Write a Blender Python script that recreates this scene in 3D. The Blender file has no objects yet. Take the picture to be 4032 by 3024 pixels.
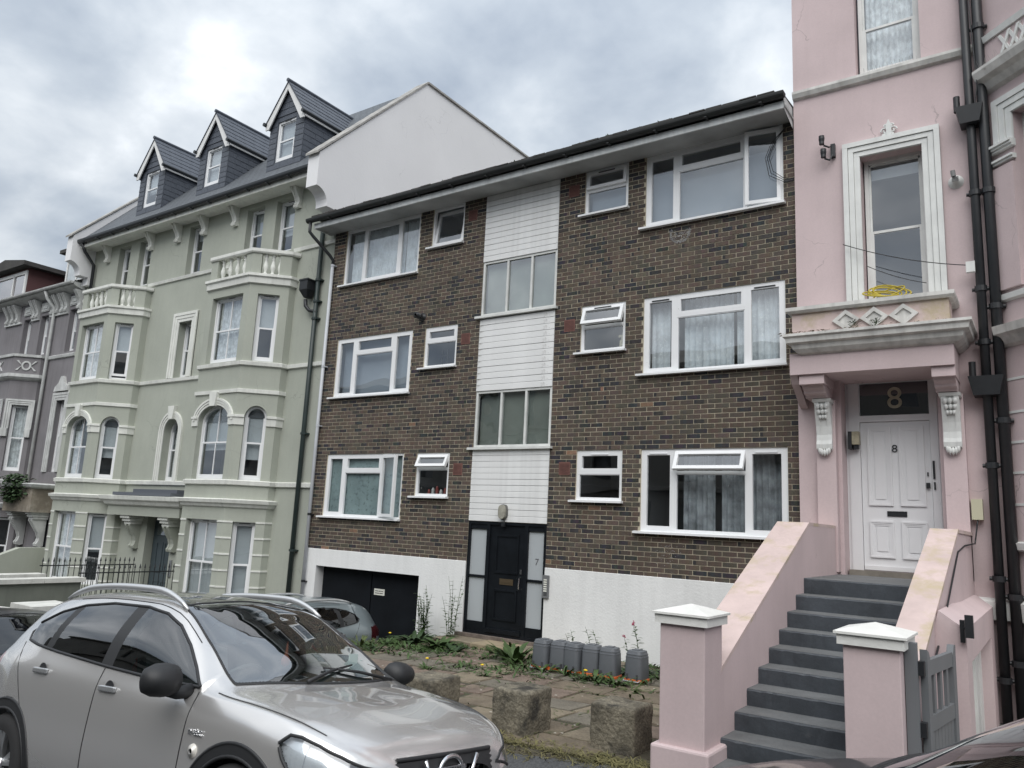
import bpy, bmesh, math, random
from mathutils import Vector, Matrix
random.seed(7)
R = math.radians
C = bpy.context.scene.collection
scn = bpy.context.scene

# ------------------------------------------------------------------ camera
cam_d = bpy.data.cameras.new("Camera"); cam = bpy.data.objects.new("Camera", cam_d); C.objects.link(cam)
cam_d.sensor_width = 36.0; cam_d.lens = 3050.0 / 4032 * 36; cam_d.clip_start = 0.05; cam_d.clip_end = 2000
YAW, PIT, ROL = R(35.0), R(10.32), R(2.81)
_r = Vector((math.cos(YAW), math.sin(YAW), 0)); _f0 = Vector((-math.sin(YAW), math.cos(YAW), 0)); _z = Vector((0, 0, 1))
_f = _f0 * math.cos(PIT) + _z * math.sin(PIT); _u = _z * math.cos(PIT) - _f0 * math.sin(PIT)
CR = _r * math.cos(ROL) + _u * math.sin(ROL); CU = _u * math.cos(ROL) - _r * math.sin(ROL)
m = Matrix.Identity(4)
for i in range(3):
    m[i][0] = CR[i]; m[i][1] = CU[i]; m[i][2] = -_f[i]
cam.matrix_world = m
scn.camera = cam
scn.render.resolution_x = 1024; scn.render.resolution_y = 768

# ------------------------------------------------------------------ sky, sun, exposure
SUN_EL, SUN_AZ = 52.0, 150.0
w = bpy.data.worlds.new("World"); scn.world = w; w.use_nodes = True
nt = w.node_tree; N = nt.nodes; L = nt.links
for n in list(N): N.remove(n)
out = N.new('ShaderNodeOutputWorld'); bg = N.new('ShaderNodeBackground'); L.new(bg.outputs[0], out.inputs[0])
bg.inputs['Strength'].default_value = 0.1
sky = N.new('ShaderNodeTexSky'); sky.sky_type = 'NISHITA'; sky.sun_disc = False
sky.sun_elevation = R(SUN_EL); sky.sun_rotation = R(SUN_AZ); sky.dust_density = 3.0; sky.air_density = 1.0
tc = N.new('ShaderNodeTexCoord'); sep = N.new('ShaderNodeSeparateXYZ'); L.new(tc.outputs['Generated'], sep.inputs[0])
def wm(op, a, b=None, c=None):
    n = N.new('ShaderNodeMath'); n.operation = op
    for i, v in enumerate((a, b, c)):
        if v is None: continue
        if isinstance(v, (int, float)): n.inputs[i].default_value = v
        else: L.new(v, n.inputs[i])
    return n.outputs[0]
zc = wm('MAXIMUM', sep.outputs[2], 0.0); zd = wm('ADD', zc, 0.35)
cmb = N.new('ShaderNodeCombineXYZ')
L.new(wm('DIVIDE', sep.outputs[0], zd), cmb.inputs[0]); L.new(wm('DIVIDE', sep.outputs[1], zd), cmb.inputs[1]); cmb.inputs[2].default_value = 11.3
def wnoise(scale, detail, rough, dist=0.0):
    n = N.new('ShaderNodeTexNoise'); n.inputs['Scale'].default_value = scale; n.inputs['Detail'].default_value = detail
    n.inputs['Roughness'].default_value = rough; n.inputs['Distortion'].default_value = dist
    L.new(cmb.outputs[0], n.inputs['Vector']); return n.outputs['Fac']
n1 = wnoise(1.35, 4, 0.5, 0.15); n2 = wnoise(4.6, 6, 0.52, 0.15)
mixn = wm('ADD', wm('MULTIPLY', n1, 0.58), wm('MULTIPLY', n2, 0.42))
ramp = N.new('ShaderNodeValToRGB'); L.new(mixn, ramp.inputs[0])
e = ramp.color_ramp.elements
e[0].position = 0.38; e[0].color = (0.235, 0.272, 0.325, 1); e[1].position = 0.625; e[1].color = (0.72, 0.74, 0.76, 1)
x = e.new(0.47); x.color = (0.345, 0.382, 0.425, 1); x = e.new(0.54); x.color = (0.47, 0.50, 0.53, 1)
grad = wm('ADD', wm('MULTIPLY', zc, 8.5), 7.1)   # overcast sky: zenith about three times the horizon
vm = N.new('ShaderNodeVectorMath'); vm.operation = 'SCALE'; L.new(ramp.outputs[0], vm.inputs[0]); L.new(grad, vm.inputs['Scale'])
mx = N.new('ShaderNodeMix'); mx.data_type = 'RGBA'; mx.inputs[0].default_value = 0.93
L.new(sky.outputs[0], mx.inputs[6]); L.new(vm.outputs[0], mx.inputs[7]); L.new(mx.outputs[2], bg.inputs['Color'])

sd = bpy.data.lights.new("Sun", 'SUN'); sun = bpy.data.objects.new("Sun", sd); C.objects.link(sun)
sd.energy = 1.5; sd.angle = R(60); sd.color = (1.0, 0.98, 0.95)
_sd = Vector((math.sin(R(SUN_AZ)) * math.cos(R(SUN_EL)), math.cos(R(SUN_AZ)) * math.cos(R(SUN_EL)), math.sin(R(SUN_EL))))
sun.rotation_euler = _sd.to_track_quat('Z', 'Y').to_euler(); sun.location = _sd * 60
scn.view_settings.view_transform = 'Standard'; scn.view_settings.look = 'None'
scn.view_settings.exposure = 0.76; scn.view_settings.gamma = 1.0; scn.view_settings.use_curve_mapping = False
scn.render.engine = 'CYCLES'
scn.cycles.max_bounces = 6; scn.cycles.transparent_max_bounces = 8
scn.cycles.caustics_reflective = False; scn.cycles.caustics_refractive = False

# ------------------------------------------------------------------ materials
MATS = {}
def mat(name, col, rough=0.7, var=0.0, vscale=3.0, bump=0.0, bscale=60.0, metal=0.0, coat=0.0, spec=0.5, streak=0.0, attr=None, grain=0.0, stain=None, stains=0.5, stainscale=1.2, crack=0.0):
    """Principled material; var = large soft tone variation, grain = fine speckle, streak = vertical rain streaks, stain = a second colour in blotches"""
    if name in MATS: return MATS[name]
    mt = bpy.data.materials.new(name); mt.use_nodes = True; MATS[name] = mt
    T = mt.node_tree; N = T.nodes; L = T.links; b = N['Principled BSDF']
    b.inputs['Roughness'].default_value = rough; b.inputs['Metallic'].default_value = metal
    b.inputs['Coat Weight'].default_value = coat; b.inputs['Coat Roughness'].default_value = 0.04
    b.inputs['Specular IOR Level'].default_value = spec
    tc = N.new('ShaderNodeTexCoord')
    if attr:
        a = N.new('ShaderNodeAttribute'); a.attribute_name = attr; cur = a.outputs['Color']
    else:
        a = N.new('ShaderNodeRGB'); a.outputs[0].default_value = (*col, 1); cur = a.outputs[0]
    def noise(scale, detail=4, sc=None, rough=0.55):
        n = N.new('ShaderNodeTexNoise'); n.inputs['Scale'].default_value = scale; n.inputs['Detail'].default_value = detail; n.inputs['Roughness'].default_value = rough
        if sc:
            mp = N.new('ShaderNodeMapping'); mp.inputs['Scale'].default_value = sc; L.new(tc.outputs['Object'], mp.inputs[0]); L.new(mp.outputs[0], n.inputs['Vector'])
        else: L.new(tc.outputs['Object'], n.inputs['Vector'])
        return n.outputs['Fac']
    def modulate(cur, fac, lo, hi, p0=0.3, p1=0.7):
        mr = N.new('ShaderNodeMapRange'); mr.inputs[1].default_value = p0; mr.inputs[2].default_value = p1; mr.inputs[3].default_value = lo; mr.inputs[4].default_value = hi
        L.new(fac, mr.inputs[0])
        s = N.new('ShaderNodeVectorMath'); s.operation = 'SCALE'; L.new(cur, s.inputs[0]); L.new(mr.outputs[0], s.inputs['Scale']); return s.outputs[0]
    if var: cur = modulate(cur, noise(vscale), 1 - var, 1 + var * 0.6)
    if streak: cur = modulate(cur, noise(2.2, 5, (4, 4, 0.35)), 1 - streak, 1.0, 0.35, 0.55)
    if grain: cur = modulate(cur, noise(45, 3), 1 - grain, 1 + grain)
    if stain:
        mr = N.new('ShaderNodeMapRange'); mr.inputs[1].default_value = 1 - stains; mr.inputs[2].default_value = 1 - stains + 0.15; L.new(noise(stainscale, 6, None, 0.65), mr.inputs[0])
        mx = N.new('ShaderNodeMix'); mx.data_type = 'RGBA'; L.new(mr.outputs[0], mx.inputs[0]); L.new(cur, mx.inputs[6]); mx.inputs[7].default_value = (*stain, 1); cur = mx.outputs[2]
    if crack:   # hairline cracks, only here and there
        vo = N.new('ShaderNodeTexVoronoi'); vo.feature = 'DISTANCE_TO_EDGE'; vo.inputs['Scale'].default_value = 0.85
        nn = N.new('ShaderNodeTexNoise'); nn.inputs['Scale'].default_value = 2.5; nn.inputs['Detail'].default_value = 5; L.new(tc.outputs['Object'], nn.inputs['Vector'])
        va = N.new('ShaderNodeVectorMath'); va.operation = 'MULTIPLY_ADD'; L.new(nn.outputs['Color'], va.inputs[0]); va.inputs[1].default_value = (0.5, 0.5, 0.5); L.new(tc.outputs['Object'], va.inputs[2]); L.new(va.outputs[0], vo.inputs['Vector'])
        m1 = N.new('ShaderNodeMapRange'); m1.inputs[1].default_value = 0.002; m1.inputs[2].default_value = 0.007; m1.inputs[3].default_value = 1; m1.inputs[4].default_value = 0; L.new(vo.outputs['Distance'], m1.inputs[0])
        m2 = N.new('ShaderNodeMapRange'); m2.inputs[1].default_value = 0.55; m2.inputs[2].default_value = 0.62; L.new(noise(0.9, 2), m2.inputs[0])
        mm = N.new('ShaderNodeMath'); mm.operation = 'MULTIPLY'; L.new(m1.outputs[0], mm.inputs[0]); L.new(m2.outputs[0], mm.inputs[1])
        cur = modulate(cur, mm.outputs[0], 1.0, 1.0 - crack, 0.0, 1.0)
    L.new(cur, b.inputs['Base Color'])
    if bump:
        bp = N.new('ShaderNodeBump'); bp.inputs['Strength'].default_value = bump; bp.inputs['Distance'].default_value = 0.02
        L.new(noise(bscale, 4), bp.inputs['Height']); L.new(bp.outputs[0], b.inputs['Normal'])
    return mt
def glass(name, tint=(0.96, 0.98, 0.98), boost=2.3, base=0.10, wav=0.005, rough=0.0, opaque=None):
    if name in MATS: return MATS[name]
    mt = bpy.data.materials.new(name); mt.use_nodes = True; MATS[name] = mt
    T = mt.node_tree; N = T.nodes; L = T.links
    for n in list(N): N.remove(n)
    o = N.new('ShaderNodeOutputMaterial'); mxs = N.new('ShaderNodeMixShader'); L.new(mxs.outputs[0], o.inputs[0])
    if opaque: t = N.new('ShaderNodeBsdfDiffuse'); t.inputs[0].default_value = (*opaque, 1)
    else: t = N.new('ShaderNodeBsdfTransparent'); t.inputs[0].default_value = (*tint, 1)
    g = N.new('ShaderNodeBsdfGlossy'); g.inputs['Roughness'].default_value = rough; g.inputs[0].default_value = (0.95, 0.97, 1, 1)
    fr = N.new('ShaderNodeFresnel'); fr.inputs[0].default_value = 1.5
    ma = N.new('ShaderNodeMath'); ma.operation = 'MULTIPLY_ADD'; ma.use_clamp = True; L.new(fr.outputs[0], ma.inputs[0]); ma.inputs[1].default_value = boost; ma.inputs[2].default_value = base
    ge = N.new('ShaderNodeNewGeometry'); iv = N.new('ShaderNodeMath'); iv.operation = 'SUBTRACT'; iv.inputs[0].default_value = 1.0; L.new(ge.outputs['Backfacing'], iv.inputs[1])
    mf = N.new('ShaderNodeMath'); mf.operation = 'MULTIPLY'; L.new(ma.outputs[0], mf.inputs[0]); L.new(iv.outputs[0], mf.inputs[1])   # the pane's far side adds no second mirror
    L.new(mf.outputs[0], mxs.inputs[0]); L.new(t.outputs[0], mxs.inputs[1]); L.new(g.outputs[0], mxs.inputs[2])
    if wav:
        tc = N.new('ShaderNodeTexCoord'); n = N.new('ShaderNodeTexNoise'); n.inputs['Scale'].default_value = 1.1; n.inputs['Detail'].default_value = 1
        L.new(tc.outputs['Object'], n.inputs['Vector']); bp = N.new('ShaderNodeBump'); bp.inputs['Strength'].default_value = 1.0; bp.inputs['Distance'].default_value = wav
        L.new(n.outputs['Fac'], bp.inputs['Height']); L.new(bp.outputs[0], g.inputs['Normal'])
    return mt

# ------------------------------------------------------------------ object helpers
def tag(o, label=None, cat=None, group=None, kind=None):
    if label: o['label'] = label
    if cat: o['category'] = cat
    if group: o['group'] = group
    if kind: o['kind'] = kind
    return o
def thing(name, label, cat, loc=(0, 0, 0), group=None):
    o = bpy.data.objects.new(name, None); o.empty_display_size = 0.2; C.objects.link(o); o.location = loc
    return tag(o, label, cat, group)
def link(o, parent=None, local=False):
    C.objects.link(o)
    if parent:
        o.parent = parent
        if parent.type == 'EMPTY' and not local: o.matrix_parent_inverse = Matrix.Translation(-Vector(parent.location))
    return o
def copy_tree(o, parent=None):
    c = o.copy(); C.objects.link(c); c.parent = parent
    for ch in list(o.children): copy_tree(ch, c)
    return c
class Fr:
    """a vertical wall frame: u runs along the wall, w outwards, z up"""
    def __init__(s, ox, oy, ux=1.0, uy=0.0):
        s.o = Vector((ox, oy, 0)); l = math.hypot(ux, uy); s.u = Vector((ux / l, uy / l, 0)); s.n = Vector((uy / l, -ux / l, 0))
    def p(s, u, w, z): return s.o + s.u * u + s.n * w + Vector((0, 0, z))
class MB:
    def __init__(s): s.v = []; s.f = []; s.c = []
    def add(s, vs, fs):
        b = len(s.v); s.v += [tuple(v) for v in vs]; s.f += [tuple(b + i for i in f) for f in fs]; return s
    def box(s, x0, x1, y0, y1, z0, z1):
        vs = [(x, y, z) for x in (x0, x1) for y in (y0, y1) for z in (z0, z1)]
        return s.add(vs, [(0, 1, 3, 2), (4, 6, 7, 5), (0, 4, 5, 1), (2, 3, 7, 6), (0, 2, 6, 4), (1, 5, 7, 3)])
    def fbox(s, F, u0, u1, w0, w1, z0, z1):
        vs = [F.p(u, w, z) for u in (u0, u1) for w in (w0, w1) for z in (z0, z1)]
        return s.add(vs, [(0, 2, 3, 1), (4, 5, 7, 6), (0, 1, 5, 4), (2, 6, 7, 3), (0, 4, 6, 2), (1, 3, 7, 5)])
    def ring(s, F, u0, u1, z0, z1, t, w0, w1, tb=None):
        tb = tb or t
        s.fbox(F, u0, u0 + t, w0, w1, z0, z1); s.fbox(F, u1 - t, u1, w0, w1, z0, z1)
        s.fbox(F, u0 + t, u1 - t, w0, w1, z1 - t, z1); s.fbox(F, u0 + t, u1 - t, w0, w1, z0, z0 + tb); return s
    def fpoly(s, F, pts, w0, w1):
        """polygon in (u,z), extruded from w0 to w1"""
        n = len(pts); vs = [F.p(u, w0, z) for u, z in pts] + [F.p(u, w1, z) for u, z in pts]
        fs = [tuple(range(n, 2 * n)), tuple(range(n - 1, -1, -1))] + [(i, (i + 1) % n, n + (i + 1) % n, n + i) for i in range(n)]
        return s.add(vs, fs)
    def extr(s, pts, d):
        """planar polygon of 3D points extruded by vector d"""
        n = len(pts); d = Vector(d); vs = [Vector(p) for p in pts] + [Vector(p) + d for p in pts]
        return s.add(vs, [tuple(range(n)), tuple(range(2 * n - 1, n - 1, -1))] + [(i, n + i, n + (i + 1) % n, (i + 1) % n) for i in range(n)])
    def tube(s, pts, r, seg=8, caps=True):
        pts = [Vector(p) for p in pts]; rs = r if isinstance(r, (list, tuple)) else [r] * len(pts); b = len(s.v); prev = None
        for i, p in enumerate(pts):
            d = (pts[min(i + 1, len(pts) - 1)] - pts[max(i - 1, 0)]).normalized()
            a = prev - d * prev.dot(d) if prev and (prev - d * prev.dot(d)).length > 1e-4 else d.orthogonal()
            a = a.normalized(); prev = a; c = d.cross(a)
            for k in range(seg):
                t = 2 * math.pi * k / seg; s.v.append(tuple(p + (a * math.cos(t) + c * math.sin(t)) * rs[i]))
        for i in range(len(pts) - 1):
            for k in range(seg):
                k2 = (k + 1) % seg; s.f.append((b + i * seg + k, b + i * seg + k2, b + (i + 1) * seg + k2, b + (i + 1) * seg + k))
        if caps:
            s.f.append(tuple(b + k for k in range(seg - 1, -1, -1))); s.f.append(tuple(b + (len(pts) - 1) * seg + k for k in range(seg)))
        return s
    def lathe(s, c, prof, seg=12, axis='z', caps=True):
        b = len(s.v); c = Vector(c)
        for r, h in prof:
            for k in range(seg):
                t = 2 * math.pi * k / seg; q = (r * math.cos(t), r * math.sin(t), h)
                if axis == 'y': q = (q[0], q[2], q[1])
                if axis == 'x': q = (q[2], q[0], q[1])
                s.v.append(tuple(c + Vector(q)))
        for i in range(len(prof) - 1):
            for k in range(seg):
                k2 = (k + 1) % seg; f = (b + i * seg + k, b + i * seg + k2, b + (i + 1) * seg + k2, b + (i + 1) * seg + k)
                s.f.append(f if axis != 'y' else f[::-1])
        if caps: s.f.append(tuple(b + k for k in range(seg))[::-1]); s.f.append(tuple(b + (len(prof) - 1) * seg + k for k in range(seg)))
        return s
    def sweep(s, path, prof, caps=True):
        """profile of (w outwards, z) carried along a plan path with mitred corners"""
        P = [Vector((p[0], p[1])) for p in path]; n = len(P); b = len(s.v); m = len(prof); NR = []
        for i in range(n - 1):
            d = (P[i + 1] - P[i]).normalized(); NR.append(Vector((d.y, -d.x)))
        for i in range(n):
            if i == 0: q = NR[0]
            elif i == n - 1: q = NR[-1]
            else:
                h = (NR[i - 1] + NR[i]).normalized(); q = h / max(0.3, h.dot(NR[i]))
            for w_, z_ in prof: s.v.append((P[i].x + q.x * w_, P[i].y + q.y * w_, z_))
        for i in range(n - 1):
            for k in range(m):
                k2 = (k + 1) % m; s.f.append((b + i * m + k, b + (i + 1) * m + k, b + (i + 1) * m + k2, b + i * m + k2))
        if caps: s.f.append(tuple(b + k for k in range(m))); s.f.append(tuple(b + (n - 1) * m + k for k in range(m - 1, -1, -1)))
        return s
    def wall(s, F, u0, u1, z0, z1, ops, rev=0.1):
        """flat wall with openings (u0,u1,z0,z1,rise): rise > 0 makes an arched head; reveals go rev deep"""
        us = sorted({u0, u1} | {o[0] for o in ops} | {o[1] for o in ops}); zs = sorted({z0, z1} | {o[2] for o in ops} | {o[3] for o in ops})
        us = [u for u in us if u0 - 1e-6 <= u <= u1 + 1e-6]; zs = [z for z in zs if z0 - 1e-6 <= z <= z1 + 1e-6]
        for i in range(len(us) - 1):
            for j in range(len(zs) - 1):
                cu = (us[i] + us[i + 1]) / 2; cz = (zs[j] + zs[j + 1]) / 2
                if any(o[0] < cu < o[1] and o[2] < cz < o[3] for o in ops): continue
                s.add([F.p(us[i], 0, zs[j]), F.p(us[i + 1], 0, zs[j]), F.p(us[i + 1], 0, zs[j + 1]), F.p(us[i], 0, zs[j + 1])], [(0, 1, 2, 3)])
        for o in ops:
            a, b_, c, d = o[:4]; rise = o[4] if len(o) > 4 else 0
            if rise: head = arc(a, b_, d - rise, rise, 14)
            else: head = [(a, d), (b_, d)]
            out_ = [(a, c)] + head + [(b_, c)]
            for i in range(len(out_) - 1):
                p, q = out_[i], out_[i + 1]
                s.add([F.p(p[0], 0, p[1]), F.p(q[0], 0, q[1]), F.p(q[0], -rev, q[1]), F.p(p[0], -rev, p[1])], [(0, 1, 2, 3)])
            s.add([F.p(b_, 0, c), F.p(a, 0, c), F.p(a, -rev, c), F.p(b_, -rev, c)], [(0, 1, 2, 3)])
            if rise:
                for i in range(len(head) - 1):
                    p, q = head[i], head[i + 1]
                    s.add([F.p(p[0], 0, p[1]), F.p(q[0], 0, q[1]), F.p(q[0], 0, d), F.p(p[0], 0, d)], [(0, 1, 2, 3)])
        return s
    def build(s, name, material, parent=None, smooth=False, local=False, label=None, attr=None):
        me = bpy.data.meshes.new(name); me.from_pydata(s.v, [], s.f); me.validate(clean_customdata=False)
        if smooth:
            me.polygons.foreach_set('use_smooth', [True] * len(me.polygons))
        if attr is not None and s.c:
            a = me.color_attributes.new(attr, 'FLOAT_COLOR', 'CORNER')
            flat = []
            for pi, poly in enumerate(me.polygons):
                flat += list(s.c[pi]) * poly.loop_total
            a.data.foreach_set('color', flat)
        me.materials.append(material)
        o = bpy.data.objects.new(name, me); link(o, parent, local)
        if label: o['label'] = label
        return o
def arc(a, b, zs, rise, n=14):
    """points of an elliptical arch head from (a,zs) over to (b,zs)"""
    c = (a + b) / 2; r = (b - a) / 2
    return [(c - r * math.cos(math.pi * i / n), zs + rise * math.sin(math.pi * i / n)) for i in range(n + 1)]
def text(body, size, M, material, name, parent=None, ext=0.004, align='CENTER', font=None):
    cu = bpy.data.curves.new(name, 'FONT'); cu.body = body; cu.size = size; cu.extrude = ext; cu.align_x = align; cu.align_y = 'CENTER'
    t = bpy.data.objects.new(name, cu); C.objects.link(t); bpy.context.view_layer.update()
    me = bpy.data.meshes.new_from_object(t.evaluated_get(bpy.context.evaluated_depsgraph_get())); bpy.data.objects.remove(t)
    me.transform(M); me.materials.clear(); me.materials.append(material); o = bpy.data.objects.new(name, me); return o
def smooth_by_angle(o, ang=35):
    me = o.data
    me.polygons.foreach_set('use_smooth', [True] * len(me.polygons))
    try: me.set_sharp_from_angle(angle=R(ang))
    except Exception: pass
    return o

WHITE = mat('white_paint', (0.74, 0.74, 0.73), 0.5, var=0.06, vscale=2.5, streak=0.05)
UPVC = mat('upvc', (0.80, 0.81, 0.82), 0.32, var=0.03, vscale=1.5)
TRIM = mat('stucco_white_trim', (0.70, 0.71, 0.68), 0.7, var=0.12, vscale=2.0, streak=0.10, bump=0.15, bscale=40)
BLACKM = mat('black_metal', (0.018, 0.020, 0.023), 0.45, var=0.2, vscale=6)
GREENM = mat('dark_green_pipe', (0.022, 0.035, 0.034), 0.45, var=0.2, vscale=4)
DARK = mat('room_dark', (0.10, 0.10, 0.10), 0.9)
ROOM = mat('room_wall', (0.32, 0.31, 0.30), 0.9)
GLS = glass('window_glass')
FROST = glass('frosted_glass', boost=0.9, base=0.02, wav=0.0, rough=0.25, opaque=(0.42, 0.45, 0.47))
CURT = mat('net_curtain', (0.84, 0.86, 0.88), 0.9, var=0.35, vscale=9)
BLIND = mat('roller_blind', (0.52, 0.55, 0.58), 0.85, var=0.05)
def room(F, u0, u1, z0, z1, w, parent, depth=1.3, m=None):
    """shallow open-fronted room behind a pane"""
    b = MB(); e = 0.1
    a0, a1, c0, c1 = u0 - e, u1 + e, z0 - 0.3, z1 + 0.15; p = F.p; d = w - depth
    A = [p(a0, w, c0), p(a1, w, c0), p(a1, w, c1), p(a0, w, c1), p(a0, d, c0), p(a1, d, c0), p(a1, d, c1), p(a0, d, c1)]
    b.add(A, [(4, 5, 6, 7), (0, 4, 7, 3), (5, 1, 2, 6), (3, 7, 6, 2), (0, 1, 5, 4)])
    # collar closing the gap round the opening
    I = [p(u0, w, z0), p(u1, w, z0), p(u1, w, z1), p(u0, w, z1)]
    b.add(A[:4] + I, [(0, 1, 5, 4), (1, 2, 6, 5), (2, 3, 7, 6), (3, 0, 4, 7)])
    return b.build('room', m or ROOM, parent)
def curtain(F, u0, u1, z0, z1, w, parent, m=None, amp=0.02, waves=9, taper=0.0, name='curtain'):
    b = MB(); n = max(12, int((u1 - u0) * 60)); rows = 2
    for j in range(rows):
        for i in range(n + 1):
            t = i / n; zz = z0 + (z1 - z0) * j / (rows - 1); uu = u0 + (u1 - u0) * t
            if taper: uu = u0 + (u1 - u0) * t * (1 - taper * (1 - j))
            b.v.append(tuple(F.p(uu, w + amp * math.sin(t * waves * (u1 - u0) * 7 + 1.3 * math.sin(t * 9)), zz)))
    for i in range(n): b.f.append((i, i + 1, n + 1 + i + 1, n + 1 + i))
    return b.build(name, m or CURT, parent, smooth=True)
# ================================================================== GROUND
ASPH = mat('asphalt', (0.055, 0.057, 0.06), 0.9, var=0.25, vscale=1.2, bump=0.4, bscale=90, grain=0.35)
PAVE = mat('tarmac_pavement', (0.075, 0.077, 0.08), 0.9, var=0.2, vscale=1.5, bump=0.4, bscale=110, grain=0.35)
KERB = mat('kerb_stone', (0.25, 0.24, 0.22), 0.9, var=0.2, vscale=5, grain=0.2)
SOIL = mat('mossy_soil', (0.075, 0.066, 0.045), 0.95, var=0.4, vscale=4, bump=0.6, bscale=30, stain=(0.05, 0.068, 0.022), stains=0.5, stainscale=2.5)
CONC = mat('driveway_concrete', (0.16, 0.155, 0.145), 0.9, var=0.25, vscale=2, grain=0.15)
def zroad(X, Y): return -2.10 + 0.068 * (X + 3.66) - (0.096 * (Y - 3.67) if Y > 0.5 else -0.304 - 0.03 * (Y - 0.5))
def zpave(X, Y): return -2.12 + 0.055 * (X + 3.9) + (Y - 5.15) * 0.14
def zfore(X): return -1.95 + 0.02 * (X + 4)
def sheet(name, xs, ys, zf, m, kind='structure'):
    b = MB()
    for x in xs:
        for y in ys: b.v.append((x, y, zf(x, y)))
    n = len(ys)
    for i in range(len(xs) - 1):
        for j in range(n - 1): b.f.append((i * n + j, (i + 1) * n + j, (i + 1) * n + j + 1, i * n + j + 1))
    return tag(b.build(name, m), kind=kind)
sheet('ground', [-400, -40, 40, 300], [-300, -7.4, 5.0, 400], lambda x, y: -3.35 + 0.06 * (x + 3.66), SOIL)
sheet('road', [-150, -60, -20, -10, 0, 20, 80], [-4.6, 0.5, 3.0, 5.02], zroad, ASPH)
sheet('opposite_pavement', [-150, -40, 0, 80], [-8.0, -4.6], lambda x, y: zroad(x, -4.6) + 0.1, PAVE)
b = MB(); b.extr([(-60, 5.02, zpave(-60, 5.15) - 0.3), (-60, 5.15, zpave(-60, 5.15) - 0.3), (-60, 5.15, zpave(-60, 5.15)), (-60, 5.02, zpave(-60, 5.15))], (90, 0, 90 * 0.055))
tag(b.build('kerb', KERB), kind='structure')
sheet('pavement', [-60, -20, -9, -3, 0, 20], [5.15, 6.22], zpave, PAVE)
sheet('forecourt', [-9.75, -6, -2.7], [6.0, 6.22, 8, 11.3], lambda x, y: zfore(x) if y > 6.1 else zfore(x) - 0.1, SOIL)
sheet('basement_path', [-0.9, 6], [6.2, 11.3], lambda x, y: -2.0, CONC)
sheet('driveway', [-30, -20, -12, -9.75], [6.2, 8.2, 11.6], lambda x, y: -3.0 + (max(0, zpave(x, 6.2) + 3.0) if y < 7 else 0.0), CONC)
# flagstones of the forecourt: irregular slabs with mossy joints
fc = bpy.data.objects['forecourt']
FLAG = [mat('flagstone_%s' % n, c, 0.9, var=0.3, vscale=3, bump=0.5, bscale=18, grain=0.2, stain=(0.06, 0.07, 0.035), stains=0.42, stainscale=3.0) for n, c in
        (('buff', (0.215, 0.18, 0.13)), ('brown', (0.17, 0.138, 0.10)), ('rose', (0.19, 0.145, 0.115)), ('grey', (0.165, 0.148, 0.118)))]
rng = random.Random(3); y = 6.28; row = 0
while y < 11.0:
    d = rng.uniform(0.40, 0.62); x = -9.5 + rng.uniform(0, 0.4)
    while x < -2.95:
        l = rng.uniform(0.42, 0.85); b = MB(); j = lambda: rng.uniform(-0.035, 0.035)
        q = [(x + 0.02 + j(), y + 0.02 + j()), (x + l - 0.02 + j(), y + 0.02 + j()), (x + l - 0.02 + j(), y + d - 0.02 + j()), (x + 0.02 + j(), y + d - 0.02 + j())]
        t = rng.uniform(0.008, 0.018); tl = rng.uniform(-0.005, 0.005)
        if not (x + l > -2.9 and y < 9):
            b.v = [(px_, py_, zfore(px_) - 0.03) for px_, py_ in q] + [(px_ * 1.0 + (0.01 if k in (0, 3) else -0.01), py_ + (0.01 if k < 2 else -0.01), zfore(px_) + t + (tl if k in (0, 1) else -tl)) for k, (px_, py_) in enumerate(q)]
            b.f = [(4, 5, 6, 7), (0, 1, 5, 4), (1, 2, 6, 5), (2, 3, 7, 6), (3, 0, 4, 7)]
            b.build('flagstone', rng.choice(FLAG), fc)
        x += l
    y += d; row += 1

# ================================================================== BLOCK OF FLATS
FX0, FX1, FY = -12.98, -2.88, 11.3
CO = 0.0758
def lv(n): return -0.68 + CO * n
FB = Fr(0, FY)
flats = thing('block_of_flats', 'brown brick block of flats with white boarded panels and black front door', 'building', (-7.9, FY, -1.95))
MORTAR = mat('sandy_mortar', (0.42, 0.375, 0.285), 0.95, var=0.25, vscale=2.5, grain=0.15)
BRICK = mat('brick', (0.1, 0.1, 0.1), 0.88, attr='tone', streak=0.12, var=0.14, vscale=1.1, bump=0.3, bscale=70, grain=0.18, stain=(0.15, 0.14, 0.13), stains=0.26, stainscale=1.6)
BIG = [(-12.60, -10.42), (-5.34, -3.06)]; SMALL = [(-10.08, -9.26), (-6.52, -5.67)]
ops = []
for a, b_ in BIG: ops += [(a, b_, lv(r), lv(r + 17)) for r in (9, 42, 75)]
for a, b_ in SMALL: ops += [(a, b_, lv(r), lv(r + 11)) for r in (15, 48, 81)]
PAN = (-8.72, -7.05)
TOPZ = lv(92)
b = MB()
b.wall(Fr(0, FY + 0.0045), FX0 + 0.005, PAN[0], lv(0) - 0.02, TOPZ, [o for o in ops if o[1] < PAN[0]], 0.10)
wallo2 = b.build('brick_wall', MORTAR, flats); b = MB()
b.wall(Fr(0, FY + 0.0045), PAN[1], FX1, lv(0) - 0.02, TOPZ, [o for o in ops if o[0] > PAN[1]], 0.10)
wallo = b.build('brick_wall', MORTAR, flats)
b = MB()  # side return walls and back of the block
for u0, u1 in ((PAN[0], PAN[0]), (PAN[1], PAN[1])): pass
b.box(FX0 + 0.01, FX0 + 0.25, FY + 0.25, 20, -3.0, TOPZ); b.box(FX1 - 0.25, FX1 - 0.01, FY + 0.25, 20, -3.0, TOPZ); b.box(FX0 + 0.25, FX1 - 0.25, 19.8, 20, -3.0, TOPZ)
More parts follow.
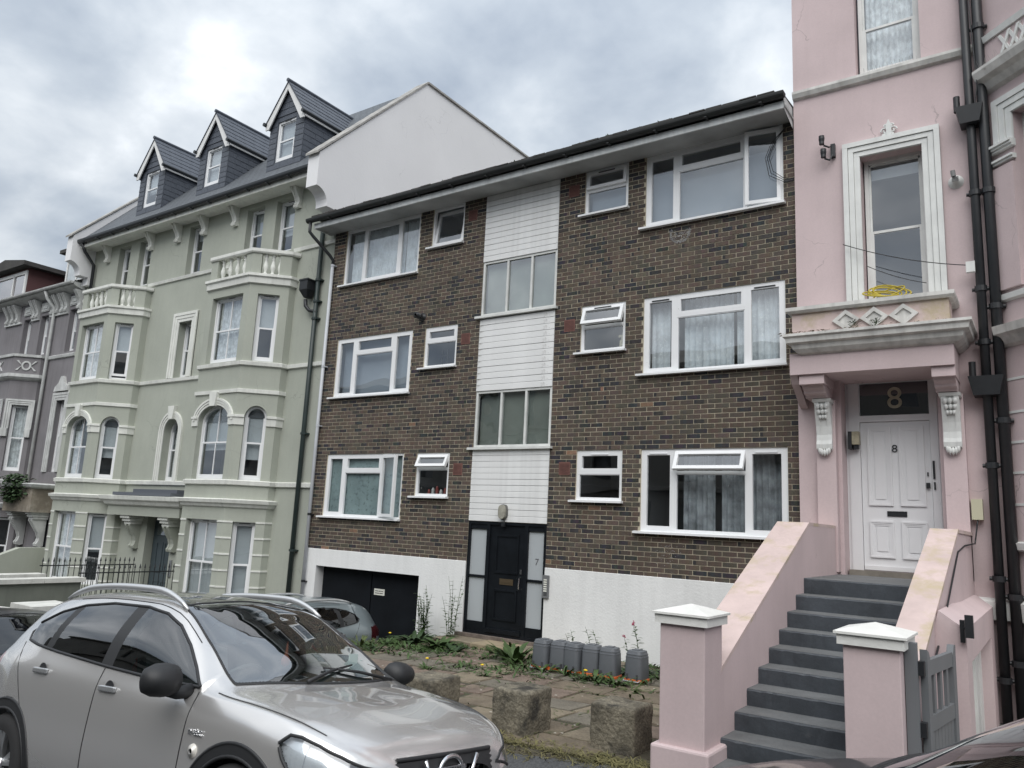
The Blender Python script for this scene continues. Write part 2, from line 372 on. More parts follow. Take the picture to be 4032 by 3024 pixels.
b.box(FX0 + 0.01, FX0 + 0.03, FY + 0.02, FY + 0.25, -3.0, TOPZ); b.box(FX1 - 0.03, FX1 - 0.01, FY + 0.02, FY + 0.25, -3.0, TOPZ)
b.build('rear_walls', MORTAR, flats)
PALB = [((0.082, 0.064, 0.052), 6), ((0.070, 0.056, 0.048), 5), ((0.084, 0.066, 0.056), 4), ((0.066, 0.060, 0.050), 4), ((0.040, 0.037, 0.036), 1.0), ((0.094, 0.080, 0.065), 1.2), ((0.19, 0.12, 0.085), 0.12)]
def tones(rg):
    base = rg.choices([p[0] for p in PALB], [p[1] for p in PALB])[0]; k = rg.uniform(1.06, 1.25); base = [v * k * t for v, t in zip(base, (1.03, 0.98, 0.94))]
    dk = [0.026, 0.025, 0.027]; cols = []
    mode = rg.random()
    for i in range(4):
        if mode < 0.13 and i in (0, 3): cols.append([v * rg.uniform(0.9, 1.4) for v in dk])
        elif mode < 0.19 and i in (1, 2): cols.append([v * rg.uniform(1.1, 1.7) for v in dk])
        elif mode < 0.26 and i == 0: cols.append([v * 1.2 for v in dk])
        else: cols.append([v * rg.uniform(0.93, 1.07) for v in base])
    return [(*c, 1.0) for c in cols]
def brick_mesh(b, x0, x1, y, z0, z1, dep, cols, rg=None):
    n = 4; base = len(b.v); us = [x0 + (x1 - x0) * t for t in (0, 0.22, 0.5, 0.76, 1)]
    for u in us:
        for z in (z0, z1): b.v.append((u, y, z))
    for u in (x0, x1):
        for z in (z0, z1): b.v.append((u, y + dep, z))
    B = base + 10
    for i in range(n):
        b.f.append((base + 2 * i, base + 2 * i + 2, base + 2 * i + 3, base + 2 * i + 1)); b.c.append(cols[i])
    for f, c in (((base + 8, B + 2, B + 3, base + 9), 3), ((B, base, base + 1, B + 1), 0)):
        b.f.append(f); b.c.append(cols[c])
    b.f.append((base + 1, base + 3, base + 5, base + 7, base + 9, B + 3, B + 1)); b.c.append(cols[1])
    b.f.append((B, B + 2, base + 8, base + 6, base + 4, base + 2, base)); b.c.append(cols[1])
rng = random.Random(11); spans = []
for sec in ((FX0, PAN[0]), (PAN[1], FX1)):
    for r in range(92):
        zc_ = lv(r) + CO / 2; cuts = sorted([(o[0], o[1]) for o in ops if o[2] < zc_ < o[3] and o[0] > sec[0] - 0.1 and o[1] < sec[1] + 0.1])
        free = []; a = sec[0]
        for c0, c1 in cuts: free.append((a, c0)); a = c1
        free.append((a, sec[1]))
        off = 0.1125 if r % 2 else 0.0
        for f0, f1 in free:
            k = math.floor((f0 - sec[0] - off) / 0.225) - 1
            while True:
                x0 = sec[0] + off + k * 0.225; x1 = x0 + 0.213; k += 1
                if x0 > f1: break
                y0, y1 = max(x0, f0 + 0.004), min(x1, f1 - 0.004)
                if y1 - y0 > 0.035: spans.append((y0, y1, r, (y1 - y0) > 0.2129))
full = sorted([s for s in spans if s[3]], key=lambda s: (s[0] ** 2 + (lv(s[2]) * 1.0) ** 2))[:292]
fs = set(id(s) for s in full)
rest = MB()
for s in spans:
    if id(s) in fs: continue
    z0 = lv(s[2]) + 0.005; brick_mesh(rest, s[0], s[1], FY - rng.uniform(-0.0015, 0.002), z0, z0 + CO - 0.0125 + rng.uniform(-0.001, 0.001), 0.014, tones(rng))
o = rest.build('brick_courses', BRICK, flats, attr='tone'); tag(o, kind='stuff')
var = []
for k in range(26):
    b = MB(); brick_mesh(b, 0, 0.213, 0, 0, CO - 0.0125, 0.014, tones(rng))
    me = b.build('brick', BRICK, None, attr='tone'); var.append(me.data); bpy.data.objects.remove(me)
for s in full:
    o = bpy.data.objects.new('brick', rng.choice(var)); o.location = (s[0], FY - rng.uniform(-0.0015, 0.002), lv(s[2]) + 0.005); C.objects.link(o); o.parent = wallo
# --- render plinth
REND = mat('white_render', (0.78, 0.785, 0.78), 0.85, var=0.07, vscale=1.0, streak=0.05, bump=0.22, bscale=34)
b = MB(); FP = Fr(0, FY - 0.018)
b.wall(FP, FX0 + 0.03, PAN[0] - 0.003, -3.05, lv(0) + 0.004, [(-12.62, -9.80, -3.04, -1.01)], 0.24)
b.wall(FP, PAN[1] + 0.003, FX1 - 0.01, -3.05, lv(0) + 0.004, [], 0.24)
for a, c in ((FX0 + 0.03, PAN[0] - 0.003), (PAN[1] + 0.003, FX1 - 0.01)):
    b.add([(a, FY - 0.018, lv(0) + 0.004), (c, FY - 0.018, lv(0) + 0.004), (c, FY + 0.03, lv(0) + 0.02), (a, FY + 0.03, lv(0) + 0.02)], [(0, 1, 2, 3)])
    for e_ in (a, c): b.add([(e_, FY - 0.018, -3.05), (e_, FY + 0.2, -3.05), (e_, FY + 0.2, lv(0)), (e_, FY - 0.018, lv(0) + 0.004)], [(0, 1, 2, 3)])
b.fbox(FP, PAN[0], PAN[1], -0.10, 0.0, -3.05, -1.955)
b.build('plinth', REND, flats)
# --- garage door
GAR = mat('garage_black', (0.008, 0.010, 0.013), 0.7, var=0.3, vscale=2, spec=0.15)
b = MB(); FGd = Fr(0, FY + 0.2)
for a, c in ((-12.62, -11.22), (-11.20, -9.80)): b.fbox(FGd, a + 0.004, c - 0.004, -0.06, 0.0, -3.03, -1.012)
gd = b.build('garage_door', GAR, flats)
SIGN = mat('sign_white', (0.75, 0.75, 0.68), 0.5)
b = MB(); b.fbox(FGd, -11.12, -10.84, 0.002, 0.008, -1.475, -1.355); sg = b.build('sign', SIGN, gd, label='small white notice on the black garage door')
INK = mat('ink', (0.05, 0.05, 0.05), 0.6)
def wall_text(body, size, x, y, z, m, name, parent, ext=0.002, rz=0.0, sx=1.0, tilt=0.0):
    M = Matrix.Translation((x, y, z)) @ Matrix.Rotation(rz, 4, 'Z') @ Matrix.Rotation(R(90), 4, 'X') @ Matrix.Rotation(tilt, 4, 'Z') @ Matrix.Diagonal((sx, 1, 1, 1))
    o = text(body, size, M, m, name, None, ext); link(o, parent); return o
b = MB(); [b.fbox(FGd, u, u + l, 0.008, 0.0095, z, z + 0.014) for u, l, z in ((-11.09, .08, -1.405), (-11.0, .06, -1.405), (-10.93, .05, -1.405), (-11.09, .11, -1.445), (-10.97, .09, -1.445))]; b.build('worn_print', INK, sg)

# --- windows of the flats
def xform(b, M): b.v = [tuple(M @ Vector(v)) for v in b.v]; return b
def hinge(F, mode, u0, u1, z0, z1, ang, w=0.0):
    """rotation of a sash about one of its edges; ang in degrees, outwards"""
    if mode == 'top': p = F.p(u0, w, z1); ax = F.u; a = -ang
    elif mode == 'bottom': p = F.p(u0, w, z0); ax = F.u; a = ang
    elif mode == 'left': p = F.p(u0, w, z0); ax = Vector((0, 0, 1)); a = -ang
    else: p = F.p(u1, w, z0); ax = Vector((0, 0, 1)); a = ang
    return Matrix.Translation(p) @ Matrix.Rotation(R(a), 4, ax) @ Matrix.Translation(-p)
def sash(F, u0, u1, z0, z1, par, M=None, vent=False, gl=None, t=0.055):
    b = MB(); b.ring(F, u0, u1, z0, z1, t, -0.045, 0.012)
    b.ring(F, u0 + t - 0.012, u1 - t + 0.012, z0 + t - 0.012, z1 - t + 0.012, 0.014, -0.04, 0.004)
    if M: xform(b, M)
    s = b.build('sash', UPVC, par)
    b = MB(); b.fbox(F, u0 + t, u1 - t, -0.03, -0.022, z0 + t, z1 - t)
    if M: xform(b, M)
    b.build('pane', gl or GLS, par)
    if vent:
        c = (u0 + u1) / 2; h = min(0.16, (u1 - u0) * 0.3); b = MB(); b.fbox(F, c - h, c + h, 0.012, 0.024, z1 - 0.038, z1 - 0.022)
        if M: xform(b, M)
        b.build('trickle_vent', BLACKM if vent == 2 else UPVC, par)
def upvc(F, u0, u1, z0, z1, cols, par, sill=True, gl=None):
    b = MB(); FW = Fr(F.o.x, F.o.y, F.u.x, F.u.y); FW.o = F.o - F.n * 0.035
    b.ring(FW, u0, u1, z0, z1, 0.045, -0.05, 0.01)
    for c in cols[:-1]: b.fbox(FW, c[1] - 0.022, c[1] + 0.022, -0.05, 0.01, z0 + 0.045, z1 - 0.045)
    for c in cols:
        if c[2].get('zt'): b.fbox(FW, c[0] + 0.022, c[1] - 0.022, -0.05, 0.011, c[2]['zt'] - 0.022, c[2]['zt'] + 0.022)
    wn = b.build('window', UPVC, par)
    for c in cols:
        a, d, o = c; a0 = a + (0.02 if a != u0 else 0.04); d0 = d - (0.02 if d != u1 else 0.04); g = o.get('gl', gl)
        zt = o.get('zt'); zb = z0 + 0.04; ztop = z1 - 0.04
        if zt:
            M = hinge(FW, 'top', a0, d0, zt + 0.02, ztop, o['open'], 0.01) if o.get('open') else None
            if o.get('open'): M = Matrix.Translation(FW.n * 0.02) @ M
            sash(FW, a0, d0, zt + 0.016, ztop, wn, M, o.get('vent'), g)
            if o.get('low') == 'sash': sash(FW, a0, d0, zb, zt - 0.02, wn, None, False, g)
            else:
                b = MB(); b.ring(FW, a0, d0, zb, zt - 0.02, 0.016, -0.04, 0.004); b.build('glazing_bead', UPVC, wn)
                b = MB(); b.fbox(FW, a0 + 0.01, d0 - 0.01, -0.03, -0.022, zb + 0.01, zt - 0.03); b.build('pane', g or GLS, wn)
        elif o.get('t') == 'fixed':
            b = MB(); b.ring(FW, a0, d0, zb, ztop, 0.016, -0.04, 0.004); b.build('glazing_bead', UPVC, wn)
            b = MB(); b.fbox(FW, a0 + 0.01, d0 - 0.01, -0.03, -0.022, zb + 0.01, ztop - 0.01); b.build('pane', g or GLS, wn)
        else:
            M = hinge(FW, o['hinge'], a0, d0, zb, ztop, o['open'], 0.01) if o.get('open') else None
            if M and o['open'] > 0: M = Matrix.Translation(FW.n * 0.03) @ M
            sash(FW, a0, d0, zb, ztop, wn, M, o.get('vent'), g)
    if sill:
        b = MB(); b.add([F.p(u, w_, z) for u in (u0 - 0.09, u1 + 0.03) for w_, z in ((0.085, z0 - 0.03), (0.085, z0 + 0.002), (-0.03, z0 + 0.012), (-0.03, z0 - 0.03))],
                        [(0, 1, 2, 3), (7, 6, 5, 4), (0, 4, 5, 1), (1, 5, 6, 2), (2, 6, 7, 3), (3, 7, 4, 0)])
        b.build('sill', UPVC, wn)
    return wn
FILM = mat('patterned_film', (0.25, 0.32, 0.325), 0.55, var=0.25, vscale=2.0, stain=(0.10, 0.135, 0.15), stains=0.47, stainscale=13.0)
FILMG = glass('film_glass', boost=1.3, base=0.05)
LACE = mat('lace_curtain', (0.72, 0.76, 0.80), 0.95, var=0.3, vscale=4, stain=(0.88, 0.9, 0.9), stains=0.45, stainscale=22)
SHEER = mat('sheer_curtain', (0.40, 0.42, 0.45), 0.95, var=0.5, vscale=5)
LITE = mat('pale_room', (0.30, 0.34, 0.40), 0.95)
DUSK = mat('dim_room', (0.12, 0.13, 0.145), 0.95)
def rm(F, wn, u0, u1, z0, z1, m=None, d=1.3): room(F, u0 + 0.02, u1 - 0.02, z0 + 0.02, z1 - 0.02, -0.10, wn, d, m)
a, c = BIG[1]; m1, m2 = -4.78, -3.65
for r, kind in ((9, 'low'), (42, 'mid'), (75, 'top')):
    z0, z1 = lv(r), lv(r + 17); zt = z1 - 0.365
    cols = [(a, m1, dict(vent=1 if r == 9 else 2 if r == 42 else 0)), (m1, m2, dict(zt=zt, open=26 if r == 9 else 0)), (m2, c, dict(vent=1 if r == 9 else 2 if r == 42 else 0, **(dict(hinge='right', open=9) if r == 75 else {})))]
    wn = upvc(FB, a, c, z0, z1, cols, flats)
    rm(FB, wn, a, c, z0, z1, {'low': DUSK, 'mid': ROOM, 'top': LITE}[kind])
    if kind == 'mid':
        curtain(FB, a + 0.06, -4.95, z0 + 0.05, z1 - 0.05, -0.22, wn, LACE, 0.02); curtain(FB, -4.72, -3.9, z0 + 0.05, z1 - 0.05, -0.24, wn, LACE, 0.03); curtain(FB, -3.85, c - 0.05, z0 + 0.05, z1 - 0.05, -0.21, wn, LACE, 0.025)
    if kind == 'low':
        curtain(FB, -4.72, -4.2, z0 + 0.05, z1 - 0.05, -0.25, wn, SHEER, 0.03); curtain(FB, -4.12, -3.1, z0 + 0.05, z1 - 0.05, -0.28, wn, SHEER, 0.03)
    if kind == 'top':
        b = MB(); b.fbox(FB, a + 0.05, c - 0.05, -0.20, -0.19, z0 + 0.03, z1 - 0.30); b.build('blind', LITE, wn)
a, c = SMALL[1]
for r in (15, 48, 81):
    z0, z1 = lv(r), lv(r + 11); wn = upvc(FB, a, c, z0, z1, [(a, c, dict(zt=z1 - 0.375, open={15: 0, 48: 20, 81: 5}[r], vent=1 if r == 15 else 2))], flats)
    rm(FB, wn, a, c, z0, z1, {15: DUSK, 48: ROOM, 81: LITE}[r])
    if r == 81: b = MB(); b.fbox(FB, a + 0.05, c - 0.05, -0.20, -0.19, z0 + 0.03, z0 + 0.5); b.build('blind', LITE, wn)
a, c = BIG[0]
for r in (9, 42, 75):
    z0, z1 = lv(r), lv(r + 17); zt = z1 - 0.36
    if r == 75: cols = [(a, -12.03, dict(t='fixed')), (-12.03, -10.97, dict()), (-10.97, c, dict(t='fixed'))]
    elif r == 42: cols = [(a, -12.04, dict()), (-12.04, -10.94, dict(zt=zt)), (-10.94, c, dict())]
    else: cols = [(a, -12.07, dict(gl=FILMG)), (-12.07, -11.02, dict(zt=zt, gl=FILMG)), (-11.02, c, dict(hinge='left', open=17, gl=FILMG))]
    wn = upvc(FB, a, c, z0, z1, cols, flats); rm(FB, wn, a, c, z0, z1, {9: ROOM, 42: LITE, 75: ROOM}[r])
    if r == 75: curtain(FB, a + 0.05, -10.97, z0 + 0.05, z1 - 0.05, -0.20, wn, LACE, 0.02); curtain(FB, -10.93, c - 0.02, z0 + 0.05, z1 - 0.05, -0.2, wn, LACE, 0.03)
    if r == 9: curtain(FB, a + 0.05, -11.03, z0 + 0.05, z1 - 0.05, -0.10, wn, FILM, 0.0, name='patterned_film'); curtain(FB, -11.0, c - 0.05, z0 + 0.05, z1 - 0.05, -0.12, wn, FILM, 0.0, name='patterned_film')
    if r == 42: b = MB(); b.fbox(FB, a + 0.05, c - 0.05, -0.22, -0.21, z0 + 0.03, z1 - 0.04); b.build('blind', LITE, wn)
a, c = SMALL[0]
for r in (15, 48, 81):
    z0, z1 = lv(r), lv(r + 11)
    cols = [(a, c, dict(hinge='bottom', open=-9))] if r == 81 else [(a, c, dict(zt=z1 - 0.30, open=24 if r == 15 else 0))]
    wn = upvc(FB, a, c, z0, z1, cols, flats); rm(FB, wn, a, c, z0, z1, {15: DUSK, 48: LITE, 81: LITE}[r], 0.8)
    if r == 15:
        for k in range(5): b = MB(); b.lathe((a + 0.2 + k * 0.1, FY + 0.2, z0 + 0.03), [(0.03, 0), (0.03, 0.08 + 0.03 * (k % 3)), (0.015, 0.12 + 0.03 * (k % 3))], 8); b.build('bottle', WHITE if k % 2 else mat('red_plastic', (0.3, 0.06, 0.05), 0.5), wn)
    if r == 48:
        b = MB(); [b.fbox(FB, u - 0.012, u + 0.012, -0.16, -0.13, z0 + 0.05, z0 + 0.38) for u in (a + 0.36, a + 0.5)]; b.fbox(FB, a + 0.36, a + 0.5, -0.155, -0.135, z0 + 0.24, z0 + 0.26); b.build('clothes_rack', BLACKM, wn)
# spray bottle on the inside sill of the open small window
b = MB(); b.lathe((-5.80, FY + 0.16, lv(48) + 0.03), [(0.045, 0), (0.045, 0.15), (0.018, 0.19), (0.018, 0.22)], 10); b.box(-5.86, -5.78, FY + 0.14, FY + 0.18, lv(48) + 0.25, lv(48) + 0.29)
tag(b.build('spray_bottle', mat('cream_plastic', (0.62, 0.56, 0.40), 0.5)), 'cream trigger spray bottle standing inside the small open window', 'bottle')

# --- central panel: boards, stair windows, door
BOARD = mat('white_boards', (0.77, 0.775, 0.77), 0.55, var=0.08, vscale=2.2, streak=0.06)
BOARDP = mat('white_boards_peeling', (0.76, 0.765, 0.76), 0.6, var=0.10, vscale=2.2, stain=(0.36, 0.35, 0.33), stains=0.40, stainscale=6)
def boards(z0, z1, n, m):
    b = MB(); b.fbox(FB, PAN[0], PAN[1], -0.06, -0.03, z0, z1); bk = b.build('cladding', m, flats); h = (z1 - z0) / n
    base = MB(); base.add([FB.p(u, w_, z) for u in (PAN[0] + 0.004, PAN[1] - 0.004) for w_, z in ((0.008, 0.002), (0.008, h * 0.90), (0.0, h - 0.004), (-0.03, h - 0.004), (-0.03, 0.002))],
             [(0, 1, 2, 3, 4), (9, 8, 7, 6, 5), (0, 5, 6, 1), (1, 6, 7, 2), (2, 7, 8, 3), (3, 8, 9, 4), (4, 9, 5, 0)])
    me = base.build('board', m, None).data; bpy.data.objects.remove(bpy.data.objects[[o.name for o in bpy.data.objects if o.data == me][0]])
    for i in range(n):
        o = bpy.data.objects.new('board', me); o.location = (0, rng.uniform(-0.003, 0.002), z0 + i * h); C.objects.link(o); o.parent = bk
boards(0.05, 1.33, 12, BOARD); boards(2.42, 3.80, 12, BOARDP); boards(4.94, TOPZ, 12, BOARD)
STAIRG = glass('stair_glass', tint=(0.80, 0.83, 0.82), boost=2.6, base=0.16, wav=0.012)
OLDW = mat('old_white_timber', (0.66, 0.67, 0.65), 0.6, var=0.15, vscale=5, stain=(0.4, 0.38, 0.34), stains=0.3, stainscale=12)
for z0, z1 in ((1.37, 2.42), (3.86, 4.94)):
    b = MB(); b.ring(FB, PAN[0] + 0.005, PAN[1] - 0.005, z0, z1, 0.045, -0.07, -0.01)
    for u in (-8.14, -7.60): b.fbox(FB, u - 0.022, u + 0.022, -0.07, -0.012, z0 + 0.045, z1 - 0.045)
    wn = b.build('stair_window', OLDW, flats)
    for u0, u1 in ((PAN[0] + 0.05, -8.162), (-8.118, -7.622), (-7.578, PAN[1] - 0.05)):
        b = MB(); b.fbox(FB, u0, u1, -0.05, -0.043, z0 + 0.045, z1 - 0.045); b.build('pane', STAIRG, wn)
    room(FB, PAN[0] + 0.02, PAN[1] - 0.02, z0 + 0.02, z1 - 0.02, -0.08, wn, 1.1)
    b = MB(); b.fbox(FB, PAN[0] + 0.05, PAN[1] - 0.05, -0.13, -0.125, z0 + 0.03, z1 - 0.03); b.build('milky_film', mat('milky_film', (0.62, 0.64, 0.60), 0.9, var=0.25, vscale=1.2), wn)
    b = MB(); b.fbox(FB, PAN[0] - 0.09, PAN[1] + 0.05, -0.06, 0.07, z0 - 0.045, z0 - 0.003); b.build('sill', OLDW, wn)
DOORB = mat('black_gloss_paint', (0.009, 0.011, 0.014), 0.35, var=0.3, vscale=4, spec=0.25)
b = MB(); b.ring(FB, PAN[0], PAN[1], -1.89, 0.045, 0.05, -0.09, -0.005)
for u in (-8.27, -7.46): b.fbox(FB, u - 0.035, u + 0.035, -0.09, -0.006, -1.84, -0.005)
for u0, u1 in ((-8.67, -8.305), (-7.425, -7.10)):
    b.fbox(FB, u0, u1, -0.08, -0.02, -1.84, -1.68); b.fbox(FB, u0, u1, -0.08, -0.02, -0.93, -0.89); b.fbox(FB, u0, u1, -0.08, -0.02, -0.09, -0.005)
dframe = b.build('door_frame', DOORB, flats)
for u0, u1 in ((-8.67, -8.305), (-7.425, -7.10)):
    for z0, z1 in ((-1.68, -0.93), (-0.89, -0.09)):
        b = MB(); b.fbox(FB, u0, u1, -0.055, -0.048, z0, z1); b.build('pane', FROST, dframe)
b = MB(); b.fbox(FB, -8.235, -7.495, -0.075, -0.035, -1.83, -0.005)
for z0, z1 in ((-1.62, -1.10), (-0.83, -0.17)): b.ring(FB, -8.11, -7.62, z0, z1, 0.03, -0.035, -0.018); b.ring(FB, -8.08, -7.65, z0 + 0.03, z1 - 0.03, 0.012, -0.035, -0.025)
b.fbox(FB, -8.23, -7.5, -0.035, 0.015, -1.835, -1.77)
dr = b.build('front_door', DOORB, flats)
BRASS = mat('aged_brass', (0.16, 0.12, 0.075), 0.45, metal=0.7); CHROME = mat('chrome', (0.75, 0.76, 0.78), 0.15, metal=1.0)
b = MB(); b.fbox(FB, -7.99, -7.71, -0.035, -0.025, -1.02, -0.92); b.fbox(FB, -7.96, -7.74, -0.025, -0.019, -0.985, -0.95); b.build('letter_plate', BRASS, dr)
b = MB(); b.tube([FB.p(-7.555, -0.03, -1.08), FB.p(-7.555, 0.02, -1.06), FB.p(-7.555, 0.03, -0.98), FB.p(-7.555, 0.02, -0.89), FB.p(-7.555, -0.03, -0.87)], 0.012, 8); b.build('pull_handle', CHROME, dr)
b = MB(); b.fbox(FB, -7.575, -7.535, -0.035, -0.02, -0.82, -0.74); b.build('lock_plate', CHROME, dr)
b = MB(); b.fbox(FB, PAN[0] - 0.1, PAN[1] + 0.05, -0.09, 0.09, -1.945, -1.89); b.build('threshold', mat('worn_timber', (0.16, 0.13, 0.11), 0.9, var=0.4, vscale=8), flats)
wall_text("7", 0.16, -7.25, FY + 0.046, -0.60, mat('pencil', (0.12, 0.12, 0.13), 0.7), 'number', dframe, 0.0015)
# bulkhead lamp above the door
lamp = thing('bulkhead_lamp', 'grimy oval bulkhead lamp on the white boards above the black door', 'lamp', (-7.94, FY - 0.02, 0.09))
b = MB(); b.lathe((0, 0, 0), [(0.5, 0), (0.5, 0.3)], 16)
def oval(F, cu, cz, rx, rz, w0, w1, n=16, p=2.8):
    pts = []
    for k in range(n):
        t = 2 * math.pi * k / n; cx_, sx_ = math.cos(t), math.sin(t)
        pts.append((cu + rx * math.copysign(abs(cx_) ** (2 / p), cx_), cz + rz * math.copysign(abs(sx_) ** (2 / p), sx_)))
    return pts
b = MB(); b.fpoly(FB, oval(FB, -7.94, 0.22, 0.085, 0.135, 0, 0), 0.0, 0.05); b.build('backplate', mat('grey_cast', (0.13, 0.13, 0.12), 0.6), lamp)
b = MB(); b.fpoly(FB, oval(FB, -7.94, 0.22, 0.07, 0.12, 0, 0), 0.05, 0.10); b.build('diffuser', mat('dirty_diffuser', (0.33, 0.32, 0.27), 0.5, var=0.4, vscale=9), lamp)
b = MB(); b.tube([FB.p(-7.93, 0.01, 0.09), FB.p(-7.93, 0.01, 0.03)], 0.008, 6); b.fbox(FB, -7.97, -7.90, 0.0, 0.04, -0.03, 0.04); b.build('sensor', BLACKM, lamp)
# intercom panel
ic = thing('intercom_panel', 'narrow grey intercom panel with bell buttons beside the black door', 'intercom', (-7.0, FY - 0.02, -1.16))
b = MB(); b.fbox(FP, -7.06, -6.945, 0.0, 0.035, -1.16, -0.79); b.build('casing', mat('intercom_grey', (0.16, 0.165, 0.17), 0.45), ic)
for k in range(6): b = MB(); b.fbox(FP, -7.035, -6.975, 0.035, 0.04, -0.875 - k * 0.036, -0.855 - k * 0.036); b.build('button', SIGN, ic)
b = MB(); [b.fbox(FP, -7.035, -6.97, 0.035, 0.037, -1.12 + k * 0.012, -1.115 + k * 0.012) for k in range(5)]; b.build('speaker_grille', BLACKM, ic)
# terracotta air bricks, three each side
TERR = mat('terracotta', (0.165, 0.075, 0.062), 0.85, var=0.25, vscale=9); HOLE = mat('vent_hole', (0.04, 0.014, 0.012), 0.9)
def vent(cx, cz, label):
    t = thing('air_brick', label, 'vent', (cx, FY, cz - 0.11), 'terracotta air bricks')
    b = MB(); b.fbox(FB, cx - 0.108, cx + 0.108, 0.0, 0.006, cz - 0.108, cz + 0.108); b.build('plate', TERR, t)
    b = MB()
    for i in range(8):
        for j in range(8): b.fbox(FB, cx - 0.082 + i * 0.0225 - 0.006, cx - 0.082 + i * 0.0225 + 0.006, 0.006, 0.0075, cz - 0.082 + j * 0.0225 - 0.006, cz - 0.082 + j * 0.0225 + 0.006)
    b.build('grille', HOLE, t)
for nm, z in (('ground', 0.975), ('middle', 3.465), ('top', 5.97)):
    vent(-9.045, z, 'terracotta air brick left of the white boards, %s floor' % nm); vent(-6.745, z + 0.01, 'terracotta air brick right of the white boards, %s floor' % nm)
# black boiler flue
fl = thing('boiler_flue', 'short black boiler flue poking out of the brick wall', 'flue', (-10.18, FY, 3.95))
b = MB(); b.lathe((-10.18, FY, 4.02), [(0.085, 0.0), (0.085, -0.02), (0.055, -0.025), (0.05, -0.16)], 14, 'y'); b.build('collar', BLACKM, fl, True)
b = MB(); b.lathe((-10.18, FY, 4.02), [(0.062, -0.12), (0.066, -0.21), (0.03, -0.22)], 14, 'y'); b.build('terminal', BLACKM, fl, True)
# --- eaves, gutter, roof
SOFF = mat('soffit_grey', (0.42, 0.43, 0.43), 0.8, var=0.3, vscale=1.4, stain=(0.22, 0.21, 0.2), stains=0.38, stainscale=1.1)
b = MB(); b.box(FX0 - 0.13, FX1 + 0.0, 10.82, FY + 0.3, TOPZ - 0.002, TOPZ + 0.03); b.build('soffit', SOFF, flats)
b = MB(); b.box(FX0 - 0.15, FX1 - 0.02, 10.79, 10.82, TOPZ - 0.03, TOPZ + 0.085); b.box(FX0 - 0.15, FX0 - 0.12, 10.82, FY, TOPZ - 0.03, TOPZ + 0.085)
b.add([(FX1 - 0.02, 10.79, TOPZ - 0.03), (FX1 - 0.02, 10.79, TOPZ + 0.17), (FX1 - 0.02, FY, TOPZ + 0.2), (FX1 - 0.02, FY, TOPZ - 0.15)], [(0, 1, 2, 3)])
b.build('fascia', mat('fascia_white', (0.62, 0.64, 0.64), 0.6, var=0.15, vscale=2, streak=0.15), flats)
GUTT = mat('mossy_black_gutter', (0.016, 0.018, 0.018), 0.6, var=0.4, vscale=3)
b = MB(); pr = [(0.0, 6.455)] + [(0.07 - 0.065 * math.cos(t), 6.455 - 0.07 * math.sin(t)) for t in [math.pi * k / 8 for k in range(9)]] + [(0.135, 6.475), (0.0, 6.475)]
b.sweep([(FX0 - 0.30, 10.79), (FX1 + 0.01, 10.79)], pr)
for k in range(12): b.box(FX0 + 0.4 + k * 0.85, FX0 + 0.44 + k * 0.85, 10.66, 10.79, 6.37, 6.385)
b.build('gutter', GUTT, flats)
ROOF = mat('roof_tile_dark', (0.055, 0.052, 0.05), 0.9, var=0.35, vscale=2, bump=0.6, bscale=12, stain=(0.05, 0.06, 0.03), stains=0.4, stainscale=3)
b = MB(); b.extr([(FX0 - 0.15, 10.70, 6.47), (FX0 - 0.15, 10.70, 6.50), (FX0 - 0.15, 15.6, 7.0), (FX0 - 0.15, 15.6, 6.9)], (FX1 - FX0 + 0.12, 0, 0)); b.build('roof', ROOF, flats)
b = MB(); r2 = random.Random(5)
for k in range(38):
    x = FX0 - 0.12 + k * 0.266; b.box(x, x + 0.255, 10.66 + r2.uniform(-0.01, 0.01), 11.0, 6.475 + r2.uniform(0, 0.012), 6.503 + r2.uniform(0, 0.012))
b.build('verge_tiles', ROOF, flats)
MOSS = mat('moss', (0.045, 0.062, 0.022), 0.95, var=0.4, vscale=12)
b = MB()
for k in range(420):
    x = r2.gauss(-5.95, 0.55) if r2.random() < 0.6 else r2.uniform(-13, -3.2); y_ = r2.uniform(10.66, 10.86); s_ = r2.uniform(0.008, 0.022); z_ = 6.50
    b.v += [(x - s_, y_, z_), (x + s_, y_ + 0.01, z_), (x + r2.uniform(-s_, s_), y_ - 0.01, z_ + s_ * r2.uniform(0.8, 2.2))]; n_ = len(b.v); b.f.append((n_ - 3, n_ - 2, n_ - 1))
tag(b.build('moss', MOSS, flats), kind='stuff')
# gas vents peeking over the roof edge
for x, y_ in ((-6.35, 11.0), (-8.6, 11.2)):
    b = MB(); b.lathe((x, y_, 6.45), [(0.045, 0), (0.045, 0.14), (0.055, 0.14), (0.055, 0.2), (0.02, 0.23)], 10); b.build('roof_vent', mat('grey_vent', (0.4, 0.4, 0.4), 0.6), flats)
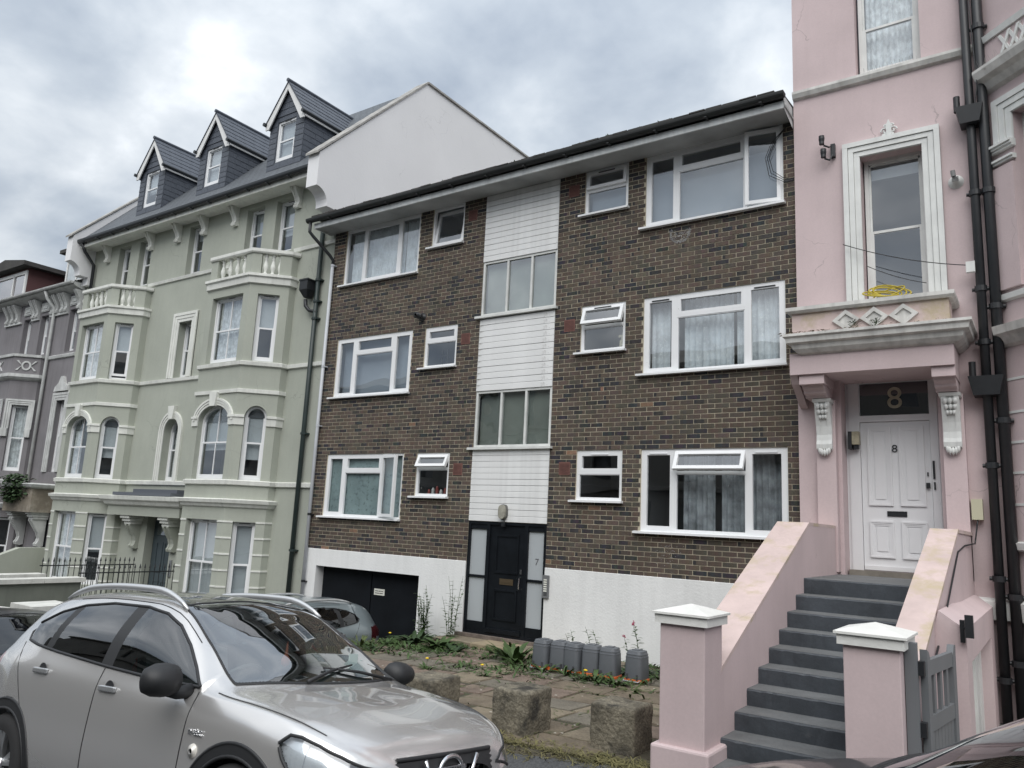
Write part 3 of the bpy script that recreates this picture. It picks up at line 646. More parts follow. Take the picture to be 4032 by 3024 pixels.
# rain pipe at the left edge: black swan neck into white pipe
rp = thing('white_downpipe', 'white rain downpipe down the left edge of the brick flats with black bend', 'pipe', (-12.9, FY - 0.06, -2.3))
b = MB(); b.tube([(-13.18, 10.72, 6.40), (-13.18, 10.72, 6.18), (-13.13, 10.80, 6.08), (-12.93, 11.14, 5.72), (-12.90, 11.22, 5.62), (-12.90, 11.22, 5.5)], 0.036, 10); b.build('swan_neck', BLACKM, rp, True)
b = MB(); b.tube([(-12.90, 11.22, 5.52), (-12.90, 11.22, -2.4)], 0.036, 12); b.build('pipe', mat('grey_white_pipe', (0.50, 0.52, 0.55), 0.5, var=0.1), rp, True)
for z in (5.5, 3.2, 1.9, 0.02, -1.35): b = MB(); b.tube([(-12.9, 11.22, z - 0.02), (-12.9, 11.22, z + 0.03)], 0.042, 12); b.box(-12.96, -12.84, 11.22, 11.3, z - 0.012, z + 0.012); b.build('clip', BLACKM if z in (0.02, -1.35) else MATS['grey_white_pipe'], rp)
# dangling cables by the top right window
b = MB()
for k in range(3):
    d = 0.03 * k; pts = [FB.p(-3.06 + 0.18 * t - 0.0, 0.05, 6.2 - 0.02 * k) for t in (0,)]
    pts = [FB.p(-2.99, 0.03, 6.22), FB.p(-3.15 - d, 0.06, 6.0), FB.p(-3.25 - d, 0.07, 5.75), FB.p(-3.2 - d, 0.06, 5.52 - d), FB.p(-3.05, 0.05, 5.38 - d), FB.p(-2.9, 0.03, 5.33)]
    q = []
    for i in range(len(pts) - 1):
        for t in (0, 0.25, 0.5, 0.75): q.append(pts[i].lerp(pts[i + 1], t))
    b.tube(q + [pts[-1]], 0.005, 5)
tag(b.build('loose_cable', BLACKM), 'loops of loose black cable hanging by the top right window', 'cable')
# ================================================================== GREEN TERRACE HOUSE
GX0, GX1, GY = -24.2, -12.985, 11.35
FG = Fr(0, GY)
GREEN = mat('sage_stucco', (0.385, 0.405, 0.352), 0.85, crack=0.2, var=0.10, vscale=0.8, streak=0.03, bump=0.12, bscale=60, grain=0.04)
GTRIM = mat('cream_white_trim', (0.72, 0.73, 0.685), 0.7, var=0.12, vscale=2.0, streak=0.10, bump=0.1, bscale=40)
green = thing('green_house', 'pale sage green terraced house with two canted bays and three dormers', 'house', (-18.6, GY, -3.0))
SLATE = mat('slate', (0.080, 0.092, 0.115), 0.55, var=0.22, vscale=5, bump=0.25, bscale=40)
def sashw(F, u0, u1, z0, z1, par, rise=0.0, bar=False, rec=0.14, mid=0.5, blind=None, roomm=None, curt=None, vent=True, trim=None, gap=0):
    """sliding sash window set back in its opening: box frame, meeting rail, panes, optional glazing bar and arched head"""
    t = 0.055; W = -rec; b = MB(); zs = z1 - rise; m = trim or UPVC
    b.fbox(F, u0, u0 + t, W - 0.08, W, z0, zs); b.fbox(F, u1 - t, u1, W - 0.08, W, z0, zs); b.fbox(F, u0 + t, u1 - t, W - 0.08, W, z0, z0 + t)
    if rise:
        o_, i_ = arc(u0, u1, zs, rise, 14), arc(u0 + t, u1 - t, zs, rise - t, 14)
        for k in range(14): b.fpoly(F, [i_[k], i_[k + 1], o_[k + 1], o_[k]], W - 0.08, W)
    else: b.fbox(F, u0 + t, u1 - t, W - 0.08, W, z1 - t, z1)
    wn = b.build('window', m, par)
    zm = z0 + (z1 - z0) * mid; s = 0.045; ug, ue = u0 + t, u1 - t
    b = MB(); b.fbox(F, ug, ue, W - 0.06, W - 0.022, zm - 0.02, zm + 0.02)   # upper sash
    b.fbox(F, ug, ug + s * 0.6, W - 0.06, W - 0.03, zm, zs); b.fbox(F, ue - s * 0.6, ue, W - 0.06, W - 0.03, zm, zs)
    if not rise: b.fbox(F, ug, ue, W - 0.06, W - 0.03, z1 - t - s * 0.6, z1 - t)
    b.fbox(F, ug, ug + s, W - 0.03, W - 0.008, z0 + t + gap, zm + 0.02); b.fbox(F, ue - s, ue, W - 0.03, W - 0.008, z0 + t + gap, zm + 0.02)
    b.fbox(F, ug + s, ue - s, W - 0.03, W - 0.008, z0 + t + gap, z0 + t + s * 1.4 + gap); b.fbox(F, ug + s, ue - s, W - 0.03, W - 0.006, zm - 0.02, zm + 0.018)
    if bar:
        c = (u0 + u1) / 2; b.fbox(F, c - 0.012, c + 0.012, W - 0.056, W - 0.026, zm + 0.02, z1 - t); b.fbox(F, c - 0.012, c + 0.012, W - 0.027, W - 0.006, z0 + t + s, zm - 0.02)
    b.build('sash', m, wn)
    b = MB()
    if rise: b.fpoly(F, [(ug, zm)] + arc(ug, ue, zs, rise - t, 12) + [(ue, zm)], W - 0.05, W - 0.045)
    else: b.fbox(F, ug, ue, W - 0.05, W - 0.045, zm, z1 - t)
    b.build('pane', GLS, wn)
    b = MB(); b.fbox(F, ug + 0.02, ue - 0.02, W - 0.022, W - 0.018, z0 + t + gap + 0.02, zm); b.build('pane', GLS, wn)
    if vent and not rise: c = (u0 + u1) / 2; b = MB(); b.fbox(F, c - 0.12, c + 0.12, W, W + 0.008, z1 - 0.035, z1 - 0.022); b.build('trickle_vent', BLACKM, wn)
    room(F, u0 + 0.01, u1 - 0.01, z0 + 0.01, (zs if rise else z1 - 0.01), W - 0.09, wn, 1.0, roomm or DUSK)
    if rise: b = MB(); b.fbox(F, u0, u1, W - 0.14, W - 0.13, zs, z1); b.build('lintel_back', roomm or DUSK, wn)
    if blind: b = MB(); b.fbox(F, ug, ue, W - 0.12, W - 0.115, z1 - (z1 - z0) * blind, z1 - 0.02); b.build('blind', BLIND, wn)
    if curt: curtain(F, ug, ug + (ue - ug) * curt, z0 + 0.05, z1 - 0.05, W - 0.14, wn, CURT, 0.025)
    return wn
TW = [(-22.49, -21.87), (-21.38, -20.74), (-18.91, -18.24), (-16.42, -15.74), (-15.27, -14.56)]
gops = [(a, c, 6.2, 7.58) for a, c in TW] + [(-18.86, -18.25, 3.37, 4.90), (-18.93, -18.26, 0.68, 2.30, 0.34), (-19.15, -18.02, -2.6, -0.24)]
b = MB(); b.wall(FG, GX0, GX1, -3.6, 7.72, gops, 0.22)
b.add([(GX0, GY, -3.6), (GX0, 20, -3.6), (GX0, 20, 7.72), (GX0, GY, 7.72)], [(0, 1, 2, 3)])
b.add([(GX0, 20, -3.6), (GX1, 20, -3.6), (GX1, 20, 11.4), (GX0, 20, 11.4)], [(0, 1, 2, 3)])
b.build('facade', GREEN, green)
for k, (a, c) in enumerate(TW): sashw(FG, a, c, 6.2, 7.58, green, rec=0.16, blind=(0.35, 0.3, 0.25, 0.45, 0.62)[k], bar=False)
sashw(FG, -18.86, -18.25, 3.37, 4.90, green, rec=0.2, blind=0.9); sashw(FG, -18.93, -18.26, 0.68, 2.30, green, rise=0.34, rec=0.2, curt=0.5)
# surrounds
def surround(F, u0, u1, z0, z1, wd, par, m, steps=3, d=0.05):
    b = MB(); st = wd / steps
    for k in range(steps):
        o_ = wd - k * st; dd = d * (1 - k * 0.25) if k else d
        b.fbox(F, u0 - o_, u0 - o_ + st - 0.006, 0.0, dd, z0, z1 + o_ - st + 0.006); b.fbox(F, u1 + o_ - st + 0.006, u1 + o_, 0.0, dd, z0, z1 + o_ - st + 0.006)
        b.fbox(F, u0 - o_, u1 + o_, 0.0, dd + 0.001, z1 + o_ - st + 0.006, z1 + o_)
    b.fbox(F, u0 - wd, u0, 0.0, d * 0.35, z0, z1 + wd - 0.01); b.fbox(F, u1, u1 + wd, 0.0, d * 0.35, z0, z1 + wd - 0.01); b.fbox(F, u0, u1, 0.0, d * 0.35, z1, z1 + wd - 0.01)
    return b.build('window_surround', m, par)
def arch_surround(F, u0, u1, z0, zs, rise, wd, par, m, key=True, legs=True, d=0.05):
    b = MB(); steps = 3; st = wd / steps
    for k in range(steps):
        o0, o1 = k * st, (k + 1) * st - 0.006; dd = d * (0.5 + 0.25 * k)
        A, B = arc(u0 - o0, u1 + o0, zs, rise + o0, 16), arc(u0 - o1, u1 + o1, zs, rise + o1, 16)
        for i in range(16): b.fpoly(F, [A[i], A[i + 1], B[i + 1], B[i]], 0.0, dd)
        if legs: b.fbox(F, u0 - o1, u0 - o0, 0.0, dd, z0, zs); b.fbox(F, u1 + o0, u1 + o1, 0.0, dd, z0, zs)
    b.build('window_surround', m, par)
    if key:
        c = (u0 + u1) / 2; b = MB(); b.fpoly(F, [(c - 0.09, zs + rise - 0.03), (c + 0.09, zs + rise - 0.03), (c + 0.14, zs + rise + wd + 0.12), (c - 0.14, zs + rise + wd + 0.12)], 0.0, d + 0.04); b.build('keystone', m, par)
surround(FG, -18.84, -18.27, 3.37, 4.88, 0.25, green, GTRIM); arch_surround(FG, -18.92, -18.27, 0.68, 1.96, 0.34, 0.19, green, GTRIM)
# mouldings along facade and round the bays
BAYS = [(-16.45, -14.87), (-22.55, -21.02)]
def bpath(xl, xr, p=0.8, c=0.62): return [(xl - c, GY), (xl - c, GY - 0.18), (xl, GY - p), (xr, GY - p), (xr + c, GY - 0.18), (xr + c, GY)]
full_path = [(GX0, GY)] + bpath(*BAYS[1]) + bpath(*BAYS[0]) + [(GX1, GY)]
def mould(prof, path, name='moulding', m=None, par=None):
    b = MB(); b.sweep(path, prof); return b.build(name, m or GTRIM, par or green)
mould([(0, 0.57), (0.05, 0.585), (0.06, 0.67), (0.0, 0.69)], full_path, 'string_course')
mould([(0, 3.25), (0.05, 3.27), (0.06, 3.35), (0, 3.37)], full_path, 'string_course')
mould([(0, 6.09), (0.04, 6.10), (0.06, 6.18), (0, 6.2)], [(GX0, GY), (-22.9, GY)], 'string_course'); mould([(0, 6.09), (0.04, 6.10), (0.06, 6.18), (0, 6.2)], [(-20.6, GY), (-16.9, GY)], 'string_course'); mould([(0, 6.09), (0.04, 6.10), (0.06, 6.18), (0, 6.2)], [(-14.4, GY), (GX1, GY)], 'string_course')
for xl, xr in BAYS:
    pth = bpath(xl, xr); FF = Fr(0, GY - 0.8); FR_ = Fr(xr, GY - 0.8, 0.707, 0.707); FL_ = Fr(xl - 0.62, GY - 0.18, 0.707, -0.707); ln = 0.62 * 1.4142
    ctr = (xl + xr) / 2; wl, wr = ctr - 0.58, ctr + 0.58
    fo = [(wl, wr, -2.05, -0.20), (wl, wr, 0.69, 2.38, 0.36), (wl, wr, 3.38, 4.98)]
    co = [(0.20, 0.68, -2.05, -0.22), (0.20, 0.68, 0.69, 2.36, 0.26), (0.20, 0.68, 3.38, 4.96)]
    b = MB(); b.wall(FF, xl, xr, -3.6, 5.22, fo, 0.16); b.wall(FR_, 0, ln, -3.6, 5.22, co, 0.16); b.wall(FL_, 0, ln, -3.6, 5.22, [], 0.16)
    for x in (xl - 0.62, xr + 0.62): b.add([(x, GY - 0.18, -3.6), (x, GY, -3.6), (x, GY, 5.22), (x, GY - 0.18, 5.22)], [(0, 1, 2, 3)])
    b.add([(p[0], p[1], 5.22) for p in pth], [tuple(range(6))])
    bay = b.build('bay', GREEN, green)
    r_ = xl > -20
    sashw(FF, wl, wr, -2.05, -0.20, green, bar=True, rec=0.12, blind=0.97 if r_ else None, curt=None if r_ else 0.9)
    sashw(FF, wl, wr, 0.69, 2.38, green, rise=0.36, bar=True, rec=0.12, blind=0.6 if r_ else None, curt=None if r_ else 0.4)
    sashw(FF, wl, wr, 3.38, 4.98, green, bar=True, rec=0.12, blind=None, curt=1.0)
    sashw(FR_, 0.20, 0.68, -2.05, -0.22, green, rec=0.10, blind=0.98 if r_ else 0.55); sashw(FR_, 0.20, 0.68, 0.69, 2.36, green, rise=0.26, rec=0.10, blind=0.72 if r_ else 0.66)
    sashw(FR_, 0.20, 0.68, 3.38, 4.96, green, rec=0.10, blind=0.5, gap=0.0 if r_ else 0.05)
    arch_surround(FF, wl, wr, 0.69, 2.02, 0.36, 0.17, green, GTRIM, legs=False)
    b = MB(); q = [(xl, GY - 0.8), (wl, GY - 0.8)]; pr = [(0, 1.90), (0.03, 1.91), (0.035, 2.06), (0.06, 2.08), (0.06, 2.13), (0, 2.14)]
    b.sweep(q, pr); b.build('impost_block', GTRIM, green)
    e1 = FR_.p(0.20, 0, 0); e2 = FR_.p(0.68, 0, 0)
    b = MB(); b.sweep([(wr, GY - 0.8), (xr, GY - 0.8), (e1.x, e1.y)], pr); b.build('impost_block', GTRIM, green)
    b = MB(); b.sweep([(e2.x, e2.y), (xr + 0.62, GY - 0.18), (xr + 0.62, GY)], pr); b.build('impost_block', GTRIM, green)
    mould([(0, 2.63), (0.035, 2.64), (0.04, 2.72), (0, 2.73)], pth, 'string_course')
    mould([(0, 0.08), (0.04, 0.10), (0.07, 0.16), (0.11, 0.18), (0.13, 0.25), (0, 0.275)], pth, 'cornice')
    for k in range(6):
        z = -0.24 - 0.345 * k; pr2 = [(0, z), (0.014, z + 0.002), (0.014, z + 0.036), (0, z + 0.038)]
        b = MB(); b.sweep([(xl, GY - 0.8), (wl, GY - 0.8)], pr2); b.build('pier_band', GTRIM, green)
        b = MB(); b.sweep([(wr, GY - 0.8), (xr, GY - 0.8), (e1.x, e1.y)], pr2); b.build('pier_band', GTRIM, green)
        b = MB(); b.sweep([(e2.x, e2.y), (xr + 0.62, GY - 0.18), (xr + 0.62, GY)], pr2); b.build('pier_band', GTRIM, green)
    b = MB(); b.fbox(FF, wl - 0.05, wr + 0.05, -0.1, 0.05, -2.15, -2.05); b.build('sill', GTRIM, green)
    # balcony: cornice, piers, balusters, rail
    mould([(0, 5.18), (0.05, 5.2), (0.06, 5.33), (0.10, 5.36), (0.10, 5.42), (-0.35, 5.44), (-0.35, 5.2)], pth, 'balcony_cornice')
    mould([(-0.17, 5.93), (0.03, 5.93), (0.05, 5.96), (0.05, 6.03), (-0.17, 6.05)], [(p[0] + (0.06 if i == 5 else 0), p[1]) for i, p in enumerate(pth)], 'balcony_rail')
    for prs in (((FF, xl, xl + 0.26),), ((FF, xr - 0.24, xr), (FR_, 0.0, 0.20))):
        b = MB(); [b.fbox(F_, u0, u1, -0.16, 0.0, 5.43, 5.93) for F_, u0, u1 in prs]; b.build('balcony_pier', GREEN, green)
    b = MB(); b.fbox(FR_, ln - 0.26, ln, -0.16, 0.0, 5.43, 5.93); b.box(xr + 0.48, xr + 0.62, GY - 0.18, GY, 5.43, 5.93); b.build('balcony_pier', GREEN, green)
    b = MB(); b.box(xl - 0.62, xl - 0.48, GY - 0.18, GY, 5.43, 5.93); b.fbox(FL_, 0.0, ln, -0.14, -0.02, 5.43, 5.93)
    b.build('balcony_pier', GREEN, green)
    prof = [(0.055, 5.435), (0.055, 5.47), (0.03, 5.49), (0.035, 5.52), (0.062, 5.60), (0.06, 5.65), (0.036, 5.75), (0.030, 5.80), (0.045, 5.83), (0.03, 5.85), (0.055, 5.89), (0.055, 5.93)]
    for t in range(4): p = FF.p(xl + 0.38 + t * (xr - xl - 0.75) / 3, -0.08, 0); b = MB(); b.lathe((p.x, p.y, 0), prof, 10); b.build('baluster', GTRIM, green, True)
    for t in range(3): p = FR_.p(0.29 + t * 0.165, -0.08, 0); b = MB(); b.lathe((p.x, p.y, 0), prof, 10); b.build('baluster', GTRIM, green, True)
# porch between the bays: cornice slab, lead top, consoles, door
PY = GY - 0.45
mould([(0, 0.02), (0.06, 0.05), (0.10, 0.12), (0.16, 0.17), (0.18, 0.26), (0, 0.28)], [(-20.35, GY), (-20.35, PY), (-17.10, PY), (-17.10, GY)], 'porch_cornice')
b = MB(); b.box(-20.34, -17.11, PY + 0.01, GY, -0.22, 0.27); b.build('porch_entablature', GREEN, green)
b = MB(); b.box(-20.0, -17.4, PY - 0.1, GY, 0.281, 0.36); b.box(-19.4, -17.45, PY + 0.1, GY, 0.36, 0.45); b.build('porch_lead', mat('lead_sheet', (0.10, 0.11, 0.13), 0.6), green)
def console(F, u, z1, h, par, m, w=0.17, d=0.20, name='console'):
    pts = [(0.0, z1), (d, z1), (d, z1 - h * 0.06), (d * 0.92, z1 - h * 0.12), (d * 0.75, z1 - h * 0.25), (d * 0.42, z1 - h * 0.5), (d * 0.30, z1 - h * 0.68), (d * 0.36, z1 - h * 0.80), (d * 0.48, z1 - h * 0.88), (d * 0.42, z1 - h * 0.97), (d * 0.2, z1 - h), (0, z1 - h * 0.96)]
    b = MB()
    for u0, u1, k in ((u - w / 2, u - w * 0.22, 1.0), (u - w * 0.22, u + w * 0.22, 0.86), (u + w * 0.22, u + w / 2, 1.0)):
        A = [F.p(u0, p * k, z) for p, z in pts]; b.extr(A, F.u * (u1 - u0))
    return b.build(name, m, par)
for u in (-19.55, -17.85):
    console(FG, u, -0.44, 0.62, green, GREEN, 0.24, 0.30)
    b = MB(); [b.fbox(FG, u - 0.15 - k * 0.03, u + 0.15 + k * 0.03, 0.0, 0.30 + 0.05 * k, -0.44 + k * 0.075, -0.37 + k * 0.075) for k in range(3)]; b.build('bracket', GTRIM, green)
TEAL = mat('slate_blue_door', (0.055, 0.075, 0.085), 0.45, var=0.1)
b = MB(); FD = Fr(0, GY + 0.22); b.fbox(FD, -19.14, -18.03, -0.05, 0.0, -2.6, -0.25); dd_ = b.build('door_frame', TEAL, green)
b = MB(); b.fbox(FD, -18.98, -18.18, 0.0, 0.03, -2.6, -0.72)
for u0, u1 in ((-18.9, -18.62), (-18.54, -18.26)): b.ring(FD, u0, u1, -1.6, -0.85, 0.03, 0.03, 0.045); b.ring(FD, u0, u1, -2.4, -1.8, 0.03, 0.03, 0.045)
b.build('front_door', TEAL, green)
b = MB(); b.fbox(FD, -18.98, -18.18, 0.005, 0.012, -0.68, -0.32); b.build('fanlight', GLS, green)
b = MB(); b.fbox(FG, -17.93, -17.83, 0.0, 0.03, -1.65, -1.25); b.build('bell_panel', mat('steel', (0.35, 0.36, 0.37), 0.4, metal=0.8), green)
# eaves: soffit, fascia, gutter, brackets
b = MB(); b.box(GX0 + 0.3, GX1 - 0.36, 10.92, GY + 0.2, 7.70, 7.74); b.build('soffit', GTRIM, green)
b = MB(); b.box(GX0 + 0.3, GX1 - 0.36, 10.88, 10.92, 7.67, 7.84); b.build('fascia', GTRIM, green)
GUT2 = mat('black_gutter', (0.02, 0.024, 0.028), 0.4, var=0.1)
b = MB(); b.sweep([(GX0 + 0.25, 10.88), (GX1 - 0.36, 10.88)], [(0.0, 7.86)] + [(0.07 - 0.07 * math.cos(t), 7.86 - 0.085 * math.sin(t)) for t in [math.pi * k / 8 for k in range(9)]] + [(0.14, 7.89), (0.0, 7.89)])
for k in range(14): b.box(GX0 + 0.6 + k * 0.78, GX0 + 0.64 + k * 0.78, 10.75, 10.88, 7.76, 7.775)
b.build('gutter', GUT2, green)
for u in (-23.05, -20.72, -19.38, -18.18, -16.85, -14.42): console(FG, u, 7.70, 0.50, green, GTRIM, 0.17, 0.26, 'eaves_bracket')
# party walls with corbelled ends, capped verge
def party(x0, x1):
    b = MB(); pts = [(10.62, 8.0), (10.62, 7.22)]
    pts += [(10.62 + 0.33 * math.sin(t), 7.22 - 0.30 * (1 - math.cos(t))) for t in [math.pi / 2 * k / 6 for k in range(1, 7)]]
    pts += [(10.95, 6.84), (11.22, 6.84), (11.22, 6.6), (11.37, 6.6), (11.37, 4.6), (20.2, 4.6), (20.2, 11.43), (13.95, 11.43)]
    b.extr([(x0, y, z) for y, z in pts], (x1 - x0, 0, 0)); b.build('party_wall', mat('gable_white', (0.79, 0.79, 0.80), 0.85, crack=0.12, var=0.04, vscale=0.6, streak=0.0, bump=0.15, bscale=20), green)
    b = MB(); cp = mat('verge_cap', (0.36, 0.35, 0.33), 0.8, var=0.35, vscale=4)
    n = 9
    for k in range(n):
        y0 = 10.55 + k * 3.40 / n; y1 = 10.55 + (k + 1) * 3.40 / n; z0 = 7.96 + k * 3.47 / n; z1 = 7.96 + (k + 1) * 3.47 / n
        b.extr([(x0 - 0.03, y0, z0), (x0 - 0.03, y1 - 0.008, z1 - 0.008), (x0 - 0.03, y1 - 0.008, z1 + 0.055), (x0 - 0.03, y0, z0 + 0.055)], (x1 - x0 + 0.06, 0, 0))
    b.box(x0 - 0.03, x1 + 0.05, 13.95, 20.2, 11.43, 11.48); b.build('coping', cp, green)
party(GX1 - 0.36, GX1 + 0.0); party(GX0 - 0.02, GX0 + 0.3)
# roof: 45 degree front slope, flat top
RSL = bpy.data.materials.new('slate_roof_courses'); RSL.use_nodes = True
T = RSL.node_tree; bs = T.nodes['Principled BSDF']; bs.inputs['Roughness'].default_value = 0.6
tcx = T.nodes.new('ShaderNodeTexCoord'); mp = T.nodes.new('ShaderNodeMapping'); mp.inputs['Rotation'].default_value = (R(-45), 0, 0); T.links.new(tcx.outputs['Object'], mp.inputs[0])
bt = T.nodes.new('ShaderNodeTexBrick'); T.links.new(mp.outputs[0], bt.inputs['Vector']); bt.inputs['Scale'].default_value = 1.0
bt.inputs['Brick Width'].default_value = 0.25; bt.inputs['Row Height'].default_value = 0.17; bt.inputs['Mortar Size'].default_value = 0.008
bt.inputs['Color1'].default_value = (0.10, 0.112, 0.125, 1); bt.inputs['Color2'].default_value = (0.085, 0.095, 0.108, 1); bt.inputs['Mortar'].default_value = (0.03, 0.034, 0.04, 1)
T.links.new(bt.outputs[0], bs.inputs['Base Color']); bpn = T.nodes.new('ShaderNodeBump'); bpn.inputs['Distance'].default_value = 0.01; T.links.new(bt.outputs['Fac'], bpn.inputs['Height']); bpn.invert = True; T.links.new(bpn.outputs[0], bs.inputs['Normal'])
b = MB(); b.add([(GX0 + 0.3, 10.80, 7.87), (GX1 - 0.36, 10.80, 7.87), (GX1 - 0.36, 14.0, 11.40), (GX0 + 0.3, 14.0, 11.40), (GX1 - 0.36, 20, 11.40), (GX0 + 0.3, 20, 11.40)], [(0, 1, 2, 3), (3, 2, 4, 5)])
b.build('roof', RSL, green)
# dormers: slate-hung cheeks and front, white bargeboards, sash window
LEAD = mat('lead_flashing', (0.16, 0.17, 0.18), 0.6)
slm = MB(); slm.box(0, 1, -0.5, 0.5, 0, 1); _o = slm.build('slate', SLATE); SLM = _o.data; bpy.data.objects.remove(_o)
def slate(par, p, ex, ez, n, wd, h, th=0.012):
    """one slate: p corner, ex along, ez up, n outward; tilted so the lower edge stands proud"""
    ex, ez, n = Vector(ex).normalized(), Vector(ez).normalized(), Vector(n).normalized(); z2 = (ez - n * 0.05).normalized(); n2 = ex.cross(z2); n2 = n2 if n2.dot(n) > 0 else -n2
    M = Matrix.Identity(4); p = Vector(p) + n * (0.010 + rng.uniform(0, 0.004))
    for i in range(3): M[i][0] = ex[i] * wd; M[i][1] = n2[i] * th; M[i][2] = z2[i] * h; M[i][3] = p[i]
    o = bpy.data.objects.new('slate', SLM); C.objects.link(o); o.parent = par; o.matrix_parent_inverse = Matrix.Identity(4); o.matrix_basis = M; return o
for di, cx in enumerate((-15.2, -18.2, -21.2)):
    hw = 0.64; Yf = GY; zb, ze, za = 8.38, 9.86, 10.70; x0, x1 = cx - hw, cx + hw; w0, w1 = cx - 0.37, cx + 0.33; zw0, zw1 = 8.66, 9.76
    FDm = Fr(0, Yf); b = MB(); b.wall(FDm, x0, x1, 8.2, ze, [(w0, w1, zw0, zw1)], 0.06)
    b.add([(x0, Yf, ze), (x1, Yf, ze), (cx, Yf, za)], [(0, 1, 2)])
    for x in (x0, x1): b.add([(x, Yf, 8.2), (x, 13.0, 9.9), (x, 12.9, ze), (x, Yf, ze)], [(0, 1, 2, 3)])
    dm = b.build('dormer', SLATE, green)
    sashw(FDm, w0, w1, zw0, zw1, green, rec=0.03, blind=(0.9, 0.95, 0.6)[di], roomm=ROOM)
    h = 0.148; n_rows = int((ze - zb) / h) + 1; Yn = Vector((0, -1, 0)); Zu = Vector((0, 0, 1))
    for r in range(n_rows):
        z = zb - 0.06 + r * h; off = 0.0
        if z < zw1 and z + h > zw0 + 0.04:
            slate(dm, (x0 - 0.01, Yf, z), (1, 0, 0), Zu, Yn, w0 - x0 + 0.005, h + 0.02); slate(dm, (w1 + 0.005, Yf, z), (1, 0, 0), Zu, Yn, x1 - w1 + 0.005, h + 0.02)
        else:
            k = 5; ws = (x1 - x0 + 0.02) / k
            for i in range(k): slate(dm, (x0 - 0.01 + i * ws + 0.002, Yf, z), (1, 0, 0), Zu, Yn, ws - 0.004, h + 0.02)
        # cheek (right side, facing +X)
        yb = 10.80 + (z + h * 0.5 - 7.87) / 1.103
        yy = Yf; off = 0.12 if r % 2 else 0.0; first = True
        while yy < yb:
            wd = (0.36 - (off if first else 0)); wd = min(wd, yb - yy + 0.05); slate(dm, (x1, yy + 0.002, z), (0, 1, 0), Zu, (1, 0, 0), wd - 0.004, h + 0.02); yy += 0.36 - (off if first else 0); first = False
    for r in range(4):
        z = ze + 0.03 + r * h * 1.15; half = hw * (1 - (z + h - ze) / (za - ze)); k = max(1, int(half * 2 / 0.26))
        if half > 0.06:
            for i in range(k): slate(dm, (cx - half + i * 2 * half / k + 0.002, Yf, z), (1, 0, 0), Zu, Yn, 2 * half / k - 0.004, h + 0.02)
    # gable roof planes, slates on the right-hand slope
    ov = 0.13; hx = hw + 0.09; zt = za + 0.06; zl = ze - 0.10; yr = 13.75; ye = 12.85; b = MB()
    b.extr([(cx, Yf - ov, zt - 0.04), (cx, yr, zt - 0.04), (cx + hx, ye, zl - 0.03), (cx + hx, Yf - ov, zl - 0.03)], (0, 0, 0.03)); b.extr([(cx, Yf - ov, zt - 0.04), (cx - hx, Yf - ov, zl - 0.03), (cx - hx, ye, zl - 0.03), (cx, yr, zt - 0.04)], (0, 0, 0.03)); b.build('dormer_roof', SLATE, dm)
    down = Vector((hx, 0, zl - zt)); nn = Vector((-(zl - zt), 0, hx)).normalized(); rows = 6; L_ = down.length; up = -down.normalized()
    for r in range(rows):
        t1 = 1 - r / rows; p0 = Vector((cx, Yf - ov, zt)) + down * t1; yend = ye + (yr - ye) * (r + 0.4) / rows; k = 6; wd = (yend - (Yf - ov)) / k
        for i in range(k): slate(dm, p0 + Vector((0, i * wd + 0.002, -0.004)), (0, 1, 0), up, nn, wd - 0.004, L_ / rows + 0.03, 0.010)
    b = MB(); b.tube([(cx, Yf - ov - 0.02, zt + 0.015), (cx, yr, zt + 0.015)], 0.05, 8); b.build('ridge_tile', SLATE, dm)
    b = MB(); FDf = Fr(0, Yf - ov + 0.02); tb = 0.13
    for s_ in (-1, 1): b.fpoly(FDf, [(cx, zt - 0.05), (cx + s_ * (hx + 0.0), zl - 0.05), (cx + s_ * (hx + 0.0), zl - 0.05 - tb), (cx + s_ * (hx - 0.13), zl - 0.05 - tb), (cx, zt - 0.05 - tb * 1.35)], -0.03, 0.0)
    b.build('bargeboard', WHITE, dm)
    b = MB(); b.box(x1 + 0.05, x1 + 0.09, Yf - ov + 0.03, 12.7, zl - 0.13, zl - 0.04); b.build('dormer_soffit', WHITE, dm); b = MB(); b.box(x0 - 0.09, x0 - 0.05, Yf - ov + 0.03, 12.7, zl - 0.13, zl - 0.04); b.build('dormer_soffit', WHITE, dm)
    for x in (cx + hx, cx - hx): b = MB(); b.tube([(x, Yf - ov - 0.05, zl - 0.03), (x, 12.75, zl - 0.03)], 0.05, 8); b.build('dormer_gutter', GUT2, dm)
    b = MB(); b.add([(x0 - 0.1, Yf - 0.02, 8.42), (x1 + 0.1, Yf - 0.02, 8.42), (x1 + 0.1, Yf - 0.14, 8.305), (x0 - 0.1, Yf - 0.14, 8.305)], [(0, 1, 2, 3)]); b.build('apron_flashing', LEAD, dm)
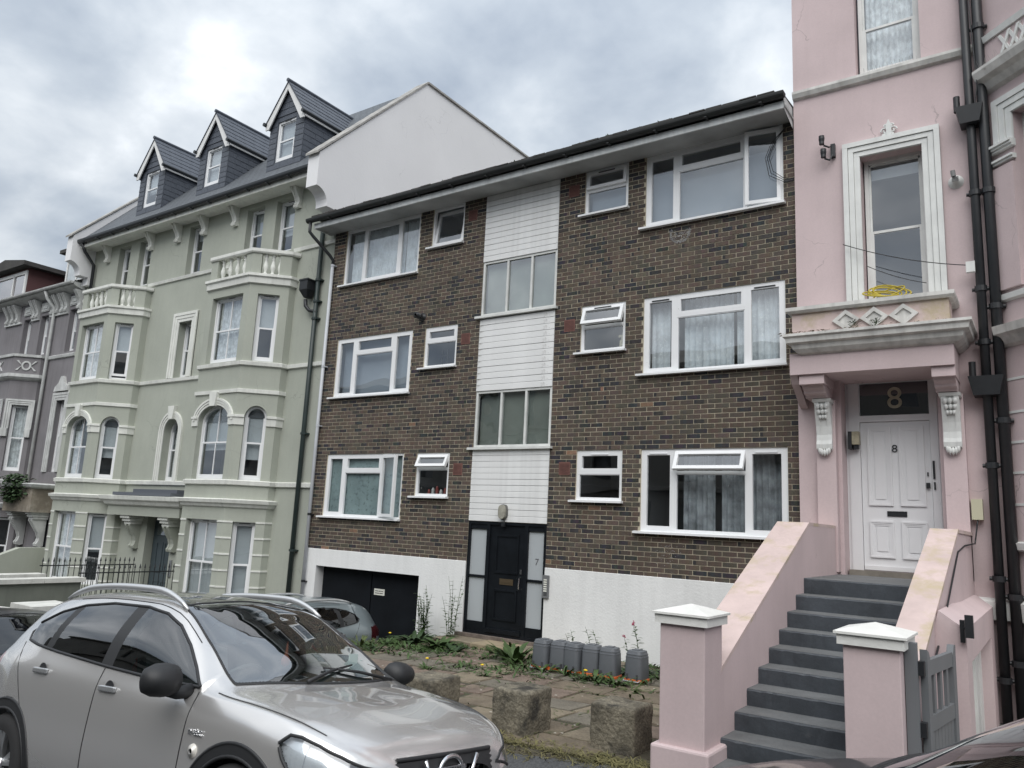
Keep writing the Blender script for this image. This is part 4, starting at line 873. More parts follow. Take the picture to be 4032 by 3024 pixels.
# rain pipes of the green house
gp = thing('green_downpipe', 'dark green rain downpipe with hopper on the right end of the sage house', 'pipe', (-13.42, GY - 0.06, -2.6))
b = MB(); b.tube([(-13.38, GY - 0.09, 7.0), (-13.38, GY - 0.09, -2.7)], 0.052, 12); b.build('pipe', GREENM, gp, True)
for z in (5.25, 4.75, 4.35, 1.75, -0.75): b = MB(); b.tube([(-13.38, GY - 0.09, z - 0.025), (-13.38, GY - 0.09, z + 0.025)], 0.068, 12); b.box(-13.48, -13.28, GY - 0.1, GY, z - 0.018, z + 0.018); b.build('joint', GREENM, gp)
b = MB(); b.add([(-13.98, 10.98, 5.55), (-13.62, 10.98, 5.55), (-13.62, 11.3, 5.55), (-13.98, 11.3, 5.55), (-13.98, 10.98, 5.28), (-13.62, 10.98, 5.28), (-13.62, 11.3, 5.28), (-13.98, 11.3, 5.28), (-13.87, 11.1, 5.08), (-13.73, 11.1, 5.08), (-13.73, 11.3, 5.08), (-13.87, 11.3, 5.08)],
             [(0, 1, 5, 4), (1, 2, 6, 5), (2, 3, 7, 6), (3, 0, 4, 7), (4, 5, 9, 8), (5, 6, 10, 9), (6, 7, 11, 10), (7, 4, 8, 11), (8, 9, 10, 11), (0, 3, 2, 1)]); b.box(-14.0, -13.6, 10.96, 11.32, 5.53, 5.57); xform(b, Matrix.Translation((.16, 0, -.28)) @ Matrix.Translation((-13.8, 11.3, 5.4)) @ Matrix.Diagonal((.74, .74, .85, 1)) @ Matrix.Translation((13.8, -11.3, -5.4))); b.build('hopper', BLACKM, gp)
b = MB(); b.tube([(-13.8, 11.2, 5.1), (-13.8, 11.22, 4.95), (-13.7, 11.25, 4.84), (-13.46, 11.26, 4.78)], 0.045, 10); xform(b, Matrix.Translation((.12, 0, -.28))); b.build('branch', BLACKM, gp, True)
b = MB(); b.tube([(-23.75, 10.82, 7.8), (-23.75, 10.95, 7.55), (-23.72, 11.25, 7.2), (-23.72, 11.27, 5.0)], 0.05, 10); tag(b.build('downpipe', BLACKM, None, True), 'black rain downpipe at the far left corner of the sage house', 'pipe')

# ================================================================== MAUVE-GREY HOUSE (far left)
MAUVE = mat('mauve_stucco', (0.205, 0.195, 0.205), 0.85, var=0.15, vscale=0.8, streak=0.12, bump=0.12, bscale=50)
MTRIM = mat('weathered_white', (0.56, 0.57, 0.56), 0.75, var=0.2, vscale=2.5, streak=0.15, stain=(0.33, 0.32, 0.29), stains=0.3, stainscale=5)
mv = thing('mauve_house', 'mauve grey terraced house with white brackets at the far left', 'house', (-28, GY, -3.2))
MX0, MX1 = -33.0, -24.22
mo = [(-28.06, -27.5, 4.66, 5.98), (-26.86, -26.3, 4.66, 5.98), (-24.98, -24.42, 4.62, 5.98), (-24.95, -24.40, 0.9, 3.1), (-25.0, -24.3, -2.6, -0.3)]
b = MB(); b.wall(FG, MX0, MX1, -4.0, 6.66, mo, 0.22); b.add([(MX0, GY, -4), (MX0, 20, -4), (MX0, 20, 6.6), (MX0, GY, 6.6)], [(0, 1, 2, 3)]); b.build('facade', MAUVE, mv)
for o_ in mo[:4]: sashw(FG, o_[0], o_[1], o_[2], o_[3], mv, rec=0.15, curt=0.8, trim=UPVC)
b = MB(); b.fbox(FG, -25.0, -24.3, -0.25, -0.2, -2.6, -0.3); b.build('front_door', DOORB, mv)
mould([(0, 4.42), (0.05, 4.44), (0.07, 4.52), (0, 4.56)], [(-26.0, GY), (MX1, GY)], 'string_course', MTRIM, mv)
mould([(0, 6.50), (0.1, 6.52), (0.30, 6.58), (0.36, 6.62), (0.36, 6.70), (0, 6.72)], [(MX0, GY), (MX1, GY)], 'eaves_cornice', MTRIM, mv)
b = MB(); b.sweep([(MX0, GY - 0.36), (MX1, GY - 0.36)], [(0.0, 6.70)] + [(0.06 - 0.06 * math.cos(t), 6.70 - 0.07 * math.sin(t)) for t in [math.pi * k / 6 for k in range(7)]]); b.build('gutter', MTRIM, mv)
for u in (-29.2, -28.85, -28.5, -27.3, -27.05, -26.05, -25.75, -25.4, -25.15, -24.34): console(FG, u, 6.50, 0.58, mv, MTRIM, 0.16, 0.26, 'eaves_bracket')
for u0, u1 in ((-29.4, -28.2), (-27.45, -26.95), (-26.2, -25.05), (-24.4, -24.24)): b = MB(); b.fbox(FG, u0, u1, 0.0, 0.06, 5.86, 5.93); b.build('impost_band', MTRIM, mv)
for c in (-27.78, -26.58, -24.70): b = MB(); b.fbox(FG, c - 0.27, c + 0.27, 0.0, 0.04, 6.1, 6.4); b.ring(FG, c - 0.24, c + 0.24, 6.13, 6.37, 0.03, 0.04, 0.055); b.fbox(FG, c - 0.14, c + 0.14, 0.04, 0.06, 6.2, 6.3); b.build('frieze_panel', MTRIM, mv)
b = MB(); b.add([(MX0, GY - 0.35, 6.72), (MX1, GY - 0.35, 6.72), (MX1, 15.2, 9.1), (MX0, 15.2, 9.1)], [(0, 1, 2, 3)]); b.build('roof', ROOF, mv)
b = MB(); b.tube([(-25.98, GY - 0.38, 6.62), (-25.98, GY - 0.3, 6.4), (-25.86, GY - 0.1, 6.12), (-25.86, GY - 0.08, 5.9), (-25.86, GY - 0.08, -2.8)], 0.05, 10); tag(b.build('white_rainpipe', MTRIM, None, True), 'weathered white rain downpipe on the front of the mauve house', 'pipe')
# roof dormer and neighbour's red-cheeked dormer
b = MB(); b.box(-26.0, -24.45, 11.5, 13.5, 6.9, 8.0); dq = b.build('roof_dormer', MTRIM, mv)
b = MB(); b.ring(Fr(0, 11.5), -25.95, -24.5, 6.95, 7.9, 0.08, 0.0, 0.03); b.fbox(Fr(0, 11.5), -25.28, -25.2, 0.0, 0.03, 7.0, 7.85); b.build('window_frame', WHITE, dq)
for u0, u1 in ((-25.87, -25.28), (-25.2, -24.58)): b = MB(); b.fbox(Fr(0, 11.5), u0, u1, 0.004, 0.012, 7.03, 7.82); b.build('pane', GLS, dq)
b = MB(); b.box(-26.2, -24.3, 11.3, 13.6, 8.0, 8.12); b.build('dormer_roof', ROOF, dq)
b = MB(); b.box(-31.6, -29.0, 11.6, 14, 6.8, 8.05); d2 = b.build('red_cheeked_dormer', mat('dark_red_cladding', (0.10, 0.045, 0.045), 0.8), mv)
b = MB(); b.ring(Fr(0, 11.6), -31.6, -29.0, 7.0, 7.95, 0.12, 0.0, 0.05); b.fbox(Fr(0, 11.6), -30.0, -29.92, 0, 0.05, 7.1, 7.85); b.build('window_frame', WHITE, d2)
b = MB(); b.fbox(Fr(0, 11.6), -31.5, -29.1, 0.004, 0.012, 7.1, 7.85); b.build('pane', GLS, d2)
b = MB(); b.extr([(-31.9, 11.3, 8.05), (-28.7, 11.3, 8.05), (-28.7, 11.3, 8.2), (-30.3, 11.3, 8.45), (-31.9, 11.3, 8.2)], (0, 3, 0)); b.build('dormer_roof', ROOF, d2)
# mauve bay
mp_ = [(-29.6, GY), (-28.6, GY - 0.7), (-26.6, GY - 0.7), (-26.05, GY - 0.15), (-26.05, GY)]
FM = Fr(0, GY - 0.7); FMR = Fr(-26.6, GY - 0.7, 0.707, 0.707)
b = MB(); b.wall(FM, -28.6, -26.6, -4.0, 3.9, [(-28.2, -27.0, 0.9, 2.95), (-28.2, -27.0, -2.2, -0.5)], 0.14); b.wall(FMR, 0, 0.78, -4, 3.9, [(0.14, 0.64, 0.9, 2.95), (0.14, 0.64, -2.2, -0.5)], 0.14)
b.add([(-29.6, GY, -4), (-28.6, GY - 0.7, -4), (-28.6, GY - 0.7, 3.9), (-29.6, GY, 3.9)], [(0, 1, 2, 3)]); b.add([(-26.05, GY - 0.15, -4), (-26.05, GY, -4), (-26.05, GY, 3.9), (-26.05, GY - 0.15, 3.9)], [(0, 1, 2, 3)]); b.add([(p[0], p[1], 3.9) for p in mp_], [tuple(range(5))]); b.build('bay', MAUVE, mv)
for F_, u0, u1 in ((FM, -28.2, -27.0), (FMR, 0.14, 0.64)):
    sashw(F_, u0, u1, 0.9, 2.95, mv, rec=0.1, curt=0.9); sashw(F_, u0, u1, -2.2, -0.5, mv, rec=0.1); surround(F_, u0 + 0.01, u1 - 0.01, 2.2, 2.94, 0.18, mv, MTRIM)
    b = MB(); b.fbox(F_, u0 - 0.24, u0, 0, 0.08, 1.95, 2.2); b.fbox(F_, u1, u1 + 0.16, 0, 0.08, 1.95, 2.2); b.build('impost_block', MTRIM, mv)
b = MB(); b.sweep(mp_, [(-0.1, 3.9), (0.0, 3.9), (0.0, 4.5), (-0.1, 4.5)]); b.build('parapet', MAUVE, mv)
mould([(0, 3.72), (0.08, 3.76), (0.14, 3.82), (0.14, 3.92), (-0.1, 3.95)], mp_, 'bay_cornice', MTRIM, mv); mould([(-0.14, 4.46), (0.05, 4.48), (0.06, 4.56), (-0.14, 4.58)], mp_, 'parapet_coping', MTRIM, mv)
mould([(0, 0.5), (0.06, 0.52), (0.07, 0.62), (0, 0.64)], mp_, 'string_course', MTRIM, mv); mould([(0, -0.25), (0.1, -0.22), (0.16, -0.1), (0, -0.06)], mp_, 'bay_cornice', MTRIM, mv)
for F_, c in ((FMR, 0.38), (FM, -27.6)):
    b = MB()
    for k in range(20):
        t0, t1 = 2 * math.pi * k / 20, 2 * math.pi * (k + 1) / 20; b.fpoly(F_, [(c + 0.14 * math.cos(t0), 4.2 + 0.15 * math.sin(t0)), (c + 0.14 * math.cos(t1), 4.2 + 0.15 * math.sin(t1)), (c + 0.09 * math.cos(t1), 4.2 + 0.10 * math.sin(t1)), (c + 0.09 * math.cos(t0), 4.2 + 0.10 * math.sin(t0))], 0.0, 0.03)
    for s_ in (-1, 1):
        for q in (-1, 1): b.fpoly(F_, [(c + s_ * 0.12, 4.2), (c + s_ * 0.15, 4.2 + q * 0.02), (c + s_ * 0.3, 4.2 + q * 0.15), (c + s_ * 0.24, 4.2 + q * 0.16)], 0.0, 0.03)
    b.build('ring_ornament', MTRIM, mv)
surround(FG, -24.93, -24.42, 0.9, 3.08, 0.24, mv, MTRIM)
b = MB(); b.fpoly(FG, [(-25.1, 3.36), (-24.25, 3.36), (-24.3, 3.5), (-24.5, 3.62), (-24.6, 3.82), (-24.75, 3.82), (-24.85, 3.62), (-25.05, 3.5)], 0.0, 0.08); b.build('pediment_ornament', MTRIM, mv)
# portico of the mauve house with bare render and ivy
b = MB(); b.box(-26.0, -24.25, 10.75, GY, -0.3, 0.45); b.build('porch_entablature', mat('bare_render', (0.22, 0.19, 0.15), 0.9, var=0.4, vscale=2, stain=(0.36, 0.33, 0.28), stains=0.5, stainscale=1.6), mv)
mould([(0, 0.38), (0.08, 0.42), (0.12, 0.5), (0, 0.54)], [(-26.0, GY), (-26.0, 10.75), (-24.25, 10.75), (-24.25, GY)], 'porch_cornice', MTRIM, mv)
for u in (-25.75, -24.5): console(Fr(0, GY - 0.02), u, -0.5, 0.8, mv, MTRIM, 0.2, 0.42); b = MB(); [b.fbox(FG, u - 0.14 - k * 0.02, u + 0.14 + k * 0.02, 0, 0.42 + k * 0.05, -0.5 + k * 0.07, -0.435 + k * 0.07) for k in range(3)]; b.build('bracket', MTRIM, mv)
# ================================================================== FRONT WALLS AND RAILINGS OF THE GREEN HOUSE
CAPW = mat('coping_white', (0.66, 0.66, 0.62), 0.7, var=0.15, vscale=3, streak=0.1)
GWALL = mat('grey_green_wall', (0.19, 0.205, 0.175), 0.85, var=0.18, vscale=1.2, streak=0.1, bump=0.12, bscale=50)
for X, nm, zc_ in ((-17.4, 'nearer', -1.55), (-19.15, 'further', -1.60)):
    t = thing('path_wall', 'grey green path wall with white coping, %s of the two beside the railings' % nm, 'wall', (X, 7.6, -3.0), 'path walls of the sage house')
    b = MB(); b.box(X - 0.12, X + 0.12, 6.5, 8.92, -3.1, zc_ - 0.09); b.build('wall_body', GWALL, t)
    for k in range(3): b = MB(); b.box(X - 0.19, X + 0.19, 6.45 + k * 0.845, 6.45 + (k + 1) * 0.845 - 0.006, zc_ - 0.09, zc_); b.build('coping_stone', CAPW, t)
    rl = thing('railing', 'black spiked iron railing, %s of the two leading to the sage house door' % nm, 'railing', (X, 10, -2.6), 'iron railings beside the path')
    zr = -1.47 if X > -18 else -1.43
    b = MB(); b.box(X - 0.02, X + 0.02, 8.9, 11.15, zr - 0.012, zr + 0.012); b.box(X - 0.02, X + 0.02, 8.9, 11.15, -2.5, -2.47); b.build('rail', BLACKM, rl)
    n = 19; bm = MB(); bm.tube([(0, 0, -2.75), (0, 0, zr + 0.10)], 0.0085, 6); bm.lathe((0, 0, zr), [(0.009, 0.08), (0.022, 0.10), (0.018, 0.115), (0.002, 0.19)], 6)
    o0 = bm.build('spiked_bar', BLACKM, None); me = o0.data; bpy.data.objects.remove(o0)
    for k in range(n): o = bpy.data.objects.new('spiked_bar', me); o.location = (X, 8.95 + k * 2.18 / (n - 1), 0); link(o, rl)
sheet('sage_forecourt', [-24.1, -13.0], [6.3, 11.3], lambda x, y: -2.72, CONC)
bw = thing('boundary_wall', 'sage boundary wall sloping down beside the mauve house', 'wall', (-24.15, 10.5, -3.0))
b = MB(); b.extr([(-24.25, 11.32, -3.2), (-24.25, 11.32, -1.29), (-24.25, 10.55, -1.29), (-24.25, 8.6, -2.1), (-24.25, 8.6, -3.2)], (0.25, 0, 0)); b.build('wall_body', GREEN, bw)
fw = thing('front_garden_wall', 'grey green front garden wall with white sloping coping and end pier', 'wall', (-15, 6.4, -3.0))
b = MB(); b.extr([(-24, 6.32, -3.3), (-13.9, 6.32, -3.0), (-13.9, 6.32, -1.83), (-24, 6.32, -2.35)], (0, 0.2, 0)); b.build('wall_body', GWALL, fw)
b = MB(); b.extr([(-24, 6.27, -2.35), (-13.9, 6.27, -1.83), (-13.9, 6.27, -1.76), (-24, 6.27, -2.28)], (0, 0.3, 0)); b.build('coping', CAPW, fw)
b = MB(); b.box(-13.9, -13.3, 6.2, 6.75, -3.0, -1.72); b.build('pier', GWALL, fw)
b = MB(); b.box(-13.97, -13.23, 6.13, 6.82, -1.72, -1.62); b.build('pier_cap', CAPW, fw)
dw = thing('low_wall', 'low mossy stone wall between the weedy forecourt and the garage drive', 'wall', (-9.73, 9, -3.0))
MSTONE = mat('mossy_stone', (0.105, 0.092, 0.075), 0.95, var=0.4, vscale=3, bump=0.6, bscale=22, grain=0.25, stain=(0.055, 0.06, 0.035), stains=0.45, stainscale=4)
b = MB(); b.box(-9.86, -9.6, 6.3, 11.28, -3.05, -2.22); b.build('wall_body', MSTONE, dw)
for k in range(9): b = MB(); b.box(-9.9, -9.56, 6.28 + k * 0.555, 6.28 + (k + 1) * 0.555 - 0.012, -2.22, -2.155 + rng.uniform(-0.008, 0.008)); b.build('coping_stone', MSTONE, dw)

# ================================================================== PINK HOUSE
PX0, PY0 = -2.88, 11.25
FPk = Fr(0, PY0)
PINK = mat('pink_stucco', (0.585, 0.475, 0.478), 0.8, crack=0.30, stain=(0.42, 0.35, 0.32), stains=0.22, stainscale=5, var=0.10, vscale=0.9, streak=0.025, bump=0.10, bscale=7, grain=0.03)
PINKS = mat('pink_stucco_weathered', (0.58, 0.465, 0.44), 0.85, crack=0.3, var=0.12, vscale=2.5, streak=0.05, bump=0.2, bscale=30, stain=(0.47, 0.39, 0.28), stains=0.50, stainscale=2.6)
PTRIM = mat('pink_house_white', (0.72, 0.73, 0.71), 0.6, var=0.10, vscale=3, streak=0.08, bump=0.1, bscale=30)
PTRIMD = mat('stained_white_cornice', (0.66, 0.65, 0.62), 0.7, var=0.2, vscale=4, streak=0.2, stain=(0.30, 0.27, 0.24), stains=0.34, stainscale=6)
pink = thing('pink_house', 'tall pink stuccoed house with number 8 on its white door', 'house', (-1.8, PY0, -2.0))
pops = [(-1.98, -1.13, 6.74, 9.1), (-1.97, -1.17, 3.25, 5.45), (-2.32, -1.14, -0.45, 2.19)]
b = MB(); b.wall(FPk, PX0, -0.36, -2.3, 13.0, pops, 0.34)
b.add([(PX0, PY0, -2.3), (PX0, 21, -2.3), (PX0, 21, 13), (PX0, PY0, 13)], [(0, 1, 2, 3)]); b.add([(PX0, 21, -2.3), (7, 21, -2.3), (7, 21, 13), (PX0, 21, 13)], [(0, 1, 2, 3)])
b.build('facade', PINK, pink)
b = MB(); b.add([(PX0, PY0, 13), (7, PY0, 13), (7, 21, 13), (PX0, 21, 13)], [(0, 1, 2, 3)]); b.build('roof', ROOF, pink)
SKYR = mat('pale_curtain_room', (0.20, 0.22, 0.26), 0.95)
w1 = sashw(FPk, -1.95, -1.14, 6.74, 9.08, pink, rec=0.14, mid=0.33, trim=PTRIM, vent=False, roomm=SKYR); curtain(FPk, -1.88, -1.2, 6.8, 8.95, -0.32, w1, CURT, 0.03, 12)
w2 = sashw(FPk, -1.95, -1.17, 3.25, 5.45, pink, rec=0.2, mid=0.5, trim=PTRIM, vent=False, blind=0.12, roomm=SKYR)
surround(FPk, -1.965, -1.175, 3.14, 5.44, 0.225, pink, PTRIM, 3, 0.07)
# crest over the window: a small acanthus made of scrolls
b = MB(); cx, cz = -1.57, 5.74
for s_ in (-1, 1):
    for r0, turns, ox, oz in ((0.055, 1.2, 0.05, 0.0), (0.035, 1.0, 0.03, 0.07)):
        pts = [FPk.p(cx + s_ * (ox + r0 * (1 - k / 14) * math.cos(k * 0.6)), 0.04, cz + oz + r0 * (1 - k / 14) * math.sin(k * 0.6)) for k in range(13)]; b.tube(pts, 0.013, 6)
b.fpoly(FPk, [(cx - 0.03, cz - 0.07), (cx + 0.03, cz - 0.07), (cx + 0.035, cz + 0.08), (cx, cz + 0.17), (cx - 0.035, cz + 0.08)], 0.0, 0.06)
for a in (-0.7, 0.7): b.fpoly(FPk, [(cx, cz), (cx + math.sin(a) * 0.12 - 0.015, cz - 0.05), (cx + math.sin(a) * 0.13, cz - 0.09), (cx, cz - 0.04)], 0.0, 0.05)
b.build('window_crest', PTRIM, pink)
mould([(0, 6.58), (0.05, 6.60), (0.08, 6.66), (0.08, 6.70), (0, 6.72)], [(PX0, PY0), (-0.30, PY0)], 'string_course', PTRIMD, pink)
# porch
b = MB(); b.box(-2.83, -0.87, 10.62, PY0, 2.19, 2.48); b.box(-2.72, -2.40, 10.66, PY0, 2.06, 2.19); b.box(-1.13, -0.87, 10.66, PY0, 2.06, 2.19); b.build('porch_entablature', PINK, pink)
for u0, u1 in ((-2.70, -2.42), (-1.12, -0.88)):
    b = MB(); F_ = FPk; A = [F_.p(u0, p, z) for p, z in ((0, 2.06), (0.52, 2.06), (0.50, 2.02), (0.44, 1.99), (0.43, 1.96), (0.36, 1.94), (0.34, 1.91), (0, 1.91))]; b.extr(A, (u1 - u0, 0, 0)); b.build('corbel', PINK, pink)
b = MB(); A = [(-2.84, y, z) for y, z in ((11.25, 2.19), (10.66, 2.19), (10.75, 2.08), (10.95, 1.96), (11.1, 1.85), (11.25, 1.8))]; b.extr(A, (0.10, 0, 0)); b.build('side_bracket', PINK, pink)
for u0, u1 in ((-2.62, -2.37), (-1.09, -0.84)): b = MB(); b.fbox(FPk, u0, u1, 0.0, 0.13, -0.4, 1.91); b.build('pilaster', PINK, pink)
b = MB(); b.fbox(FPk, PX0, -2.62, 0.0, 0.04, -2.2, 2.0); b.build('corner_strip', PINK, pink)
FPp = Fr(0, PY0 - 0.13)
def ornate_console(u, z1):
    h = 0.78; wd = 0.20; o = console(FPp, u, z1 - 0.03, h - 0.12, pink, PTRIM, wd, 0.16)
    b = MB(); A = [FPp.p(u - wd / 2 - 0.02, 0, z1), FPp.p(u - wd / 2 - 0.02, 0.19, z1), FPp.p(u - wd / 2 - 0.02, 0.17, z1 - 0.04), FPp.p(u - wd / 2 - 0.02, 0, z1 - 0.05)]; b.extr(A, (wd + 0.04, 0, 0)); b.build('console_cap', PTRIM, o)
    b = MB()   # leaf masks on the upper scroll and at the foot
    for k, (dz, s_) in enumerate(((-0.10, 1.0), (-0.17, 0.85), (-0.24, 0.65))):
        for sx in (-1, 0, 1): b.lathe(FPp.p(u + sx * 0.055 * s_, 0.15 - 0.02 * k, z1 + dz), [(0.001, -0.05 * s_), (0.028 * s_, -0.015), (0.030 * s_, 0.02), (0.001, 0.045 * s_)], 7)
    b.build('acanthus', PTRIM, o, True); b = MB()
    for k, a in enumerate((-0.9, -0.45, 0, 0.45, 0.9)):
        p = FPp.p(u + math.sin(a) * 0.075, 0.055, z1 - 0.70 + (1 - math.cos(a)) * 0.07 - 0.02); b.lathe(p, [(0.001, -0.06), (0.024, -0.015), (0.022, 0.02), (0.001, 0.05)], 7)
    b.build('leaf_drop', PTRIM, o, True)
for u in (-2.505, -0.975): ornate_console(u, 1.90)
pp = [(-2.66, PY0), (-2.66, 10.62), (-0.86, 10.62), (-0.86, PY0)]
mould([(0, 2.45), (0.05, 2.47), (0.10, 2.52), (0.12, 2.58), (0.17, 2.60), (0.18, 2.66), (0.21, 2.68), (0.21, 2.715), (-0.6, 2.74), (-0.6, 2.47)], pp, 'porch_cornice', PTRIMD, pink)
b = MB(); b.box(-2.80, -0.90, 10.66, 11.0, 2.73, 3.05); par_ = b.build('porch_parapet', PINKS, pink)
mould([(-0.42, 3.05), (0.04, 3.05), (0.07, 3.08), (0.07, 3.13), (-0.42, 3.15)], [(-2.80, PY0), (-2.80, 10.66), (-0.90, 10.66), (-0.90, PY0)], 'parapet_coping', PTRIMD, pink)
FPa = Fr(0, 10.66)
for k in range(3):
    cx = -2.10 + 0.345 * k; b = MB(); R1, R2 = (0.172, 0.140), (0.10, 0.08)
    O = [(cx - R1[0], 2.89), (cx, 2.89 - R1[1]), (cx + R1[0], 2.89), (cx, 2.89 + R1[1])]; I = [(cx - R2[0], 2.89), (cx, 2.89 - R2[1]), (cx + R2[0], 2.89), (cx, 2.89 + R2[1])]
    for i in range(4): j = (i + 1) % 4; b.fpoly(FPa, [O[i], O[j], I[j], I[i]], 0.0, 0.035)
    b.fpoly(FPa, I, 0.0, 0.012); b.build('diamond_ornament', PTRIMD, par_)
# door set
FDo = Fr(0, 11.55); WDOOR = mat('white_door_paint', (0.76, 0.76, 0.77), 0.35, var=0.03)
b = MB(); b.ring(FDo, -2.32, -1.14, -0.45, 2.25, 0.04, -0.05, 0.0); b.fbox(FDo, -2.28, -2.14, -0.05, 0.02, -0.42, 2.21); b.fbox(FDo, -1.275, -1.18, -0.05, 0.02, -0.42, 2.21); b.fbox(FDo, -2.14, -1.275, -0.05, 0.02, 1.645, 1.73); b.fbox(FDo, -2.14, -1.275, -0.05, 0.02, 2.185, 2.21)
dfr = b.build('door_frame', WDOOR, pink)
b = MB(); b.fbox(FDo, -2.135, -1.28, -0.03, -0.022, 1.73, 2.185); fan = b.build('fanlight', glass('dark_fanlight', boost=2.0, base=0.05, opaque=(0.008, 0.009, 0.012)), pink)
wall_text("8", 0.42, -1.69, 11.565, 1.955, mat('gold_leaf', (0.42, 0.39, 0.30), 0.4, metal=0.3), 'house_number', fan, 0.002)
b = MB(); b.fbox(FDo, -2.135, -1.28, -0.045, -0.005, -0.36, 1.64)
def dpanel(b, u0, u1, z0, z1):
    for k, (t, wo) in enumerate(((0.022, 0.018), (0.022, 0.010), (0.02, 0.004))): o_ = 0.022 * k; b.ring(FDo, u0 + o_, u1 - o_, z0 + o_, z1 - o_, t, -0.005, wo)
    b.fbox(FDo, u0 + 0.085, u1 - 0.085, -0.005, 0.006, z0 + 0.085, z1 - 0.085)
for u0, u1 in ((-2.05, -1.75), (-1.66, -1.355)): dpanel(b, u0, u1, 0.50, 1.575); dpanel(b, u0, u1, -0.19, 0.295)
b.fbox(FDo, -2.13, -1.285, -0.005, 0.02, -0.355, -0.30)
pdoor = b.build('front_door', WDOOR, pink)
wall_text("8", 0.145, -1.71, 11.548, 1.265, BLACKM, 'house_number', pdoor, 0.005, sx=1.05)
b = MB(); b.ring(FDo, -1.83, -1.59, 0.36, 0.43, 0.014, -0.005, 0.008); b.fbox(FDo, -1.816, -1.604, -0.005, 0.003, 0.374, 0.416); b.build('letter_plate', BLACKM, pdoor)
b = MB(); b.fbox(FDo, -1.345, -1.30, -0.005, 0.035, 0.74, 0.81); b.fbox(FDo, -1.33, -1.315, -0.005, 0.012, 0.90, 0.95); b.build('lock', BLACKM, pdoor)
b = MB(); b.fbox(FDo, -1.26, -1.235, 0.02, 0.035, 0.86, 1.10); b.fbox(FDo, -1.255, -1.235, 0.02, 0.035, 0.72, 0.82); b.build('entry_keypad', BLACKM, dfr)
b = MB(); b.fbox(FDo, -2.3, -1.16, 0.02, 0.16, -0.45, -0.365); b.build('threshold', mat('worn_step', (0.22, 0.20, 0.17), 0.9, var=0.3, vscale=6), pink)
lm = thing('porch_lamp', 'black wall lamp with yellowed diffuser left of the white door', 'lamp', (-2.24, 11.4, 1.26))
b = MB(); b.fbox(FDo, -2.27, -2.22, 0.02, 0.16, 1.26, 1.50); b.build('backplate', BLACKM, lm); b = MB(); b.fbox(FDo, -2.22, -2.13, 0.04, 0.15, 1.32, 1.50); b.build('diffuser', mat('yellowed', (0.42, 0.38, 0.27), 0.5, var=0.4, vscale=12), lm); b = MB(); b.fbox(FDo, -2.20, -2.14, 0.06, 0.13, 1.26, 1.32); b.build('sensor', BLACKM, lm)
# right-hand canted bay
FBy = Fr(-0.36, 11.20, 0.74, -0.67); bl = 1.3
b = MB(); b.wall(FBy, 0, bl, -2.3, 13.0, [(0.34, 0.95, 3.4, 5.5), (0.34, 0.95, 0.3, 2.2)], 0.2); b.add([(-0.36, PY0, -2.3), (-0.36, 11.20, -2.3), (-0.36, 11.20, 13), (-0.36, PY0, 13)], [(0, 1, 2, 3)])
e_ = FBy.p(bl, 0, 0); FBf = Fr(e_.x, e_.y); b.wall(FBf, 0, 2.4, -2.3, 13, [(0.5, 1.9, 3.4, 5.5), (0.5, 1.9, 0.3, 2.2)], 0.2); b.add([(e_.x + 2.4, e_.y, -2.3), (7, PY0, -2.3), (7, PY0, 13), (e_.x + 2.4, e_.y, 13)], [(0, 1, 2, 3)]); b.build('bay', PINK, pink)
for F_, u0, u1 in ((FBy, 0.34, 0.95), (FBf, 0.5, 1.9)): sashw(F_, u0, u1, 3.4, 5.5, pink, rec=0.15, trim=PTRIM, vent=False, roomm=SKYR); sashw(F_, u0, u1, 0.3, 2.2, pink, rec=0.15, trim=PTRIM, vent=False, roomm=SKYR)
surround(FBy, 0.345, 0.945, 5.12, 5.49, 0.26, pink, PTRIM, 3, 0.06)
b = MB(); b.fbox(FBy, 0.04, 0.34, 0.0, 0.05, 3.2, 4.82); b.build('bay_pilaster', PINK, pink)
for z in (4.86, 5.03): b = MB(); [b.fbox(FBy, 0.02 - k * 0.02, 0.36, 0.0, 0.06 + k * 0.025, z + k * 0.03, z + 0.03 + k * 0.03) for k in range(2 + (z > 5))]; b.build('pilaster_cap', PTRIM, pink)
by = [(-0.36, 11.20), (e_.x, e_.y), (e_.x + 2.4, e_.y)]
mould([(0, 5.92), (0.06, 5.95), (0.12, 6.03), (0.20, 6.07), (0.24, 6.16), (0.24, 6.20), (-0.1, 6.24)], by, 'bay_cornice', PTRIMD, pink)
b = MB(); b.sweep(by, [(-0.1, 6.2), (0.06, 6.2), (0.06, 6.62), (-0.1, 6.62)]); b.build('bay_parapet', PINK, pink)
mould([(-0.1, 6.62), (0.09, 6.62), (0.11, 6.70), (-0.1, 6.73)], by, 'parapet_coping', PTRIM, pink)
b = MB()
for k in range(4):
    u = 0.38 + k * 0.14
    for s_ in (-1, 1): b.fpoly(FBy, [(u - s_ * 0.08 - 0.022, 6.26), (u - s_ * 0.08 + 0.022, 6.26), (u + s_ * 0.08 + 0.022, 6.58), (u + s_ * 0.08 - 0.022, 6.58)], 0.06, 0.085 + 0.004 * s_)
b.build('lattice_ornament', PTRIM, pink)
mould([(0, 2.47), (0.06, 2.50), (0.12, 2.58), (0.17, 2.62), (0.19, 2.72), (0, 2.75)], by, 'bay_cornice', PTRIMD, pink)
mould([(0, 3.05), (0.05, 3.07), (0.06, 3.14), (0, 3.16)], by, 'string_course', PTRIM, pink)
for z in (2.05, 1.64, 1.27, 0.90, 0.52): mould([(0, z), (0.008, z), (0.008, z + 0.03), (0, z + 0.03)], [by[0], (FBy.p(0.34, 0, 0).x, FBy.p(0.34, 0, 0).y)], 'groove_band', PTRIM, pink)
